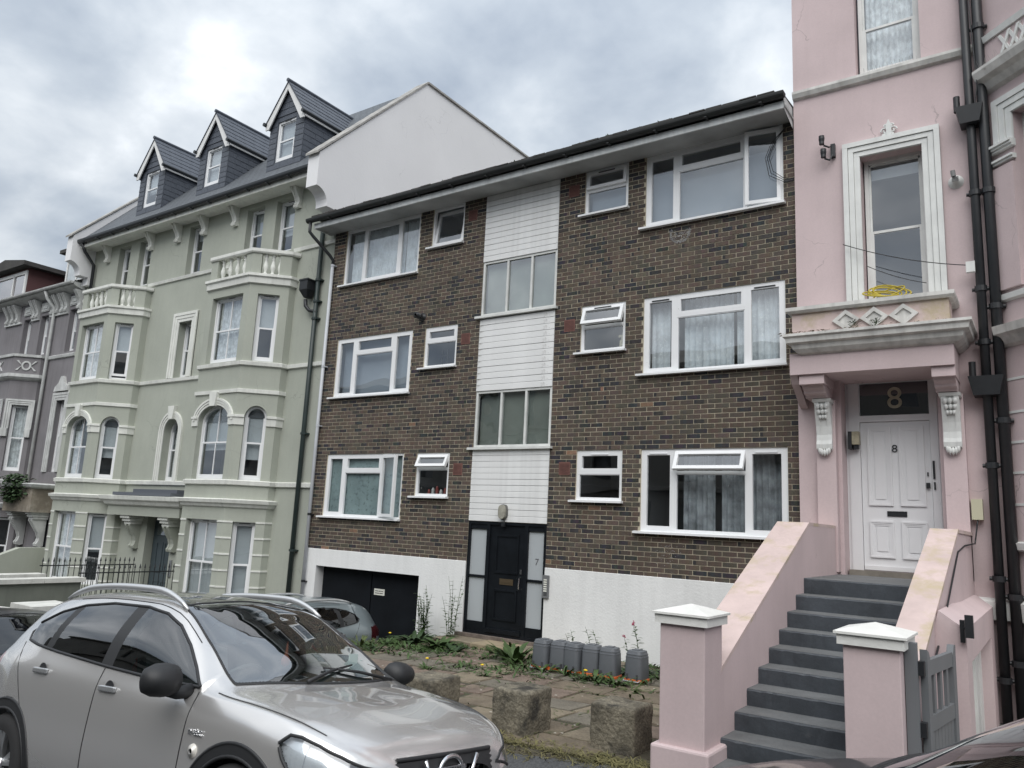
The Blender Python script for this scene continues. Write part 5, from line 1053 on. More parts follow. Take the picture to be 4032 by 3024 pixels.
mould([(0, -0.02), (0.08, 0.0), (0.10, 0.08), (0, 0.1)], by, 'sill_course', PTRIM, pink); mould([(0, -0.85), (0.07, -0.83), (0.09, -0.62), (0, -0.58)], [(-0.84, PY0), (-0.36, PY0)] + by[:2], 'plinth_course', PTRIM, pink)
# bird spikes on the cornices
b = MB(); r3 = random.Random(8)
for k in range(26): p = FBy.p(0.02 + k * 0.03, 0.18, 6.22); b.tube([p, p + Vector((r3.uniform(-0.05, 0.05), r3.uniform(-0.06, 0.02), 0.10))], 0.0015, 3, False)
for k in range(22): p = FPk.p(-1.9 + k * 0.034, -0.08, 6.76); b.tube([p, p + Vector((r3.uniform(-0.03, 0.03), r3.uniform(-0.05, 0.0), 0.09))], 0.0015, 3, False)
b.build('bird_spikes', mat('steel_wire', (0.3, 0.29, 0.27), 0.5), pink)
# soil pipes, hoppers
for X, r_, nm in ((-0.575, 0.055, 'left of the two in the corner'), (-0.425, 0.062, 'right of the two, against the bay')):
    t = thing('soil_pipe', 'tall black soil pipe on the pink house, %s' % nm, 'pipe', (X, 11.12, -2.0), 'black soil pipes')
    b = MB(); b.tube([(X, 11.13, 12.5), (X, 11.13, -2.0)], r_, 14); b.build('pipe', BLACKM, t, True)
    for z in ((4.55, 3.25, 2.55, 1.0, -0.35, -1.5) if X < -0.5 else (6.9, 4.55, 3.0, 1.55, -0.55, -1.3)):
        b = MB(); b.tube([(X, 11.13, z - 0.035), (X, 11.13, z + 0.035)], r_ + 0.016, 14); b.tube([(X - r_ - 0.045, 11.15, z), (X - r_ - 0.01, 11.15, z)], 0.025, 8); b.tube([(X + r_ + 0.01, 11.15, z), (X + r_ + 0.045, 11.15, z)], 0.025, 8); b.build('joint', BLACKM, t)
for z, w_ in ((5.62, 0.16), (1.98, 0.19)):
    t = thing('hopper', 'black rainwater hopper on the soil pipes, %s' % ('upper of two' if z > 3 else 'lower one by the porch cornice'), 'hopper', (-0.56, 11.08, z - 0.1))
    b = MB(); A = [(-0.58 - w_, 10.98, z + 0.12), (-0.58 + w_, 10.98, z + 0.12), (-0.58 + w_ - 0.05, 11.0, z - 0.12), (-0.58 - w_ + 0.05, 11.0, z - 0.12)]; b.extr(A, (0, 0.22, 0)); b.build('box', BLACKM, t)
    b = MB(); b.tube([(-0.72, 11.1, z + 0.1), (-0.72, 11.1, z + 0.32)], 0.04, 10); b.build('inlet', BLACKM, t)
# small wall fittings
sp = thing('spotlight_pair', 'pair of small black spotlights on the pink wall left of the window', 'spotlight', (-2.40, 11.2, 5.5))
for dz, dx in ((5.76, -0.03), (5.55, -0.01)): b = MB(); b.lathe((-2.42 + dx, 11.10, dz), [(0.04, 0.07), (0.043, 0.02), (0.036, -0.02), (0.036, -0.06)], 12); b.build('lamp_head', BLACKM, sp)
b = MB(); b.tube([(-2.43, 11.12, 5.69), (-2.36, 11.16, 5.66), (-2.34, 11.2, 5.7), (-2.32, 11.2, 5.55), (-2.36, 11.16, 5.46), (-2.42, 11.12, 5.48)], 0.014, 8); b.box(-2.35, -2.29, 11.19, 11.25, 5.52, 5.72); b.build('bracket', BLACKM, sp)
vt = thing('vent_cowl', 'round white vent cowl on the pink wall beside the pipes', 'vent', (-0.79, 11.2, 4.7))
b = MB(); b.lathe((-0.79, 11.25, 4.80), [(0.095, 0.0), (0.09, -0.015), (0.05, -0.03), (0.045, -0.10), (0.02, -0.11)], 18, 'y'); b.build('flange', PTRIM, vt, True)
b = MB(); [b.box(-0.83, -0.75, 11.13, 11.142, 4.77 + k * 0.018, 4.777 + k * 0.018) for k in range(4)]; b.tube([(-0.805, 11.14, 4.84), (-0.815, 11.13, 4.92)], 0.03, 10); b.build('grille', mat('vent_grey', (0.25, 0.25, 0.25), 0.6), vt)
jb = MB(); jb.box(-0.72, -0.62, 11.02, 11.08, 3.46, 3.60); tag(jb.build('junction_box', PTRIM), 'small white junction box tied to the left soil pipe', 'box')
mb_ = thing('meter_box', 'cream plastic meter box on the pink wall above the basement', 'meter box', (-0.76, 11.2, 0.3)); b = MB(); b.box(-0.82, -0.70, 11.13, 11.25, 0.34, 0.59); b.build('cover', mat('cream_box', (0.50, 0.48, 0.35), 0.5), mb_)
def cable(pts, r, name, m, label, sag=0.0, n=5):
    P = [Vector(p) for p in pts]; q = []
    for i in range(len(P) - 1):
        for k in range(n): t = k / n; q.append(P[i].lerp(P[i + 1], t) - Vector((0, 0, sag * 4 * t * (1 - t))))
    b = MB(); b.tube(q + [P[-1]], r, 6); return tag(b.build(name, m, None, True), label, 'cable')
cable([(-2.2, 11.12, 4.12), (-0.68, 11.03, 3.55)], 0.006, 'wall_cable', BLACKM, 'thin black cable sagging across the pink house window, upper of two', 0.06, 10)
cable([(-1.9, 11.10, 3.75), (-1.18, 11.08, 3.40)], 0.005, 'wall_cable', BLACKM, 'thin black cable sagging across the lower pane, lower of two', 0.03, 8)
cable([(-0.76, 11.15, 0.34), (-0.80, 11.1, 0.05), (-0.835, 10.2, 0.02), (-0.835, 9.4, -0.05), (-0.86, 8.0, -0.72), (-0.89, 7.3, -1.05)], 0.009, 'wall_cable', BLACKM, 'black cable clipped down the side of the right stair wall')
cable([(-0.52, 11.05, 8.2), (-0.50, 11.03, 6.9), (-0.47, 11.03, 6.0), (-0.52, 11.04, 5.7)], 0.008, 'wall_cable', BLACKM, 'black cable hanging between the two soil pipes')
# coil of yellow hose on the parapet
YEL = mat('yellow_hose', (0.42, 0.33, 0.03), 0.5); b = MB(); r3 = random.Random(4)
for k in range(6):
    rx, rz_ = r3.uniform(0.16, 0.26), r3.uniform(0.05, 0.12); cx, cy_ = -1.66 + r3.uniform(-0.06, 0.10), 10.82 + r3.uniform(-0.06, 0.06); tl = r3.uniform(-0.4, 0.4)
    b.tube([(cx + rx * math.cos(t), cy_ + rx * 0.5 * math.sin(t) * math.cos(tl), 3.165 + rz_ + rz_ * math.sin(t + tl * 2)) for t in [2 * math.pi * i / 28 for i in range(29)]], 0.010, 6, False)
tag(b.build('hose_coil', YEL, None, True), 'tangled coil of yellow hose lying on the porch parapet', 'hose')

# ================================================================== STEPS, STAIR WALLS, PILLARS, GATE
STEP = mat('grey_step_paint', (0.052, 0.061, 0.072), 0.6, stain=(0.10, 0.105, 0.11), stains=0.33, stainscale=7, var=0.3, vscale=3, bump=0.25, bscale=14, grain=0.08)
TREAD = mat('grey_tread_paint', (0.14, 0.147, 0.15), 0.7, stain=(0.17, 0.17, 0.165), stains=0.42, stainscale=2.5, var=0.25, vscale=3, bump=0.15, bscale=20, grain=0.1)
st = thing('front_steps', 'dark grey painted flight of steps up to the pink house door', 'steps', (-1.75, 8, -2.0))
NY = [9.45, 9.10, 8.75, 8.44, 8.08, 7.74, 7.40, 7.06, 6.71, 6.36]; NZ = [-0.434, -0.605, -0.765, -0.925, -1.07, -1.215, -1.362, -1.508, -1.66, -1.81]
for k in range(10):
    yb = 11.4 if k == 0 else NY[k - 1]; b = MB(); x0, x1 = -2.42, -1.04
    if k == 8: x0 = -2.42
    zb_ = NZ[k + 1] - 0.02 if k < 9 else -2.05; y0 = NY[k]
    ns = 28; rj = random.Random(40 + k)   # slightly uneven, worn nosing
    for i in range(ns + 1):
        xx = x0 + (x1 - x0) * i / ns; jz = rj.gauss(0, .0022); jy = rj.gauss(0, .0025) + (.005 if rj.random() < .08 else 0)
        b.v += [(xx, y0 + rj.gauss(0, .001), zb_), (xx, y0 - 0.004 + jy, NZ[k] - 0.014 + jz), (xx, y0 + 0.006 + jy, NZ[k] - 0.001 + jz * .6), (xx, y0 + 0.03, NZ[k] + 0.0005)]
    for i in range(ns):
        for j in range(3): b.f.append((i * 4 + j, i * 4 + 4 + j, i * 4 + 5 + j, i * 4 + 1 + j))
    s_ = b.build('riser', STEP, st)
    b = MB(); b.box(x0, x1, y0 + 0.016, yb + 0.02, NZ[k] - 0.03, NZ[k] + 0.0012); b.build('tread', TREAD, st)
sw = thing('stair_wall', 'pink stair wall left of the steps, against the brick flats', 'wall', (-2.57, 8.5, -2.0))
prof = [(11.25, -2.05), (11.25, 0.2), (9.74, 0.2), (6.74, -1.10), (6.74, -2.05)]
b = MB(); b.extr([(-2.75, y, z) for y, z in prof], (0.35, 0, 0)); b.build('wall_body', PINK, sw)
b = MB(); b.extr([(-2.77, y, z + 0.003) for y, z in ((11.24, 0.2), (9.735, 0.2), (6.73, -1.103))] + [(-2.77, y, z) for y, z in ((6.73, -1.14), (9.74, 0.165), (11.24, 0.165))], (0.372, 0, 0)); b.build('sloping_top', PINKS, sw)
sr = thing('stair_wall', 'pink stair wall right of the steps, with cable and basement door', 'wall', (-0.96, 8.5, -2.0))
b = MB(); PR = [(11.25, -1.08, -0.84), (9.48, -1.08, -0.84), (6.8, -1.16, -0.92)]; ZT = [0.18, 0.18, -0.98]
vs = []
for (y, xa, xb), zt in zip(PR, ZT): vs += [(xa, y, -2.1), (xb, y, -2.1), (xb, y, zt), (xa, y, zt)]
b.add(vs, [(0, 1, 2, 3)] + [f for i in (0, 4) for f in ((i, i + 4, i + 5, i + 1), (i + 1, i + 5, i + 6, i + 2), (i + 3, i + 2, i + 6, i + 7), (i, i + 3, i + 7, i + 4))] + [(8, 11, 10, 9)]); b.build('wall_body', PINK, sr)
b = MB(); vs = []
for (y, xa, xb), zt in zip(PR, ZT): vs += [(xa - 0.012, y - 0.01, zt - 0.035), (xb + 0.012, y - 0.01, zt - 0.035), (xb + 0.012, y - 0.01, zt + 0.004), (xa - 0.012, y - 0.01, zt + 0.004)]
b.add(vs, [(0, 1, 2, 3)] + [f for i in (0, 4) for f in ((i, i + 4, i + 5, i + 1), (i + 1, i + 5, i + 6, i + 2), (i + 3, i + 2, i + 6, i + 7), (i, i + 3, i + 7, i + 4))] + [(8, 11, 10, 9)]); b.build('sloping_top', PINKS, sr)
# lean-to over the basement door in the side of the stair
b = MB(); b.box(-0.90, -0.66, 7.75, 8.15, -2.1, -0.68); b.box(-0.90, -0.66, 10.62, 11.2, -2.1, -0.68); b.box(-0.90, -0.66, 8.15, 10.62, -0.98, -0.68)
b.extr([(-0.90, 7.75, -0.68), (-0.66, 7.75, -0.68), (-0.86, 7.75, -0.54)], (0, 3.45, 0)); b.build('basement_porch', PINK, sr)
b = MB(); b.box(-0.835, -0.80, 8.15, 10.62, -2.05, -0.98); b.box(-0.80, -0.77, 10.3, 10.62, -2.05, -0.98); b.box(-0.80, -0.77, 9.9, 10.22, -2.05, -1.0); b.build('basement_door', PTRIM, sr)
bl_ = thing('basement_lamp', 'black rectangular up and down lamp over the basement door', 'lamp', (-0.65, 7.7, -0.8))
b = MB(); b.box(-0.70, -0.665, 7.69, 7.75, -0.78, -0.60); b.build('backplate', BLACKM, bl_); b = MB(); b.box(-0.655, -0.595, 7.60, 7.66, -0.73, -0.55); b.box(-0.67, -0.64, 7.64, 7.72, -0.67, -0.65); b.build('lamp_head', BLACKM, bl_)
def pillar(x0, x1, y0, y1, label, plinth):
    t = thing('gate_pillar', label, 'pillar', ((x0 + x1) / 2, (y0 + y1) / 2, -2.0), 'pink gate pillars'); zt = -0.745
    b = MB(); b.box(x0, x1, y0, y1, -2.0, zt); o = b.build('shaft', PINK, t); bevel(o, 0.008)
    if plinth: b = MB(); b.box(x0 - 0.055, x1 + 0.055, y0 - 0.055, y1 + 0.2, -2.05, -1.70); o = b.build('base', PINK, t); bevel(o, 0.02)
    b = MB(); e = 0.055; zc_ = zt + 0.075; X0, X1, Y0, Y1 = x0 - e, x1 + e, y0 - e, y1 + e; cx, cy_ = (x0 + x1) / 2, (y0 + y1) / 2
    f = 0.02
    b.v = [(X0 + f, Y0 + f, zt), (X1 - f, Y0 + f, zt), (X1 - f, Y1 - f, zt), (X0 + f, Y1 - f, zt), (X0 + f, Y0 + f, zc_), (X1 - f, Y0 + f, zc_), (X1 - f, Y1 - f, zc_), (X0 + f, Y1 - f, zc_), (X0, Y0, zc_), (X1, Y0, zc_), (X1, Y1, zc_), (X0, Y1, zc_), (X0, Y0, zc_ + 0.018), (X1, Y0, zc_ + 0.018), (X1, Y1, zc_ + 0.018), (X0, Y1, zc_ + 0.018), (cx, cy_, zc_ + 0.085)]
    b.f = [(0, 1, 5, 4), (1, 2, 6, 5), (2, 3, 7, 6), (3, 0, 4, 7), (4, 5, 9, 8), (5, 6, 10, 9), (6, 7, 11, 10), (7, 4, 8, 11), (8, 9, 13, 12), (9, 10, 14, 13), (10, 11, 15, 14), (11, 8, 12, 15), (12, 13, 16), (13, 14, 16), (14, 15, 16), (15, 12, 16), (3, 2, 1, 0)]
    b.build('cap', mat('white_pillar_cap', (0.74, 0.74, 0.71), 0.6, var=0.08, vscale=4, bump=0.2, bscale=25, stain=(0.30, 0.28, 0.25), stains=0.27, stainscale=9), t)
def bevel(o, w_, seg=2):
    md = o.modifiers.new('bevel', 'BEVEL'); md.width = w_; md.segments = seg; md.limit_method = 'ANGLE'
pillar(-2.79, -2.40, 6.34, 6.75, 'pink gate pillar with white pyramid cap left of the steps', True)
pillar(-1.345, -0.96, 6.36, 6.80, 'pink gate pillar with white pyramid cap right of the steps', False)
GATE = mat('grey_gate_paint', (0.155, 0.165, 0.175), 0.55, var=0.08)
gt = thing('garden_gate', 'grey painted timber gate standing open beside the right pillar', 'gate', (-0.82, 6.6, -1.9))
b = MB(); b.box(-0.955, -0.875, 6.50, 6.58, -1.95, -0.70); tag(b.build('gate_post', GATE), 'grey timber gate post fixed to the right gate pillar', 'post')
FGt = Fr(-0.845, 6.62, 0.117, 0.99); gl_ = 0.86
b = MB(); b.fpoly(FGt, [(0, -1.9), (0.09, -1.9), (0.09, -0.83), (0.05, -0.77), (0.0, -0.75)], -0.025, 0.025); b.build('stile', GATE, gt); b = MB(); b.fpoly(FGt, [(gl_ - 0.09, -1.9), (gl_, -1.9), (gl_, -0.78), (gl_ - 0.05, -0.78), (gl_ - 0.09, -0.85)], -0.025, 0.025); b.build('stile', GATE, gt)
for z0, z1 in ((-0.94, -0.83), (-1.33, -1.22), (-1.86, -1.75)): b = MB(); b.fbox(FGt, 0.09, gl_ - 0.09, -0.02, 0.02, z0, z1); b.build('rail', GATE, gt)
for k in range(3): u = 0.21 + k * 0.19; b = MB(); b.fbox(FGt, u, u + 0.06, -0.012, 0.012, -1.22, -0.94); b.build('slat', GATE, gt)
for k in range(7): u = 0.092 + k * 0.0967; b = MB(); b.fbox(FGt, u, u + 0.090, -0.010, 0.010, -1.75, -1.33); b.build('board', GATE, gt)
for z in (-0.88, -1.3): b = MB(); b.box(-0.875, -0.835, 6.55, 6.63, z - 0.05, z + 0.05); b.build('hinge', BLACKM, gt)
np_ = MB(); np_.box(0.05, 0.5, 8.6, 9.0, -2.1, -0.95); tag(np_.build('neighbour_pier', mat('ochre_render', (0.36, 0.26, 0.14), 0.85, var=0.15)), 'ochre pier with white cap at the right edge of the photo', 'pier')
b = MB(); b.box(-0.02, 0.57, 8.53, 9.07, -0.95, -0.78); b.build('pier_cap', PTRIM, bpy.data.objects['neighbour_pier'])
# ================================================================== CARS
def tabf(tab):
    """smooth monotone interpolation through (x, value) pairs"""
    t = sorted(tab); xs = [a for a, _ in t]; ys = [b for _, b in t]; n = len(xs)
    d = [(ys[i + 1] - ys[i]) / (xs[i + 1] - xs[i]) for i in range(n - 1)]
    mm = [d[0]] + [0.0 if d[i - 1] * d[i] <= 0 else 2 * d[i - 1] * d[i] / (d[i - 1] + d[i]) for i in range(1, n - 1)] + [d[-1]]
    def f(x):
        if x <= xs[0]: return ys[0]
        if x >= xs[-1]: return ys[-1]
        i = 0
        while x > xs[i + 1]: i += 1
        h = xs[i + 1] - xs[i]; s = (x - xs[i]) / h
        return ys[i] * (1 + 2 * s) * (1 - s) ** 2 + mm[i] * h * s * (1 - s) ** 2 + ys[i + 1] * s * s * (3 - 2 * s) + mm[i + 1] * h * s * s * (s - 1)
    return f
fW = tabf([(.88, .42), (.85, .56), (.78, .70), (.62, .80), (.4, .86), (.1, .885), (-.5, .89), (-1.5, .89), (-2.3, .892), (-2.7, .89), (-3.0, .85), (-3.25, .76), (-3.40, .62), (-3.46, .5)])
fz3 = tabf([(.88, .60), (.8, .66), (.6, .73), (.3, .79), (0, .83), (-.5, .86), (-1.5, .91), (-2.4, .96), (-3.0, 1.0), (-3.4, .93), (-3.46, .75)])
fy4 = tabf([(.88, .38), (.84, .53), (.78, .63), (.6, .745), (.3, .80), (0, .82), (-.4, .832), (-1.5, .845), (-2.4, .835), (-2.9, .78), (-3.2, .68), (-3.4, .55), (-3.46, .45)])
fz4 = tabf([(.88, .64), (.84, .70), (.74, .775), (.5, .86), (.2, .925), (0, .95), (-.3, .975), (-.6, .99), (-1.5, 1.045), (-2.2, 1.10), (-2.6, 1.15), (-2.9, 1.17), (-3.2, 1.10), (-3.4, .98), (-3.46, .78)])
fy6 = tabf([(.88, .30), (.84, .42), (.74, .54), (.5, .62), (.3, .65), (0, .69), (-.2, .71), (-.35, .70), (-.7, .65), (-1.15, .59), (-1.6, .585), (-2.4, .58), (-2.9, .54), (-3.15, .50), (-3.35, .46), (-3.46, .4)])
fz6 = tabf([(.88, .67), (.84, .745), (.74, .82), (.5, .90), (.2, .96), (0, .99), (-.2, 1.012), (-.32, 1.04), (-.7, 1.25), (-1.15, 1.465), (-1.4, 1.51), (-2.0, 1.53), (-2.6, 1.50), (-2.95, 1.44), (-3.15, 1.36), (-3.3, 1.2), (-3.42, 1.0), (-3.46, .80)])
fz8 = tabf([(.88, .69), (.84, .775), (.74, .86), (.5, .935), (.2, .995), (0, 1.03), (-.10, 1.05), (-.5, 1.24), (-.9, 1.43), (-1.15, 1.53), (-1.5, 1.58), (-2.0, 1.60), (-2.6, 1.575), (-3.0, 1.50), (-3.18, 1.40), (-3.3, 1.22), (-3.42, 1.0), (-3.46, .82)])
def section(x):
    W = fW(x); y4, z4, y6, z6, z8 = fy4(x), fz4(x), fy6(x), fz6(x), fz8(x); g = 1.0 if -2.7 < x < -0.45 else 0.3
    rdg = 0.022 * max(0, 1 - abs(x - 0.28) / 0.42)
    return [(W * .92, .19), (W * .98, .40), (W, .60), (W * .988, fz3(x)), (y4, z4), ((y4 + y6) / 2 + .05 * g, (z4 + z6) / 2), (y6, z6), (y6 * .56, z6 + (z8 - z6) * .68 + rdg), (0.0, z8)]
def cr(P, v):
    i = min(int(v), len(P) - 2); t = v - i; n = len(P)
    p1, p2 = P[i], P[i + 1]; p0 = P[i - 1] if i else (2 * p1[0] - p2[0], 2 * p1[1] - p2[1]); p3 = P[i + 2] if i + 2 < n else (-P[i][0], P[i][1])
    k = 0.42
    r = []
    for a in (0, 1):
        m1 = (p2[a] - p0[a]) * k; m2 = (p3[a] - p1[a]) * k
        r.append(p1[a] * (1 + 2 * t) * (1 - t) ** 2 + m1 * t * (1 - t) ** 2 + p2[a] * t * t * (3 - 2 * t) + m2 * t * t * (t - 1))
    return r
def S(x, v): y, z = cr(section(x), v); return Vector((x, y, z))
def v_at_z(x, z, lo=2.0, hi=6.0):
    P = section(x)
    for _ in range(26):
        m_ = (lo + hi) / 2
        if cr(P, m_)[1] < z: lo = m_
        else: hi = m_
    return (lo + hi) / 2
def v_at_y(x, y, lo=4.0, hi=8.0):
    P = section(x)
    for _ in range(26):
        m_ = (lo + hi) / 2
        if cr(P, m_)[0] > y: lo = m_
        else: hi = m_
    return (lo + hi) / 2
def inpoly(p, poly):
    c = False; n = len(poly); j = n - 1
    for i in range(n):
        a, b_ = poly[i], poly[j]
        if (a[1] > p[1]) != (b_[1] > p[1]) and p[0] < (b_[0] - a[0]) * (p[1] - a[1]) / (b_[1] - a[1]) + a[0]: c = not c
        j = i
    return c
DLO = [(-.47, 1.025), (-.62, 1.13), (-.8, 1.245), (-1.0, 1.355), (-1.2, 1.425), (-1.45, 1.462), (-1.9, 1.475), (-2.25, 1.45), (-2.5, 1.395), (-2.68, 1.31), (-2.76, 1.235), (-2.70, 1.185), (-2.5, 1.155), (-2.2, 1.125), (-1.5, 1.072), (-.9, 1.035)]
HEAD = [(.31, .815), (.36, .858), (.44, .852), (.57, .82), (.70, .775), (.83, .712), (.86, .665), (.80, .62), (.66, .61), (.54, .635), (.44, .68), (.36, .745)]
def panes(x, z):
    s = (z - 1.07) * 0.18
    if x > -1.44 + 0: return 'front'
    if -1.58 < x <= -1.44: return 'pillar'
    if x > -2.30 + s: return 'rear'
    if x > -2.39 + s: return 'pillar'
    return 'quarter'
GLC = glass('car_glass', tint=(0.36, 0.44, 0.43), boost=1.7, base=0.05, wav=0.0)
GLT = glass('tinted_car_glass', tint=(0.10, 0.11, 0.115), boost=1.6, base=0.04, wav=0.0)
GLW = glass('windscreen_glass', tint=(0.55, 0.65, 0.62), boost=2.4, base=0.12, wav=0.0)
GLC2 = glass('dim_windscreen_glass', tint=(0.35, 0.42, 0.40), boost=1.1, base=0.02, wav=0.0)
PLAS = mat('black_plastic', (0.022, 0.023, 0.025), 0.55)
GLOSSB = mat('gloss_black_roof', (0.012, 0.013, 0.014), 0.06, coat=1.0)
TYRE = mat('tyre_rubber', (0.022, 0.022, 0.023), 0.85)
ALLOY = mat('alloy', (0.62, 0.63, 0.64), 0.3, metal=0.9)
HLG = glass('headlamp_lens', tint=(0.85, 0.88, 0.9), boost=2.0, base=0.06, wav=0.0)
REFL = mat('lamp_reflector', (0.80, 0.82, 0.84), 0.25, metal=0.35, stain=(0.12, 0.12, 0.125), stains=0.46, stainscale=9)
DRED = mat('tail_lamp_dark', (0.05, 0.008, 0.01), 0.2)
REDL = mat('tail_lamp_red', (0.35, 0.015, 0.02), 0.15, coat=1.0)
def seams(root, lines, r=0.0042, m=None):
    for ln in lines:
        for s_ in (-1, 1): b = MB(); b.tube([(p.x, s_ * p.y, p.z) for p in ln], r, 5, False); b.build('panel_seam', m or PLAS, root, True, True)
def make_car(name, label, paint, roofm, nx=230, nv=9, detail=True, tint=None):
    root = thing(name, label, 'car'); xs = []
    x = 0.88; xs = [0.88 - (1 - math.cos(math.pi / 2 * k / 16)) * 0.2 for k in range(16)]; xs += [0.68 - k * (0.68 + 3.2) / nx for k in range(nx)]; xs += [-3.2 - 0.26 * math.sin(math.pi / 2 * k / 10) for k in range(11)]
    vs = [k / nv for k in range(8 * nv + 1)]
    grid = []; cls = {}
    for x in xs:
        P_ = section(x); grid.append([Vector((x, *cr(P_, v))) for v in vs])
    for i in range(len(xs) - 1):
        for j in range(len(vs) - 1):
            p = (grid[i][j] + grid[i + 1][j + 1]) / 2; v = (vs[j] + vs[j + 1]) / 2; k = 'body'
            yr = p.y / 0.69; xb = -0.115 - 0.21 * yr * yr; xt = -1.165 - 0.02 + 0.06 * yr * yr
            if v < 3.6 and min(math.hypot(p.x, p.z - .34), math.hypot(p.x + 2.63, p.z - .34)) < 0.372: continue
            if v < 3.6 and min(math.hypot(p.x, p.z - .34), math.hypot(p.x + 2.63, p.z - .34)) < 0.440: k = 'arch_trim'
            elif p.z < 0.35 and v < 3 and p.x < 0.8: k = 'sill_trim'
            elif v > 6.10 and xt < p.x < xb: k = 'windscreen' if p.x < xb - 0.03 else 'cowl'
            elif v > 6.16 and -2.75 < p.x <= xt: k = 'roof_panel' if roofm else 'body'
            elif 4.0 < v < 6.0 and p.x < -0.4 and inpoly((p.x, p.z), DLO): k = 'g_' + panes(p.x, p.z)
            elif 2.0 < v < 6.6 and p.x > 0 and p.y > 0.40 and inpoly((p.x, p.z), HEAD): k = 'headlamp'
            elif p.x > 0.6 and p.y < 0.42 and 0.40 < p.z < 0.745: k = 'grille'
            elif p.x < -3.0 and 0.86 < p.z < 1.08 and p.y > 0.5 and v < 5: k = 'tail'
            elif p.x < -3.12 and 1.06 < p.z < 1.38 and p.y < 0.44: k = 'g_hatch'
            cls.setdefault(k, []).append((i, j))
    n = len(vs); pm = {'body': paint, 'arch_trim': PLAS, 'sill_trim': PLAS, 'windscreen': GLW if detail else GLC2, 'cowl': PLAS, 'roof_panel': roofm, 'g_front': GLC, 'g_rear': tint or GLT, 'g_quarter': tint or GLT, 'g_pillar': PLAS, 'headlamp': HLG, 'grille': PLAS, 'tail': REDL if nv > 10 else DRED, 'g_hatch': GLT}
    nm = {'g_front': 'front_window', 'g_rear': 'rear_window', 'g_quarter': 'quarter_window', 'g_pillar': 'pillar_trim', 'tail': 'tail_lamp', 'g_hatch': 'hatch_window', 'headlamp': 'headlamp'}
    def patch(cells, side, off=0.0):
        b = MB(); idx = {}
        def vid(i, j):
            if (i, j) not in idx:
                p = grid[i][j]; idx[(i, j)] = len(b.v)
                q = p
                if off: q = p + Vector((0.3 if p.x > .3 else 0, 1.0 if j < 6 * nv else 0.2, 0.2 if j < 5 * nv else 1.0)).normalized() * off
                b.v.append((q.x, side * q.y, q.z))
            return idx[(i, j)]
        for i, j in cells:
            f = (vid(i, j), vid(i, j + 1), vid(i + 1, j + 1), vid(i + 1, j)); b.f.append(f if side < 0 else f[::-1])
        return b
    parts = {}
    for k, cells in cls.items():
        if k in ('body', 'windscreen', 'roof_panel', 'grille', 'cowl', 'g_hatch', 'sill_trim'):
            A = patch(cells, 1); B = patch(cells, -1); o_ = len(A.v); A.v += B.v; A.f += [tuple(o_ + i for i in f) for f in B.f]
            o = A.build(nm.get(k, k), pm[k], root, True, True)
            bm = bmesh.new(); bm.from_mesh(o.data); bmesh.ops.remove_doubles(bm, verts=bm.verts, dist=0.0008); bm.to_mesh(o.data); bm.free(); parts[k] = o
        else:
            cut = {'arch_trim': -1.3, 'g_pillar': -1.9}.get(k)
            for s_ in (-1, 1):
                for grp in ([cells] if cut is None else [[c for c in cells if xs[c[0]] > cut], [c for c in cells if xs[c[0]] <= cut]]):
                    if grp: A = patch(grp, s_, 0.006 if k in ('arch_trim',) else 0.0); parts[(k, s_)] = A.build(nm.get(k, k), pm[k], root, True, True)
    # body shell thickness behind glass: dark cabin tub, seats, dash
    b = MB(); b.box(-3.1, 0.55, -0.70, 0.70, 0.2, 0.62); b.build('underbody', PLAS, root, False, True)
    b = MB(); b.add([(-0.15, -.66, .96), (-0.15, .66, .96), (-.62, .68, 1.0), (-.62, -.68, 1.0), (-.62, -.68, .7), (-.62, .68, .7), (-.15, .66, .7), (-.15, -.66, .7)], [(0, 1, 2, 3), (3, 2, 5, 4), (0, 3, 4, 7), (1, 6, 5, 2)]); b.build('dashboard', mat('dash_grey', (0.05, 0.05, 0.052), 0.7), root, False, True)
    SEAT = mat('seat_cloth', (0.035, 0.035, 0.038), 0.9)
    for xx, y in ((-1.35, -.37), (-1.35, .37), (-2.25, -.37), (-2.25, .37)):
        b = MB(); b.box(xx - .05, xx + .45, y - .24, y + .24, .55, .72); b.add([(xx + .05, y - .23, .68), (xx + .05, y + .23, .68), (xx - .18, y + .20, 1.22), (xx - .18, y - .20, 1.22), (xx - .08, y - .23, .68), (xx - .08, y + .23, .68), (xx - .28, y + .20, 1.22), (xx - .28, y - .20, 1.22)], [(0, 1, 2, 3), (4, 7, 6, 5), (3, 2, 6, 7), (0, 3, 7, 4), (1, 5, 6, 2)]); o = b.build('seat', SEAT, root, False, True)
        b = MB(); b.box(xx - .30, xx - .20, y - .13, y + .13, 1.24, 1.42); o = b.build('headrest', SEAT, o, False, True); bevel(o, 0.03, 3)
    b = MB(); b.tube([(-0.72 + 0.10 * math.sin(t), -.37 + .185 * math.cos(t), .98 + .15 * math.sin(t)) for t in [2 * math.pi * k / 24 for k in range(25)]], 0.016, 8, False); b.build('steering_wheel', PLAS, root, True, True)
    # seams and trims
    dl = []
    for p in DLO + [DLO[0]]: q = S(p[0], v_at_z(p[0], p[1], 4.0, 6.0)); dl.append(q)
    P2 = []
    for i in range(len(dl) - 1):
        for t in (0, .25, .5, .75):
            x_ = dl[i].x + (dl[i + 1].x - dl[i].x) * t; z_ = dl[i].z + (dl[i + 1].z - dl[i].z) * t; P2.append(S(x_, v_at_z(x_, z_, 4.0, 6.0)))
    P2.append(P2[0]); seams(root, [P2], 0.011)
    hp = []
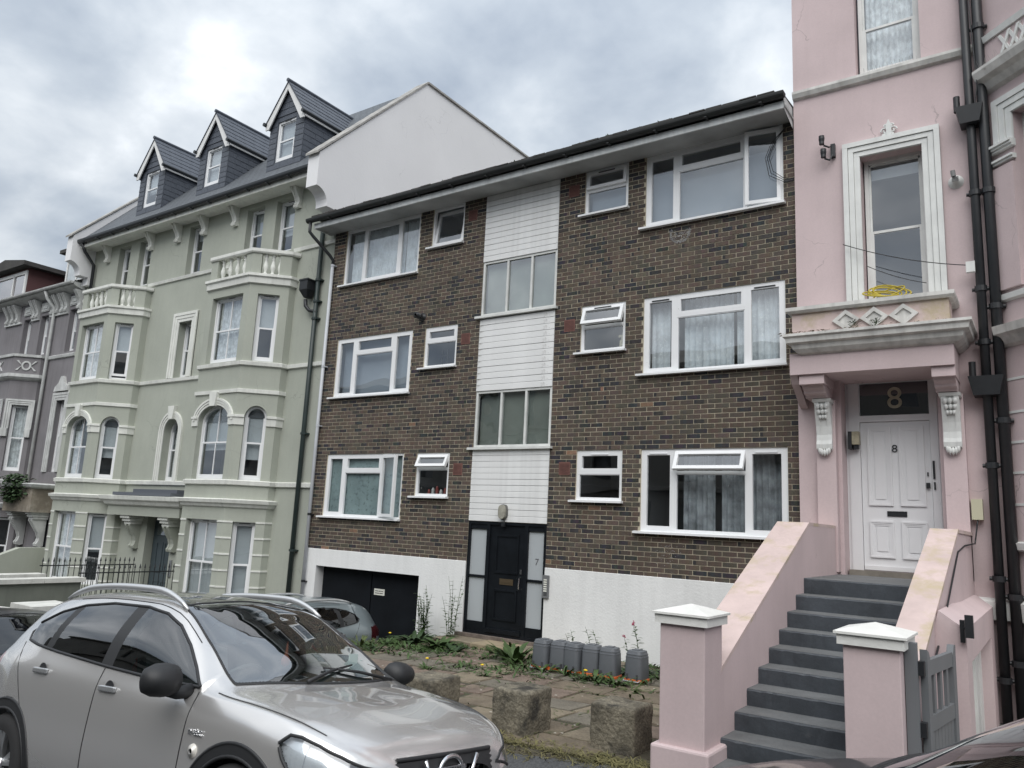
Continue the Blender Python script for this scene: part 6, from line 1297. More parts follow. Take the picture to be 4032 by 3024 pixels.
    for i in range(len(HEAD)):
        a_, c_ = HEAD[i], HEAD[(i + 1) % len(HEAD)]
        for t in (0, .25, .5, .75): x_ = a_[0] + (c_[0] - a_[0]) * t; z_ = a_[1] + (c_[1] - a_[1]) * t; hp.append(S(x_, v_at_z(x_, z_, 1.5, 6.5)))
    seams(root, [[q for q in hp if q.y > .40]], 0.010 if nv > 10 else 0.016)
    for ax in (0, -2.63):
      for rr in (.44, .374): seams(root, [[S(ax + rr * math.cos(a), v_at_z(ax + rr * math.cos(a), .34 + rr * math.sin(a), .1, 4.2)) for a in [-.25 + k * 3.64 / 30 for k in range(31)]]], 0.012)
    wa = [S(-0.33 - 0.82 * t, 6.08) for t in [k / 14 for k in range(15)]]; seams(root, [wa], 0.009)
    yb = [S(-0.115 - .21 * (y / .69) ** 2, v_at_y(-0.115 - .21 * (y / .69) ** 2, y, 6, 8)) for y in [.69 * k / 10 for k in range(11)]]; seams(root, [yb], 0.010)
    yt = [S(-1.185 + .06 * (y / .69) ** 2, v_at_y(-1.185 + .06 * (y / .69) ** 2, y, 6, 8)) for y in [.58 * k / 10 for k in range(11)]]; seams(root, [yt], 0.007)
    if not detail:
        pass
    dg = lambda x_, z0, z1, dx=0.0: [S(x_ + dx * (z - z0), v_at_z(x_ + dx * (z - z0), z, 0.2, 5)) for z in [z0 + (z1 - z0) * k / 12 for k in range(13)]]
    sm = [dg(-.50, .36, 1.0, .05), dg(-1.53, .36, 1.06, .03)]
    arcr = [S(-2.63 + .445 * math.cos(a), v_at_z(-2.63 + .445 * math.cos(a), .34 + .445 * math.sin(a), .3, 4)) for a in [0.25 + k * 0.08 for k in range(12)]]
    last = arcr[-1]; arcr += [S(last.x - .30 * t, v_at_z(last.x - .30 * t, last.z + (1.165 - last.z) * t, 2, 5)) for t in (.2, .4, .6, .8, 1)]; sm.append(arcr)
    bon = [S(x_, 4.75 if x_ > .3 else 4.75) for x_ in [.55 - .055 * k for k in range(17)]]; sm.append(bon)
    nose = [S(.815 - .085 * (y / .5) ** 2, v_at_y(.815 - .085 * (y / .5) ** 2, y, 4, 8)) for y in [.5 * k / 10 for k in range(11)]]; pass
    roofarc = [S(x_, 5.86) for x_ in [-.75 - .12 * k for k in range(15)]]; sm.append(roofarc)
    seams(root, sm)
    if detail:
        gt_ = []
        for k in range(13):
            y_ = .42 * k / 12; lo, hi = .55, .879
            for _ in range(24):
                m_ = (lo + hi) / 2
                if S(m_, v_at_y(m_, y_, 3.5, 8)).z > .745: lo = m_
                else: hi = m_
            gt_.append(S(lo, v_at_y(lo, y_, 3.5, 8)))
        seams(root, [gt_], .014)
    # wheels
    for xx in (0, -2.63):
        for s_ in (-1, 1):
            yc = s_ * 0.79; t = MB(); k = s_
            t.lathe((xx, yc, .34), [(.225, -.10 * k), (.26, -.105 * k), (.315, -.10 * k), (.338, -.07 * k), (.34, 0), (.338, .07 * k), (.315, .10 * k), (.26, .105 * k), (.225, .10 * k)], 40, 'y', False); wl = t.build('wheel', TYRE, root, True, True)
            r_ = MB(); r_.lathe((xx, yc, .34), [(.23, .10 * k), (.235, .085 * k), (.22, .05 * k), (.20, .02 * k)], 36, 'y', False); r_.build('rim', ALLOY, wl, True, True)
            r_ = MB(); r_.lathe((xx, yc, .34), [(.20, .0), (.2, .02 * k), (.05, .02 * k)], 24, 'y'); r_.build('brake_disc', PLAS, wl, False, True)
            for q in range(5):
                a = 2 * math.pi * q / 5 + .3
                for da in (-.13, .13):
                    d0 = Vector((math.cos(a), 0, math.sin(a))); d1 = Vector((math.cos(a + da), 0, math.sin(a + da))); pz = Vector((-math.sin(a), 0, math.cos(a)))
                    r_ = MB(); c0 = Vector((xx, yc + .07 * k, .34)) + d0 * .035; c1 = Vector((xx, yc + .092 * k, .34)) + d1 * .225; e0, e1 = pz * .016, pz * .022; dd = Vector((0, -.03 * k, 0)); r_.add([c0 - e0, c0 + e0, c1 + e1, c1 - e1, c0 - e0 + dd, c0 + e0 + dd, c1 + e1 + dd, c1 - e1 + dd], [(0, 1, 2, 3), (0, 4, 5, 1), (3, 2, 6, 7), (0, 3, 7, 4), (1, 5, 6, 2)]); r_.build('spoke', ALLOY, wl, False, True)
            r_ = MB(); r_.lathe((xx, yc, .34), [(.045, .06 * k), (.045, .085 * k), (.03, .095 * k)], 16, 'y'); r_.build('hub_cap', ALLOY, wl, True, True)
            r_ = MB(); r_.lathe((xx, yc - .12 * k, .36), [(.40, 0), (.40, .06 * k)], 24, 'y'); r_.build('wheel_well', PLAS, root, False, True)
    # mirrors, handles, rails, wipers
    for s_ in (-1, 1):
        sec = [(-.62, .90, .05, .05), (-.60, .93, .10, .085), (-.60, .99, .115, .096), (-.60, 1.06, .11, .09), (-.59, 1.12, .085, .066), (-.585, 1.14, .03, .03)]
        b = MB()
        for xx, y, rx, rz_ in sec:
            for k in range(16):
                a = 2 * math.pi * k / 16; ca, sa = math.cos(a), math.sin(a); b.v.append((xx + (rx * ca if ca > 0 else rx * .45 * ca), s_ * y, 1.06 + rz_ * sa))
        for i in range(len(sec) - 1):
            for k in range(16): k2 = (k + 1) % 16; f = (i * 16 + k, i * 16 + k2, (i + 1) * 16 + k2, (i + 1) * 16 + k); b.f.append(f if s_ < 0 else f[::-1])
        b.f.append(tuple(range(16))); b.f.append(tuple(range((len(sec) - 1) * 16, len(sec) * 16)))
        mi = b.build('wing_mirror', PLAS, root, True, True)
        b = MB(); b.tube([(-.56, s_ * .82, 1.0), (-.58, s_ * .90, .985), (-.60, s_ * .97, 1.0)], [.045, .035, .03], 10); b.build('mirror_stalk', PLAS, mi, True, True)
        for hx, hz in ((-1.36, .945), (-2.26, .995)):
            p = S(hx, v_at_z(hx, hz, 2, 5)); b = MB(); b.box(hx - .10, hx + .09, s_ * (p.y + .012) - .012, s_ * (p.y + .012) + .012, hz - .018, hz + .018); o = b.build('door_handle', mat('handle_silver', (0.55, 0.56, 0.57), 0.25, metal=0.7), root, False, True); bevel(o, 0.009, 3)
            b = MB(); b.lathe((hx, s_ * (p.y + .001), hz), [(.052, -.002), (.052, .002), (.03, .002)], 18, 'y'); b.build('handle_recess', PLAS, root, False, True)
        if roofm or detail:
            rp_ = []
            for k in range(21):
                t = k / 20; xx = -1.08 - 1.66 * t; p = S(xx, 6.06); rise = .055 * min(1, 4.5 * t, 4.5 * (1 - t)) ** 0.7; rp_.append(Vector((xx, s_ * (p.y + .005), p.z + .008 + rise)))
            b = MB(); b.tube(rp_, [.012 + .012 * min(1, 6 * min(k / 20, 1 - k / 20)) for k in range(21)], 10); o = b.build('roof_rail', mat('rail_silver', (0.66, 0.67, 0.68), 0.3, metal=0.6), root, True, True)
    for (x0, y0), (x1, y1) in () if not detail else (((-.14, -.30), (-.33, .25)), ((-.18, .50), (-.28, -.06))):
        p0 = S(x0, v_at_y(x0, abs(y0), 5.5, 8)); p1 = S(x1, v_at_y(x1, abs(y1), 5.5, 8)); a = Vector((x0, y0, p0.z + .02)); c = Vector((x1, y1, p1.z + .018)); b = MB(); b.tube([a, a.lerp(c, .5) + Vector((0, 0, .012)), c], [.012, .010, .006], 6); b.build('wiper', PLAS, root, True, True)
    # headlamp innards
    for s_ in (-1, 1):
        b = MB(); F_ = lambda x_, y, z: (x_, s_ * y, z)
        cells = cls.get('headlamp', []); A = patch(cells, s_); A.v = [(v[0] - .03 if v[0] > .5 else v[0] - .012, v[1] - s_ * .028, v[2] - .006) for v in A.v]; A.build('lamp_reflector', REFL, parts[('headlamp', s_)], True, True)
        for cx, cy_, cz, r_ in ((.62, .63, .715, .058), (.74, .50, .69, .04)):
            b = MB(); b.lathe(F_(cx - .01, cy_, cz), [(r_, 0), (r_ * 1.02, .05), (r_ * .75, .052), (r_ * .5, .02)], 20, 'x'); b.build('projector', CHROME, parts[('headlamp', s_)], True, True)
    return root, parts
SILV = mat('silver_metallic', (0.70, 0.69, 0.68), 0.23, metal=0.65, coat=1.0)
suv, sp_ = make_car('silver_suv', 'silver compact SUV with black roof parked nose to the right at the kerb', SILV, GLOSSB, 430, 18)
suv.location = (-3.66, 3.67, -2.10); suv.rotation_mode = 'XYZ'
suv.matrix_world = Matrix.Translation((-3.66, 3.67, -2.10)) @ Matrix.Rotation(R(-0.1), 4, 'Z') @ Matrix.Rotation(R(-3.9), 4, 'Y') @ Matrix.Rotation(R(-6.0), 4, 'X')
# grille bars, badge and lettering
g_ = sp_['grille']
b = MB(); b.tube([(.893 - .0 * t, .10 * math.cos(t), .665 + .075 * math.sin(t)) for t in [2 * math.pi * k / 28 for k in range(29)]], .013, 8, False); b.build('badge_ring', CHROME, g_, True, True)
b = MB(); b.box(.882, .905, -.125, .125, .642, .690); o = b.build('badge_bar', CHROME, g_, False, True); bevel(o, .005)
t_ = text("NISSAN", .046, Matrix.Translation((.908, 0, .664)) @ Matrix.Rotation(R(90), 4, 'Z') @ Matrix.Rotation(R(90), 4, 'X'), PLAS, 'badge_lettering', None, .002); link(t_, g_, True)
for s_ in (-1, 1): b = MB(); b.tube([(.90, s_ * .235, .735), (.90, s_ * .15, .56)], .014, 8); b.build('chrome_strut', CHROME, g_, True, True)
b = MB()
for i in range(9):
    for j in range(5):
        y_, z_ = -.30 + i * .075, .52 + j * .05 + (.025 if i % 2 else 0)
        if abs(y_) > .1 and z_ < .72: b.tube([(.872 - .25 * abs(y_) ** 2, y_ + .022 * math.cos(a), z_ + .022 * math.sin(a)) for a in [math.pi / 3 * k for k in range(7)]], .004, 4, False)
tag(b.build('grille_mesh', mat('mesh_grey', (0.06, 0.06, 0.065), 0.4), g_, False, True), kind='stuff')
p = S(-.42, v_at_z(-.42, .80, 1, 4)); t_ = text("n-tec", .062, Matrix.Translation((-.40, -p.y - .008, .83)) @ Matrix.Rotation(R(90), 4, 'X') @ Matrix.Shear('XZ', 4, (0.25, 0)) if False else Matrix.Translation((-.36, -p.y - .008, .80)) @ Matrix.Rotation(R(90), 4, 'X'), CHROME, 'trim_lettering', None, .003); link(t_, suv, True)
b = MB(); b.lathe((-.36, -p.y - .002, .70), [(.04, 0), (.036, -.012), (.015, -.018)], 18, 'y'); b.build('side_repeater', mat('clear_amber', (0.75, 0.72, 0.66), 0.15, coat=1.0), suv, True, True)
b = MB(); b.box(-.20, -.05, -.30, .30, .74, .745); [b.box(-.42, -.41, .30, .38, 1.10, 1.22)]; b.build('dash_card', mat('pale_card', (0.5, 0.6, 0.58), 0.6), suv, False, True)
# tax holder sticker and hanging ornament on the windscreen
q = S(-.45, 7.0); b = MB(); b.lathe((q.x - .03, .47, S(-.45, v_at_y(-.45, .47, 6, 8)).z - .03), [(.045, 0), (.045, .006)], 14, 'x'); b.build('windscreen_sticker', mat('sticker', (0.55, 0.7, 0.66), 0.6), suv, False, True)
b = MB(); b.lathe((-.75, .02, 1.16), [(.001, -.05), (.03, -.03), (.032, .0), (.012, .04), (.003, .12)], 10); b.build('mirror_ornament', mat('santa_red', (0.45, 0.12, 0.08), 0.7), suv, True, True)
for o in [c for ch in suv.children for c in [ch] + list(ch.children)]:   # shorter nose ahead of the front wheels
    if o.type == 'MESH' and not o.name.startswith('wheel') and not (o.parent and o.parent.name.startswith('wheel')):
        for v in o.data.vertices:
            if v.co.x > .36: v.co.x = .36 + (v.co.x - .36) * .82
DARKC = mat('black_car_paint', (0.012, 0.014, 0.016), 0.3, coat=0.6, metal=0.0, spec=0.3)
dc, _ = make_car('dark_hatchback', 'black hatchback behind the silver SUV at the left edge', DARKC, None, 120, 6, False)
dc.matrix_world = Matrix.Translation((-9.95, 4.98, -2.68)) @ Matrix.Rotation(R(0), 4, 'Z') @ Matrix.Rotation(R(-3.9), 4, 'Y') @ Matrix.Rotation(R(-2), 4, 'X') @ Matrix.Diagonal((.95, .97, .86, 1))
rc, _ = make_car('dark_car', 'dark car cropped at the bottom right corner, windscreen and pillar showing', DARKC, None, 160, 8, False)
rc.matrix_world = Matrix.Translation((-0.63, 3.0, -1.785)) @ Matrix.Rotation(R(180), 4, 'Z') @ Matrix.Rotation(R(3.9), 4, 'Y') @ Matrix.Rotation(R(3), 4, 'X') @ Matrix.Diagonal((1, 1, .95, 1))
TEALC = mat('grey_teal_paint', (0.25, 0.295, 0.315), 0.3, metal=0.35, coat=1.0)
ec, _ = make_car('teal_estate_car', 'grey teal estate car backed up to the black garage door', TEALC, None, 140, 7, True)
ec.matrix_world = Matrix.Translation((-11.02, 7.4, -2.93)) @ Matrix.Rotation(R(-90), 4, 'Z') @ Matrix.Diagonal((1.05, .98, .94, 1))
# ================================================================== OPPOSITE TERRACE (behind the camera; shows only as a reflection)
CREAM_SHADE = mat('shaded_cream_stucco', (0.20, 0.19, 0.17), 0.85, var=0.12, vscale=0.8, streak=0.1)  # cream darkened: the shade on this unlit front is put into the base colour
op = thing('opposite_terrace', 'cream terrace across the street, seen only reflected in glass and car paint', 'building', (0, -9.5, -1.6))
FO = Fr(0, -9.0, -1, 0)
oo = []
for k in range(14):
    c = -26 + k * 4.2
    for z0, z1 in ((-0.6, 1.4), (2.3, 4.2), (5.0, 6.6)): oo += [(c - 1.5, c - 0.7, z0, z1), (c + 0.5, c + 1.5, z0, z1)]
b = MB(); b.wall(FO, -30, 36, -5.0, 7.4, oo, 0.2); b.add([(30, -9, 7.4), (-36, -9, 7.4), (-36, -13, 9.0), (30, -13, 9.0)], [(0, 1, 2, 3)]); b.build('facade', CREAM_SHADE, op)
b = MB(); b.sweep([(-36, -9.0), (30, -9.0)], [(0, 7.1), (-0.35, 7.2), (-0.4, 7.45), (0, 7.5)]); b.sweep([(-36, -9.0), (30, -9.0)], [(0, 4.6), (-0.15, 4.62), (-0.15, 4.75), (0, 4.77)]); b.sweep([(-36, -9.0), (30, -9.0)], [(0, 1.75), (-0.25, 1.78), (-0.25, 1.95), (0, 2.0)]); b.build('cornices', CREAM_SHADE, op)
b = MB(); b.box(-35.9, 29.9, -9.35, -9.21, -4.9, 7.0); b.build('window_glass', GLOSSB, op)
b = MB(); b.box(-36, 30, -13.2, -13, -5, 8.9); b.build('rear_wall', CREAM_SHADE, op)

# ================================================================== FORECOURT THINGS
def rough_block(name, label, x0, x1, y0, y1, z0, z1, seed, group):
    """weathered rounded stone block"""
    bm = bmesh.new(); bmesh.ops.create_cube(bm, size=1); bmesh.ops.bevel(bm, geom=list(bm.edges), offset=0.07, segments=3, affect='EDGES', profile=0.6)
    bmesh.ops.subdivide_edges(bm, edges=[e for e in bm.edges if e.calc_length() > 0.3], cuts=7, use_grid_fill=True)
    from mathutils import noise
    for v in bm.verts:
        n = noise.noise(v.co * 5 + Vector((seed * 7, 0, 0))) * 0.028 + noise.noise(v.co * 14 + Vector((0, seed, 0))) * 0.014
        v.co += v.co.normalized() * n
        v.co = Vector((x0 + (v.co.x + .5) * (x1 - x0), y0 + (v.co.y + .5) * (y1 - y0), z0 + (v.co.z + .5) * (z1 - z0)))
    me = bpy.data.meshes.new(name); bm.to_mesh(me); bm.free(); me.polygons.foreach_set('use_smooth', [True] * len(me.polygons)); me.materials.append(LICH)
    o = bpy.data.objects.new(name, me); C.objects.link(o); return tag(o, label, 'stone block', group)
LICH = mat('lichened_stone', (0.185, 0.165, 0.125), 0.95, var=0.45, vscale=5, bump=0.9, bscale=28, grain=0.35, stain=(0.040, 0.037, 0.031), stains=0.50, stainscale=4)
rough_block('stone_block', 'mossy square stone block nearest the left gate pillar', -3.56, -3.12, 6.56, 6.96, -2.02, -1.535, 1, 'stone blocks along the forecourt edge')
rough_block('stone_block', 'dark lichened stone block in the middle of the forecourt edge', -4.59, -4.18, 6.48, 6.93, -2.02, -1.55, 2, 'stone blocks along the forecourt edge')
rough_block('stone_block', 'dark stone block half hidden behind the SUV bonnet', -5.72, -5.30, 6.42, 6.9, -2.05, -1.60, 3, 'stone blocks along the forecourt edge')
# upturned food caddies against the wall
CAD = mat('caddy_grey', (0.125, 0.135, 0.15), 0.5, var=0.08, vscale=5); ORNG = mat('caddy_orange', (0.60, 0.13, 0.03), 0.45)
def caddy(x, y, rz, label):
    t = thing('food_caddy', label, 'bin', (x, y, zfore(x) + 0.02), 'upturned grey food caddies'); z = 0.0
    def rsq(wx, wy, zz, r=0.05):
        pts = []
        for cx, cy_, a0 in ((wx - r, wy - r, 0), (-wx + r, wy - r, 90), (-wx + r, -wy + r, 180), (wx - r, -wy + r, 270)):
            for k in range(4): a = R(a0 + k * 30); pts.append((cx + r * math.cos(a), cy_ + r * math.sin(a), zz))
        return pts
    def loft(secs, name, m):
        b = MB()
        for s_ in secs: b.v += rsq(*s_)
        n = 16
        for i in range(len(secs) - 1):
            for k in range(n): k2 = (k + 1) % n; b.f.append((i * n + k, i * n + k2, (i + 1) * n + k2, (i + 1) * n + k))
        b.f.append(tuple(range(n))[::-1]); b.f.append(tuple((len(secs) - 1) * n + k for k in range(n))); o = b.build(name, m, t, False, True); smooth_by_angle(o, 40); return o
    body = loft([(.125, .135, .035), (.128, .138, .05), (.120, .128, .30), (.122, .130, .302), (.122, .130, .312), (.117, .124, .314), (.115, .122, .335), (.118, .125, .337), (.118, .125, .347), (.112, .118, .35), (.105, .11, .385), (.085, .09, .39)], 'bucket', CAD)
    b = MB(); b.box(-.05, .05, -.06, .06, .385, .40); b.build('base_foot', CAD, t, False, True)
    loft([(.128, .138, .0), (.134, .144, .006), (.134, .144, .03), (.128, .138, .035)], 'lid', ORNG)
    b = MB(); b.tube([(-.12, -.14, .03), (-.11, -.17, .012), (.11, -.17, .012), (.12, -.14, .03)], .009, 6); b.build('handle', ORNG if rz > 0 else mat('grey_handle', (0.4, 0.41, 0.42), 0.5), t, True, True)
    for s_ in (-1, 1): b = MB(); b.box(s_ * .075 - .012, s_ * .075 + .012, -.146, -.132, .03, .10); b.build('latch', mat('dark_latch', (0.06, 0.06, 0.065), 0.5), t, False, True)
    t.rotation_euler = (0, 0, R(rz)); return t
for k, (x, rz) in enumerate(((-6.12, -4), (-5.85, 6), (-5.60, -8), (-5.34, 10), (-5.06, 5), (-4.67, -3))):
    caddy(x, 9.86 + 0.02 * (k % 2), rz, ('grey upturned food caddy at the left end of the row, beside the doorstep', 'grey upturned food caddy, second from the left in the row', 'grey upturned food caddy, third from the left in the row', 'grey upturned food caddy, fourth from the left in the row', 'grey upturned food caddy, fifth in the row, at the gap', 'grey upturned food caddy standing apart at the right end')[k])
# stone doorstep slab below the flats door
dst = thing('doorstep', 'buff stone doorstep slabs below the black front door', 'step', (-7.8, 10.9, -2.03))
for k in range(3): b = MB(); x0 = -8.9 + k * 0.82; b.box(x0, x0 + 0.8, 10.72 - 0.03 * k, 11.24, zfore(x0) - 0.05, zfore(x0) + 0.10 - 0.012 * k); o = b.build('slab', FLAG[0] if k != 1 else mat('buff_slab', (0.30, 0.245, 0.165), 0.9, var=0.25, vscale=4, bump=0.3, bscale=20), dst); bevel(o, 0.012)
# ------------------------------------------------------------------ weeds
LEAF = mat('leaf_green', (0.052, 0.095, 0.026), 0.6, var=0.4, vscale=7); LEAFD = mat('leaf_dark', (0.030, 0.060, 0.020), 0.6, var=0.4, vscale=7); DRY = mat('dry_grass', (0.16, 0.145, 0.06), 0.8, var=0.4, vscale=9); GRS = mat('grass_green', (0.075, 0.10, 0.03), 0.7, var=0.4, vscale=8)
YELF = mat('dandelion_yellow', (0.75, 0.52, 0.02), 0.6); REDF = mat('valerian_red', (0.32, 0.04, 0.09), 0.6)
def blade(b, p, dirv, ln, wd, bend=0.5, rg=None, fold=0.2):
    """one curved leaf: 4 segments, widest in the middle"""
    d = Vector(dirv).normalized(); side = d.cross(Vector((0, 0, 1))); side = side.normalized() if side.length > 1e-3 else Vector((1, 0, 0)); n0 = len(b.v); q = Vector(p); step = ln / 4
    for k in range(5):
        t = k / 4; ww = wd * (0.35 + 0.65 * math.sin(math.pi * min(0.95, t * 0.9 + 0.12))) * (1 if k < 4 else 0.15)
        b.v += [tuple(q - side * ww), tuple(q + Vector((0, 0, -fold * ww))), tuple(q + side * ww)]
        d = (d + Vector((d.x * 0.25, d.y * 0.25, -bend * 0.35))).normalized(); q = q + d * step
    for k in range(4):
        a = n0 + 3 * k; b.f += [(a, a + 1, a + 4, a + 3), (a + 1, a + 2, a + 5, a + 4)]
def clump(x, y, n, ln, wd, label, m=None, name='weed', flowers=0, fm=None, spread=0.06, up=1.2, seed=0, fh=0.2, cat='weed', z=None):
    rg = random.Random(seed * 31 + int(x * 100)); z = zfore(x) + 0.01 if z is None else z; t = thing(name, label, cat, (x, y, z), None); b = MB()
    for k in range(n):
        a = rg.uniform(0, 6.283); r_ = rg.uniform(0, spread); l_ = ln * rg.uniform(0.55, 1.1); blade(b, (x + r_ * math.cos(a), y + r_ * math.sin(a), z), (math.cos(a), math.sin(a), up * rg.uniform(0.6, 1.8)), l_, wd * rg.uniform(0.7, 1.2), rg.uniform(0.3, 1.0))
    b.build('leaves', m or LEAF, t, True)
    for k in range(flowers):
        a = rg.uniform(0, 6.283); h = fh * rg.uniform(0.8, 1.2); px_, py_ = x + rg.uniform(-.05, .05), y + rg.uniform(-.05, .05); b = MB(); b.tube([(px_, py_, z), (px_ + .01, py_ - .01, z + h)], .003, 4); b.build('stem', m or LEAF, t); b = MB(); b.lathe((px_ + .01, py_ - .01, z + h), [(.004, -.008), (.024, 0), (.026, .008), (.012, .016)], 9); b.build('flower', fm or YELF, t, True)
    return t
def tall_weed(x, y, h, label, seed, n=7, m=None, fm=None, cat='weed'):
    rg = random.Random(seed); z = zfore(x); t = thing('tall_weed', label, cat, (x, y, z)); bs = MB(); b = MB(); fl_ = MB()
    for k in range(n):
        a = rg.uniform(0, 6.283); px_, py_ = x + rg.uniform(-.12, .12), y + rg.uniform(-.08, .08); hh = h * rg.uniform(.6, 1); lean = Vector((rg.uniform(-.12, .16), rg.uniform(-.1, .06), 0)); pts = [Vector((px_, py_, z)) + lean * (s_ * s_) + Vector((0, 0, hh * s_)) for s_ in (0, .25, .5, .75, 1)]; bs.tube(pts, [.005, .004, .004, .003, .002], 4, False)
        for j in range(14):
            s_ = .12 + .85 * j / 14; i = min(3, int(s_ * 4)); p = pts[i].lerp(pts[i + 1], s_ * 4 - i); a = rg.uniform(0, 6.283); blade(b, p, (math.cos(a), math.sin(a), .9), .15 * (1.1 - s_ * .6), .017, .6)
        if fm:
            for q in range(8): fl_.lathe(pts[-1] + Vector((rg.uniform(-.02, .02), rg.uniform(-.02, .02), rg.uniform(-.01, .03))), [(.003, -.006), (.010, 0), (.004, .008)], 5)
    bs.build('stems', m or LEAF, t); b.build('leaves', m or LEAF, t, True)
    if fm: fl_.build('flower', fm, t)
    return t
tall_weed(-9.25, 10.85, 0.95, 'tall spindly weed against the white render beside the garage', 3, 14)
tall_weed(-8.72, 10.95, 1.15, 'tallest weed stalk with drooping seed heads by the black door frame', 5, 7)
tall_weed(-5.02, 10.55, 0.75, 'red flowering weed standing behind the grey caddies', 8, 3, None, REDF)
tall_weed(-5.62, 10.5, 0.6, 'leafy weed sprouting behind the third caddy', 9, 3)
tall_weed(-4.45, 10.5, 0.62, 'thin budding weed behind the rightmost caddy', 12, 2)
tall_weed(-6.1, 10.6, 0.5, 'small weed against the wall at the leftmost caddy', 14, 2)
clump(-9.05, 10.4, 34, .42, .045, 'big dark leafy dock clump below the tall weeds', LEAFD, 'dock', seed=1, spread=.16)
clump(-8.35, 10.25, 30, .40, .05, 'broad leaved dock clump left of the doorstep', LEAF, 'dock', seed=2, spread=.14)
clump(-7.95, 10.15, 18, .26, .035, 'short dock plant in front of the doorstep slab', LEAFD, 'dock', seed=3, spread=.10)
clump(-6.75, 10.05, 30, .42, .05, 'large upright dock with long leaves left of the caddies', LEAF, 'dock', seed=4, spread=.16, up=2.4)
clump(-6.4, 9.8, 44, .30, .014, 'grassy weed clump at the foot of the large dock', LEAF, 'weed', seed=5, spread=.26)
clump(-9.5, 9.6, 40, .25, .016, 'grassy weeds along the low wall', GRS, 'weed', seed=6, spread=.30)
clump(-8.9, 9.3, 24, .20, .022, 'small leafy weed tuft in the paving joint near the low wall', LEAFD, 'weed', seed=7, spread=.16)
clump(-9.2, 9.9, 12, .2, .02, 'dandelion in yellow flower nearest the low wall', LEAF, 'dandelion', 1, YELF, seed=8, spread=.05)
clump(-7.2, 8.6, 12, .16, .02, 'yellow dandelion standing left on the open paving', LEAF, 'dandelion', 1, YELF, seed=9, fh=.18)
clump(-6.35, 8.75, 12, .15, .02, 'yellow dandelion in the middle of the paving', LEAF, 'dandelion', 1, YELF, seed=10, fh=.14)
clump(-5.25, 9.45, 14, .2, .02, 'yellow dandelion in front of the fourth caddy', LEAF, 'dandelion', 2, YELF, seed=11, fh=.14)
for k, (x, y) in enumerate(((-5.95, 9.58), (-5.62, 9.62), (-5.1, 9.5), (-4.75, 9.45))):
    clump(x, y, 20, .26, .02, ('leafy weed in front of the leftmost caddy', 'leafy weed in front of the second caddy', 'leafy weed in front of the fifth caddy', 'leafy weed left of the rightmost caddy')[k], LEAF, 'weed', seed=20 + k, spread=.10)
clump(-4.9, 10.35, 60, .30, .05, 'dark rounded mallow plant between the last two caddies', LEAFD, 'mallow', seed=30, spread=.20, up=.8)
clump(-4.1, 10.35, 70, .32, .055, 'dark rounded mallow plant in the corner by the stair wall', LEAFD, 'mallow', seed=31, spread=.22, up=.8)
clump(-4.4, 9.2, 22, .17, .012, 'grass tuft in the paving before the rightmost caddy', GRS, 'weed', seed=32, spread=.12)
clump(-5.0, 7.3, 20, .13, .014, 'little weed in the paving between two stone blocks', LEAFD, 'weed', seed=33, spread=.08)
clump(-6.2, 7.9, 16, .12, .012, 'flat weed tuft near the middle of the paving', GRS, 'weed', seed=34, spread=.12)
clump(-7.4, 10.9, 14, .16, .03, 'small weed growing at the door threshold', LEAF, 'weed', seed=35, spread=.05, z=-1.94)
# ground cover: moss and grass in the joints, dry grass along the pavement edge
rg = random.Random(21); b = MB()
for k in range(5200):
    if rg.random() < 0.55: x, y = rg.uniform(-9.5, -3.0), 11.25 - abs(rg.gauss(0, 1.1))
    else: x, y = rg.uniform(-9.5, -2.95), rg.uniform(6.5, 11.2)
    from mathutils import noise as _n
    if _n.noise(Vector((x * 1.3, y * 1.3, 0))) < rg.uniform(-0.05, 0.35) or y < 6.3: continue
    a = rg.uniform(0, 6.283); blade(b, (x, y, zfore(x) + 0.005), (math.cos(a), math.sin(a), rg.uniform(.4, 1.6)), rg.uniform(.03, .11), rg.uniform(.003, .008), .6)
tag(b.build('grass', GRS), 'short green grass and moss sprouting between the paving stones', 'grass', kind='stuff')
b = MB()
for k in range(3600):
    x = rg.uniform(-6.5, -2.85); y = 6.27 + rg.gauss(0, 0.085) + (0.12 if rg.random() < .3 else 0); z = zpave(x, min(y, 6.22)) if y < 6.22 else zfore(x)
    a = rg.uniform(0, 6.283); blade(b, (x, y, z), (math.cos(a), math.sin(a), rg.uniform(.3, 1.8)), rg.uniform(.03, .14), rg.uniform(.002, .006), .7)
tag(b.build('dry_grass', DRY), 'dry straw coloured grass along the edge of the pavement', 'grass', kind='stuff')
b = MB()   # fallen scraps and petals on the paving
for k in range(90):
    x, y = rg.uniform(-9, -3.2), rg.uniform(6.6, 10.6); s_ = rg.uniform(.008, .028); z = zfore(x) + .03; b.add([(x, y, z), (x + s_, y + .3 * s_, z), (x + .8 * s_, y + s_, z + .003), (x - .2 * s_, y + .7 * s_, z)], [(0, 1, 2, 3)])
tag(b.build('litter_scraps', mat('pale_scraps', (0.5, 0.48, 0.42), 0.8)), 'pale scraps and petals scattered over the paving', 'litter', kind='stuff')
b = MB()   # leafy ground cover thickest along the wall, doorstep and low wall
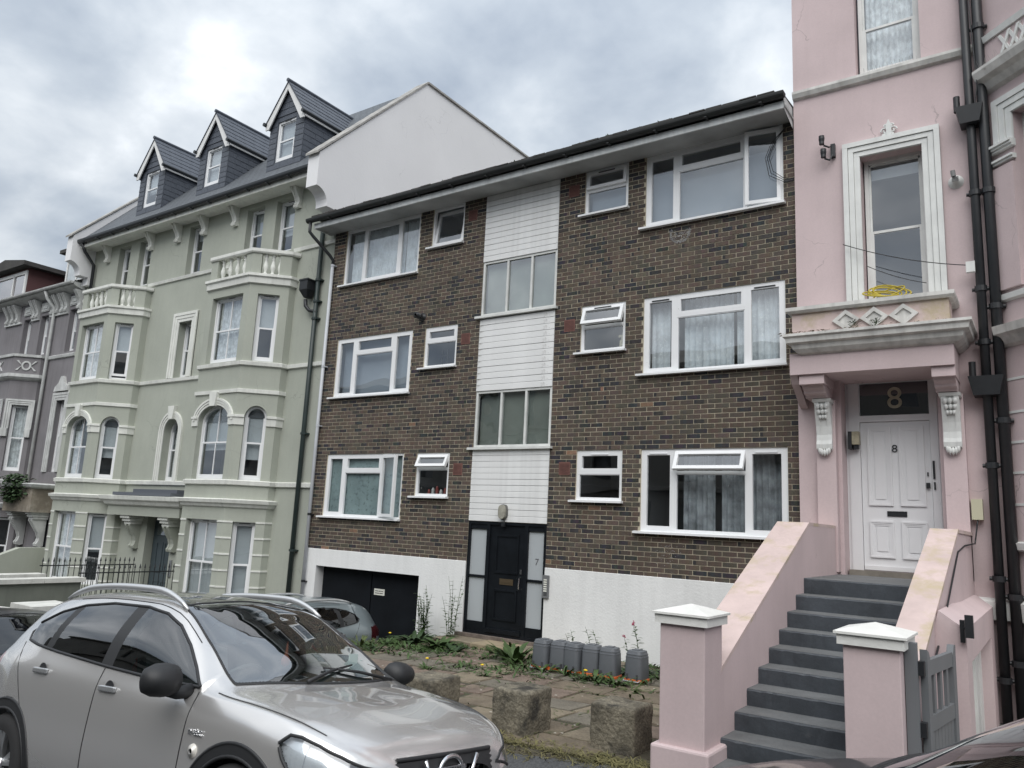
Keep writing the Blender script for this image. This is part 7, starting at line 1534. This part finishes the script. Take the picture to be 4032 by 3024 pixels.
for k in range(5200):
    q = rg.random()
    if q < .50: x, y = rg.uniform(-9.5, -3.9), 11.2 - abs(rg.gauss(0, .75))
    elif q < .72: x, y = rg.gauss(-8.6, .6), rg.gauss(10.1, .45)
    elif q < .86: x, y = -9.55 + abs(rg.gauss(0, .35)), rg.uniform(7.5, 11)
    else: x, y = rg.uniform(-7.2, -4.2), rg.gauss(9.5, .35)
    if y > 11.2 or x < -9.55 or _n.noise(Vector((x * 1.7, y * 1.7, 5))) < rg.uniform(-.35, .25): continue
    if -8.9 < x < -6.5 and y > 10.7 and rg.random() < .8: continue
    a = rg.uniform(0, 6.283); blade(b, (x, y, zfore(x) + .01), (math.cos(a), math.sin(a), rg.uniform(.3, 2.2)), rg.uniform(.06, .20), rg.uniform(.006, .020), .7)
tag(b.build('ground_cover', LEAF), 'low leafy green weeds spreading along the wall and doorstep', 'weeds', kind='stuff')
# ivy over the mauve portico
iv = thing('ivy', 'dark green ivy hanging over the mauve house porch', 'ivy', (-25.6, 10.7, 0.5)); b = MB()
for k in range(900):
    x = rg.gauss(-25.35, .38); y = 10.68 + rg.uniform(-.1, .25); z = .48 + rg.uniform(-.55, .35) * (1 - abs(x + 25.35) * .5); a = rg.uniform(0, 6.283); blade(b, (x, y - .03, z), (math.cos(a), -.6 + .4 * math.sin(a), rg.uniform(-.6, .5)), rg.uniform(.07, .13), rg.uniform(.03, .055), .6)
b.build('leaves', LEAFD, iv, True)
# little plants and moss on the pink porch cornice
for k, (x, h, lab) in enumerate(((-1.98, .16, 'small weed rooted on the porch cornice below the left diamond'), (-1.72, .13, 'small weed rooted on the porch cornice below the middle diamond'))):
    t = thing('cornice_weed', lab, 'weed', (x, 10.5, 2.73)); b = MB()
    for q in range(50): a = rg.uniform(0, 6.283); r_ = rg.uniform(0, .06); blade(b, (x + r_ * math.cos(a), 10.50 + r_ * .5 * math.sin(a), 2.73 + rg.uniform(0, h * .6)), (math.cos(a), math.sin(a) * .6, 1.2), rg.uniform(.03, .07), .006, .4)
    b.build('leaves', LEAFD, t)
b = MB()
for k in range(160):
    x = rg.uniform(-2.95, -0.8) if rg.random() < .5 else rg.uniform(-2.95, -2.2); s_ = rg.uniform(.006, .022); z = 2.735; y = rg.uniform(10.42, 10.6); b.add([(x - s_, y, z), (x + s_, y, z), (x, y + s_, z + s_ * rg.uniform(.3, 1.2)), (x, y - s_, z + .002)], [(0, 1, 2), (0, 3, 1)])
tag(b.build('cornice_moss', mat('brown_moss', (0.09, 0.06, 0.035), 0.95), None), 'brown moss crumbs along the porch cornice', 'moss', kind='stuff')
# telephone wire on the far left
b = MB(); b.tube([(-24.9, 11.6, 7.8), (-28, 12.5, 7.05), (-33, 14, 6.4)], .012, 5); tag(b.build('overhead_wire', BLACKM), 'thin overhead wire running to the mauve house roof', 'wire')
# white chalky patches on the brick
ch = mat('chalk_patch', (0.42, 0.42, 0.42), 0.95)
b = MB(); r5 = random.Random(2)
for k in range(420):
    a = r5.uniform(2.6, 6.6); r_ = r5.gauss(.155, .012) if r5.random() < .7 else r5.uniform(0, .16); u, z = -4.72 + r_ * 1.05 * math.cos(a), 4.82 + r_ * math.sin(a) * 1.05; s_ = r5.uniform(.003, .010); b.add([FB.p(u - s_, .0045, z), FB.p(u, .0045, z - s_ * .6), FB.p(u + s_, .0045, z + s_ * .2), FB.p(u, .0045, z + s_ * .7)], [(0, 1, 2, 3)])
for k in range(90): u, z = r5.gauss(-4.85, .12), r5.gauss(-.30, .10); s_ = r5.uniform(.003, .008); b.add([FB.p(u - s_, .0045, z), FB.p(u, .0045, z - s_ * .6), FB.p(u + s_, .0045, z), FB.p(u, .0045, z + s_)], [(0, 1, 2, 3)])
for k in range(40): u, z = (r5.uniform(-12.5, -9), r5.uniform(-.6, 5.6)) if k % 2 else (r5.uniform(-6.9, -3), r5.uniform(-.6, 5.4)); s_ = r5.uniform(.005, .012); b.add([FB.p(u - s_ * .5, .0045, z), FB.p(u, .0045, z - s_ * 2), FB.p(u + s_ * .5, .0045, z), FB.p(u, .0045, z + s_)], [(0, 1, 2, 3)])
tag(b.build('chalk_marks', ch, flats), kind='stuff')
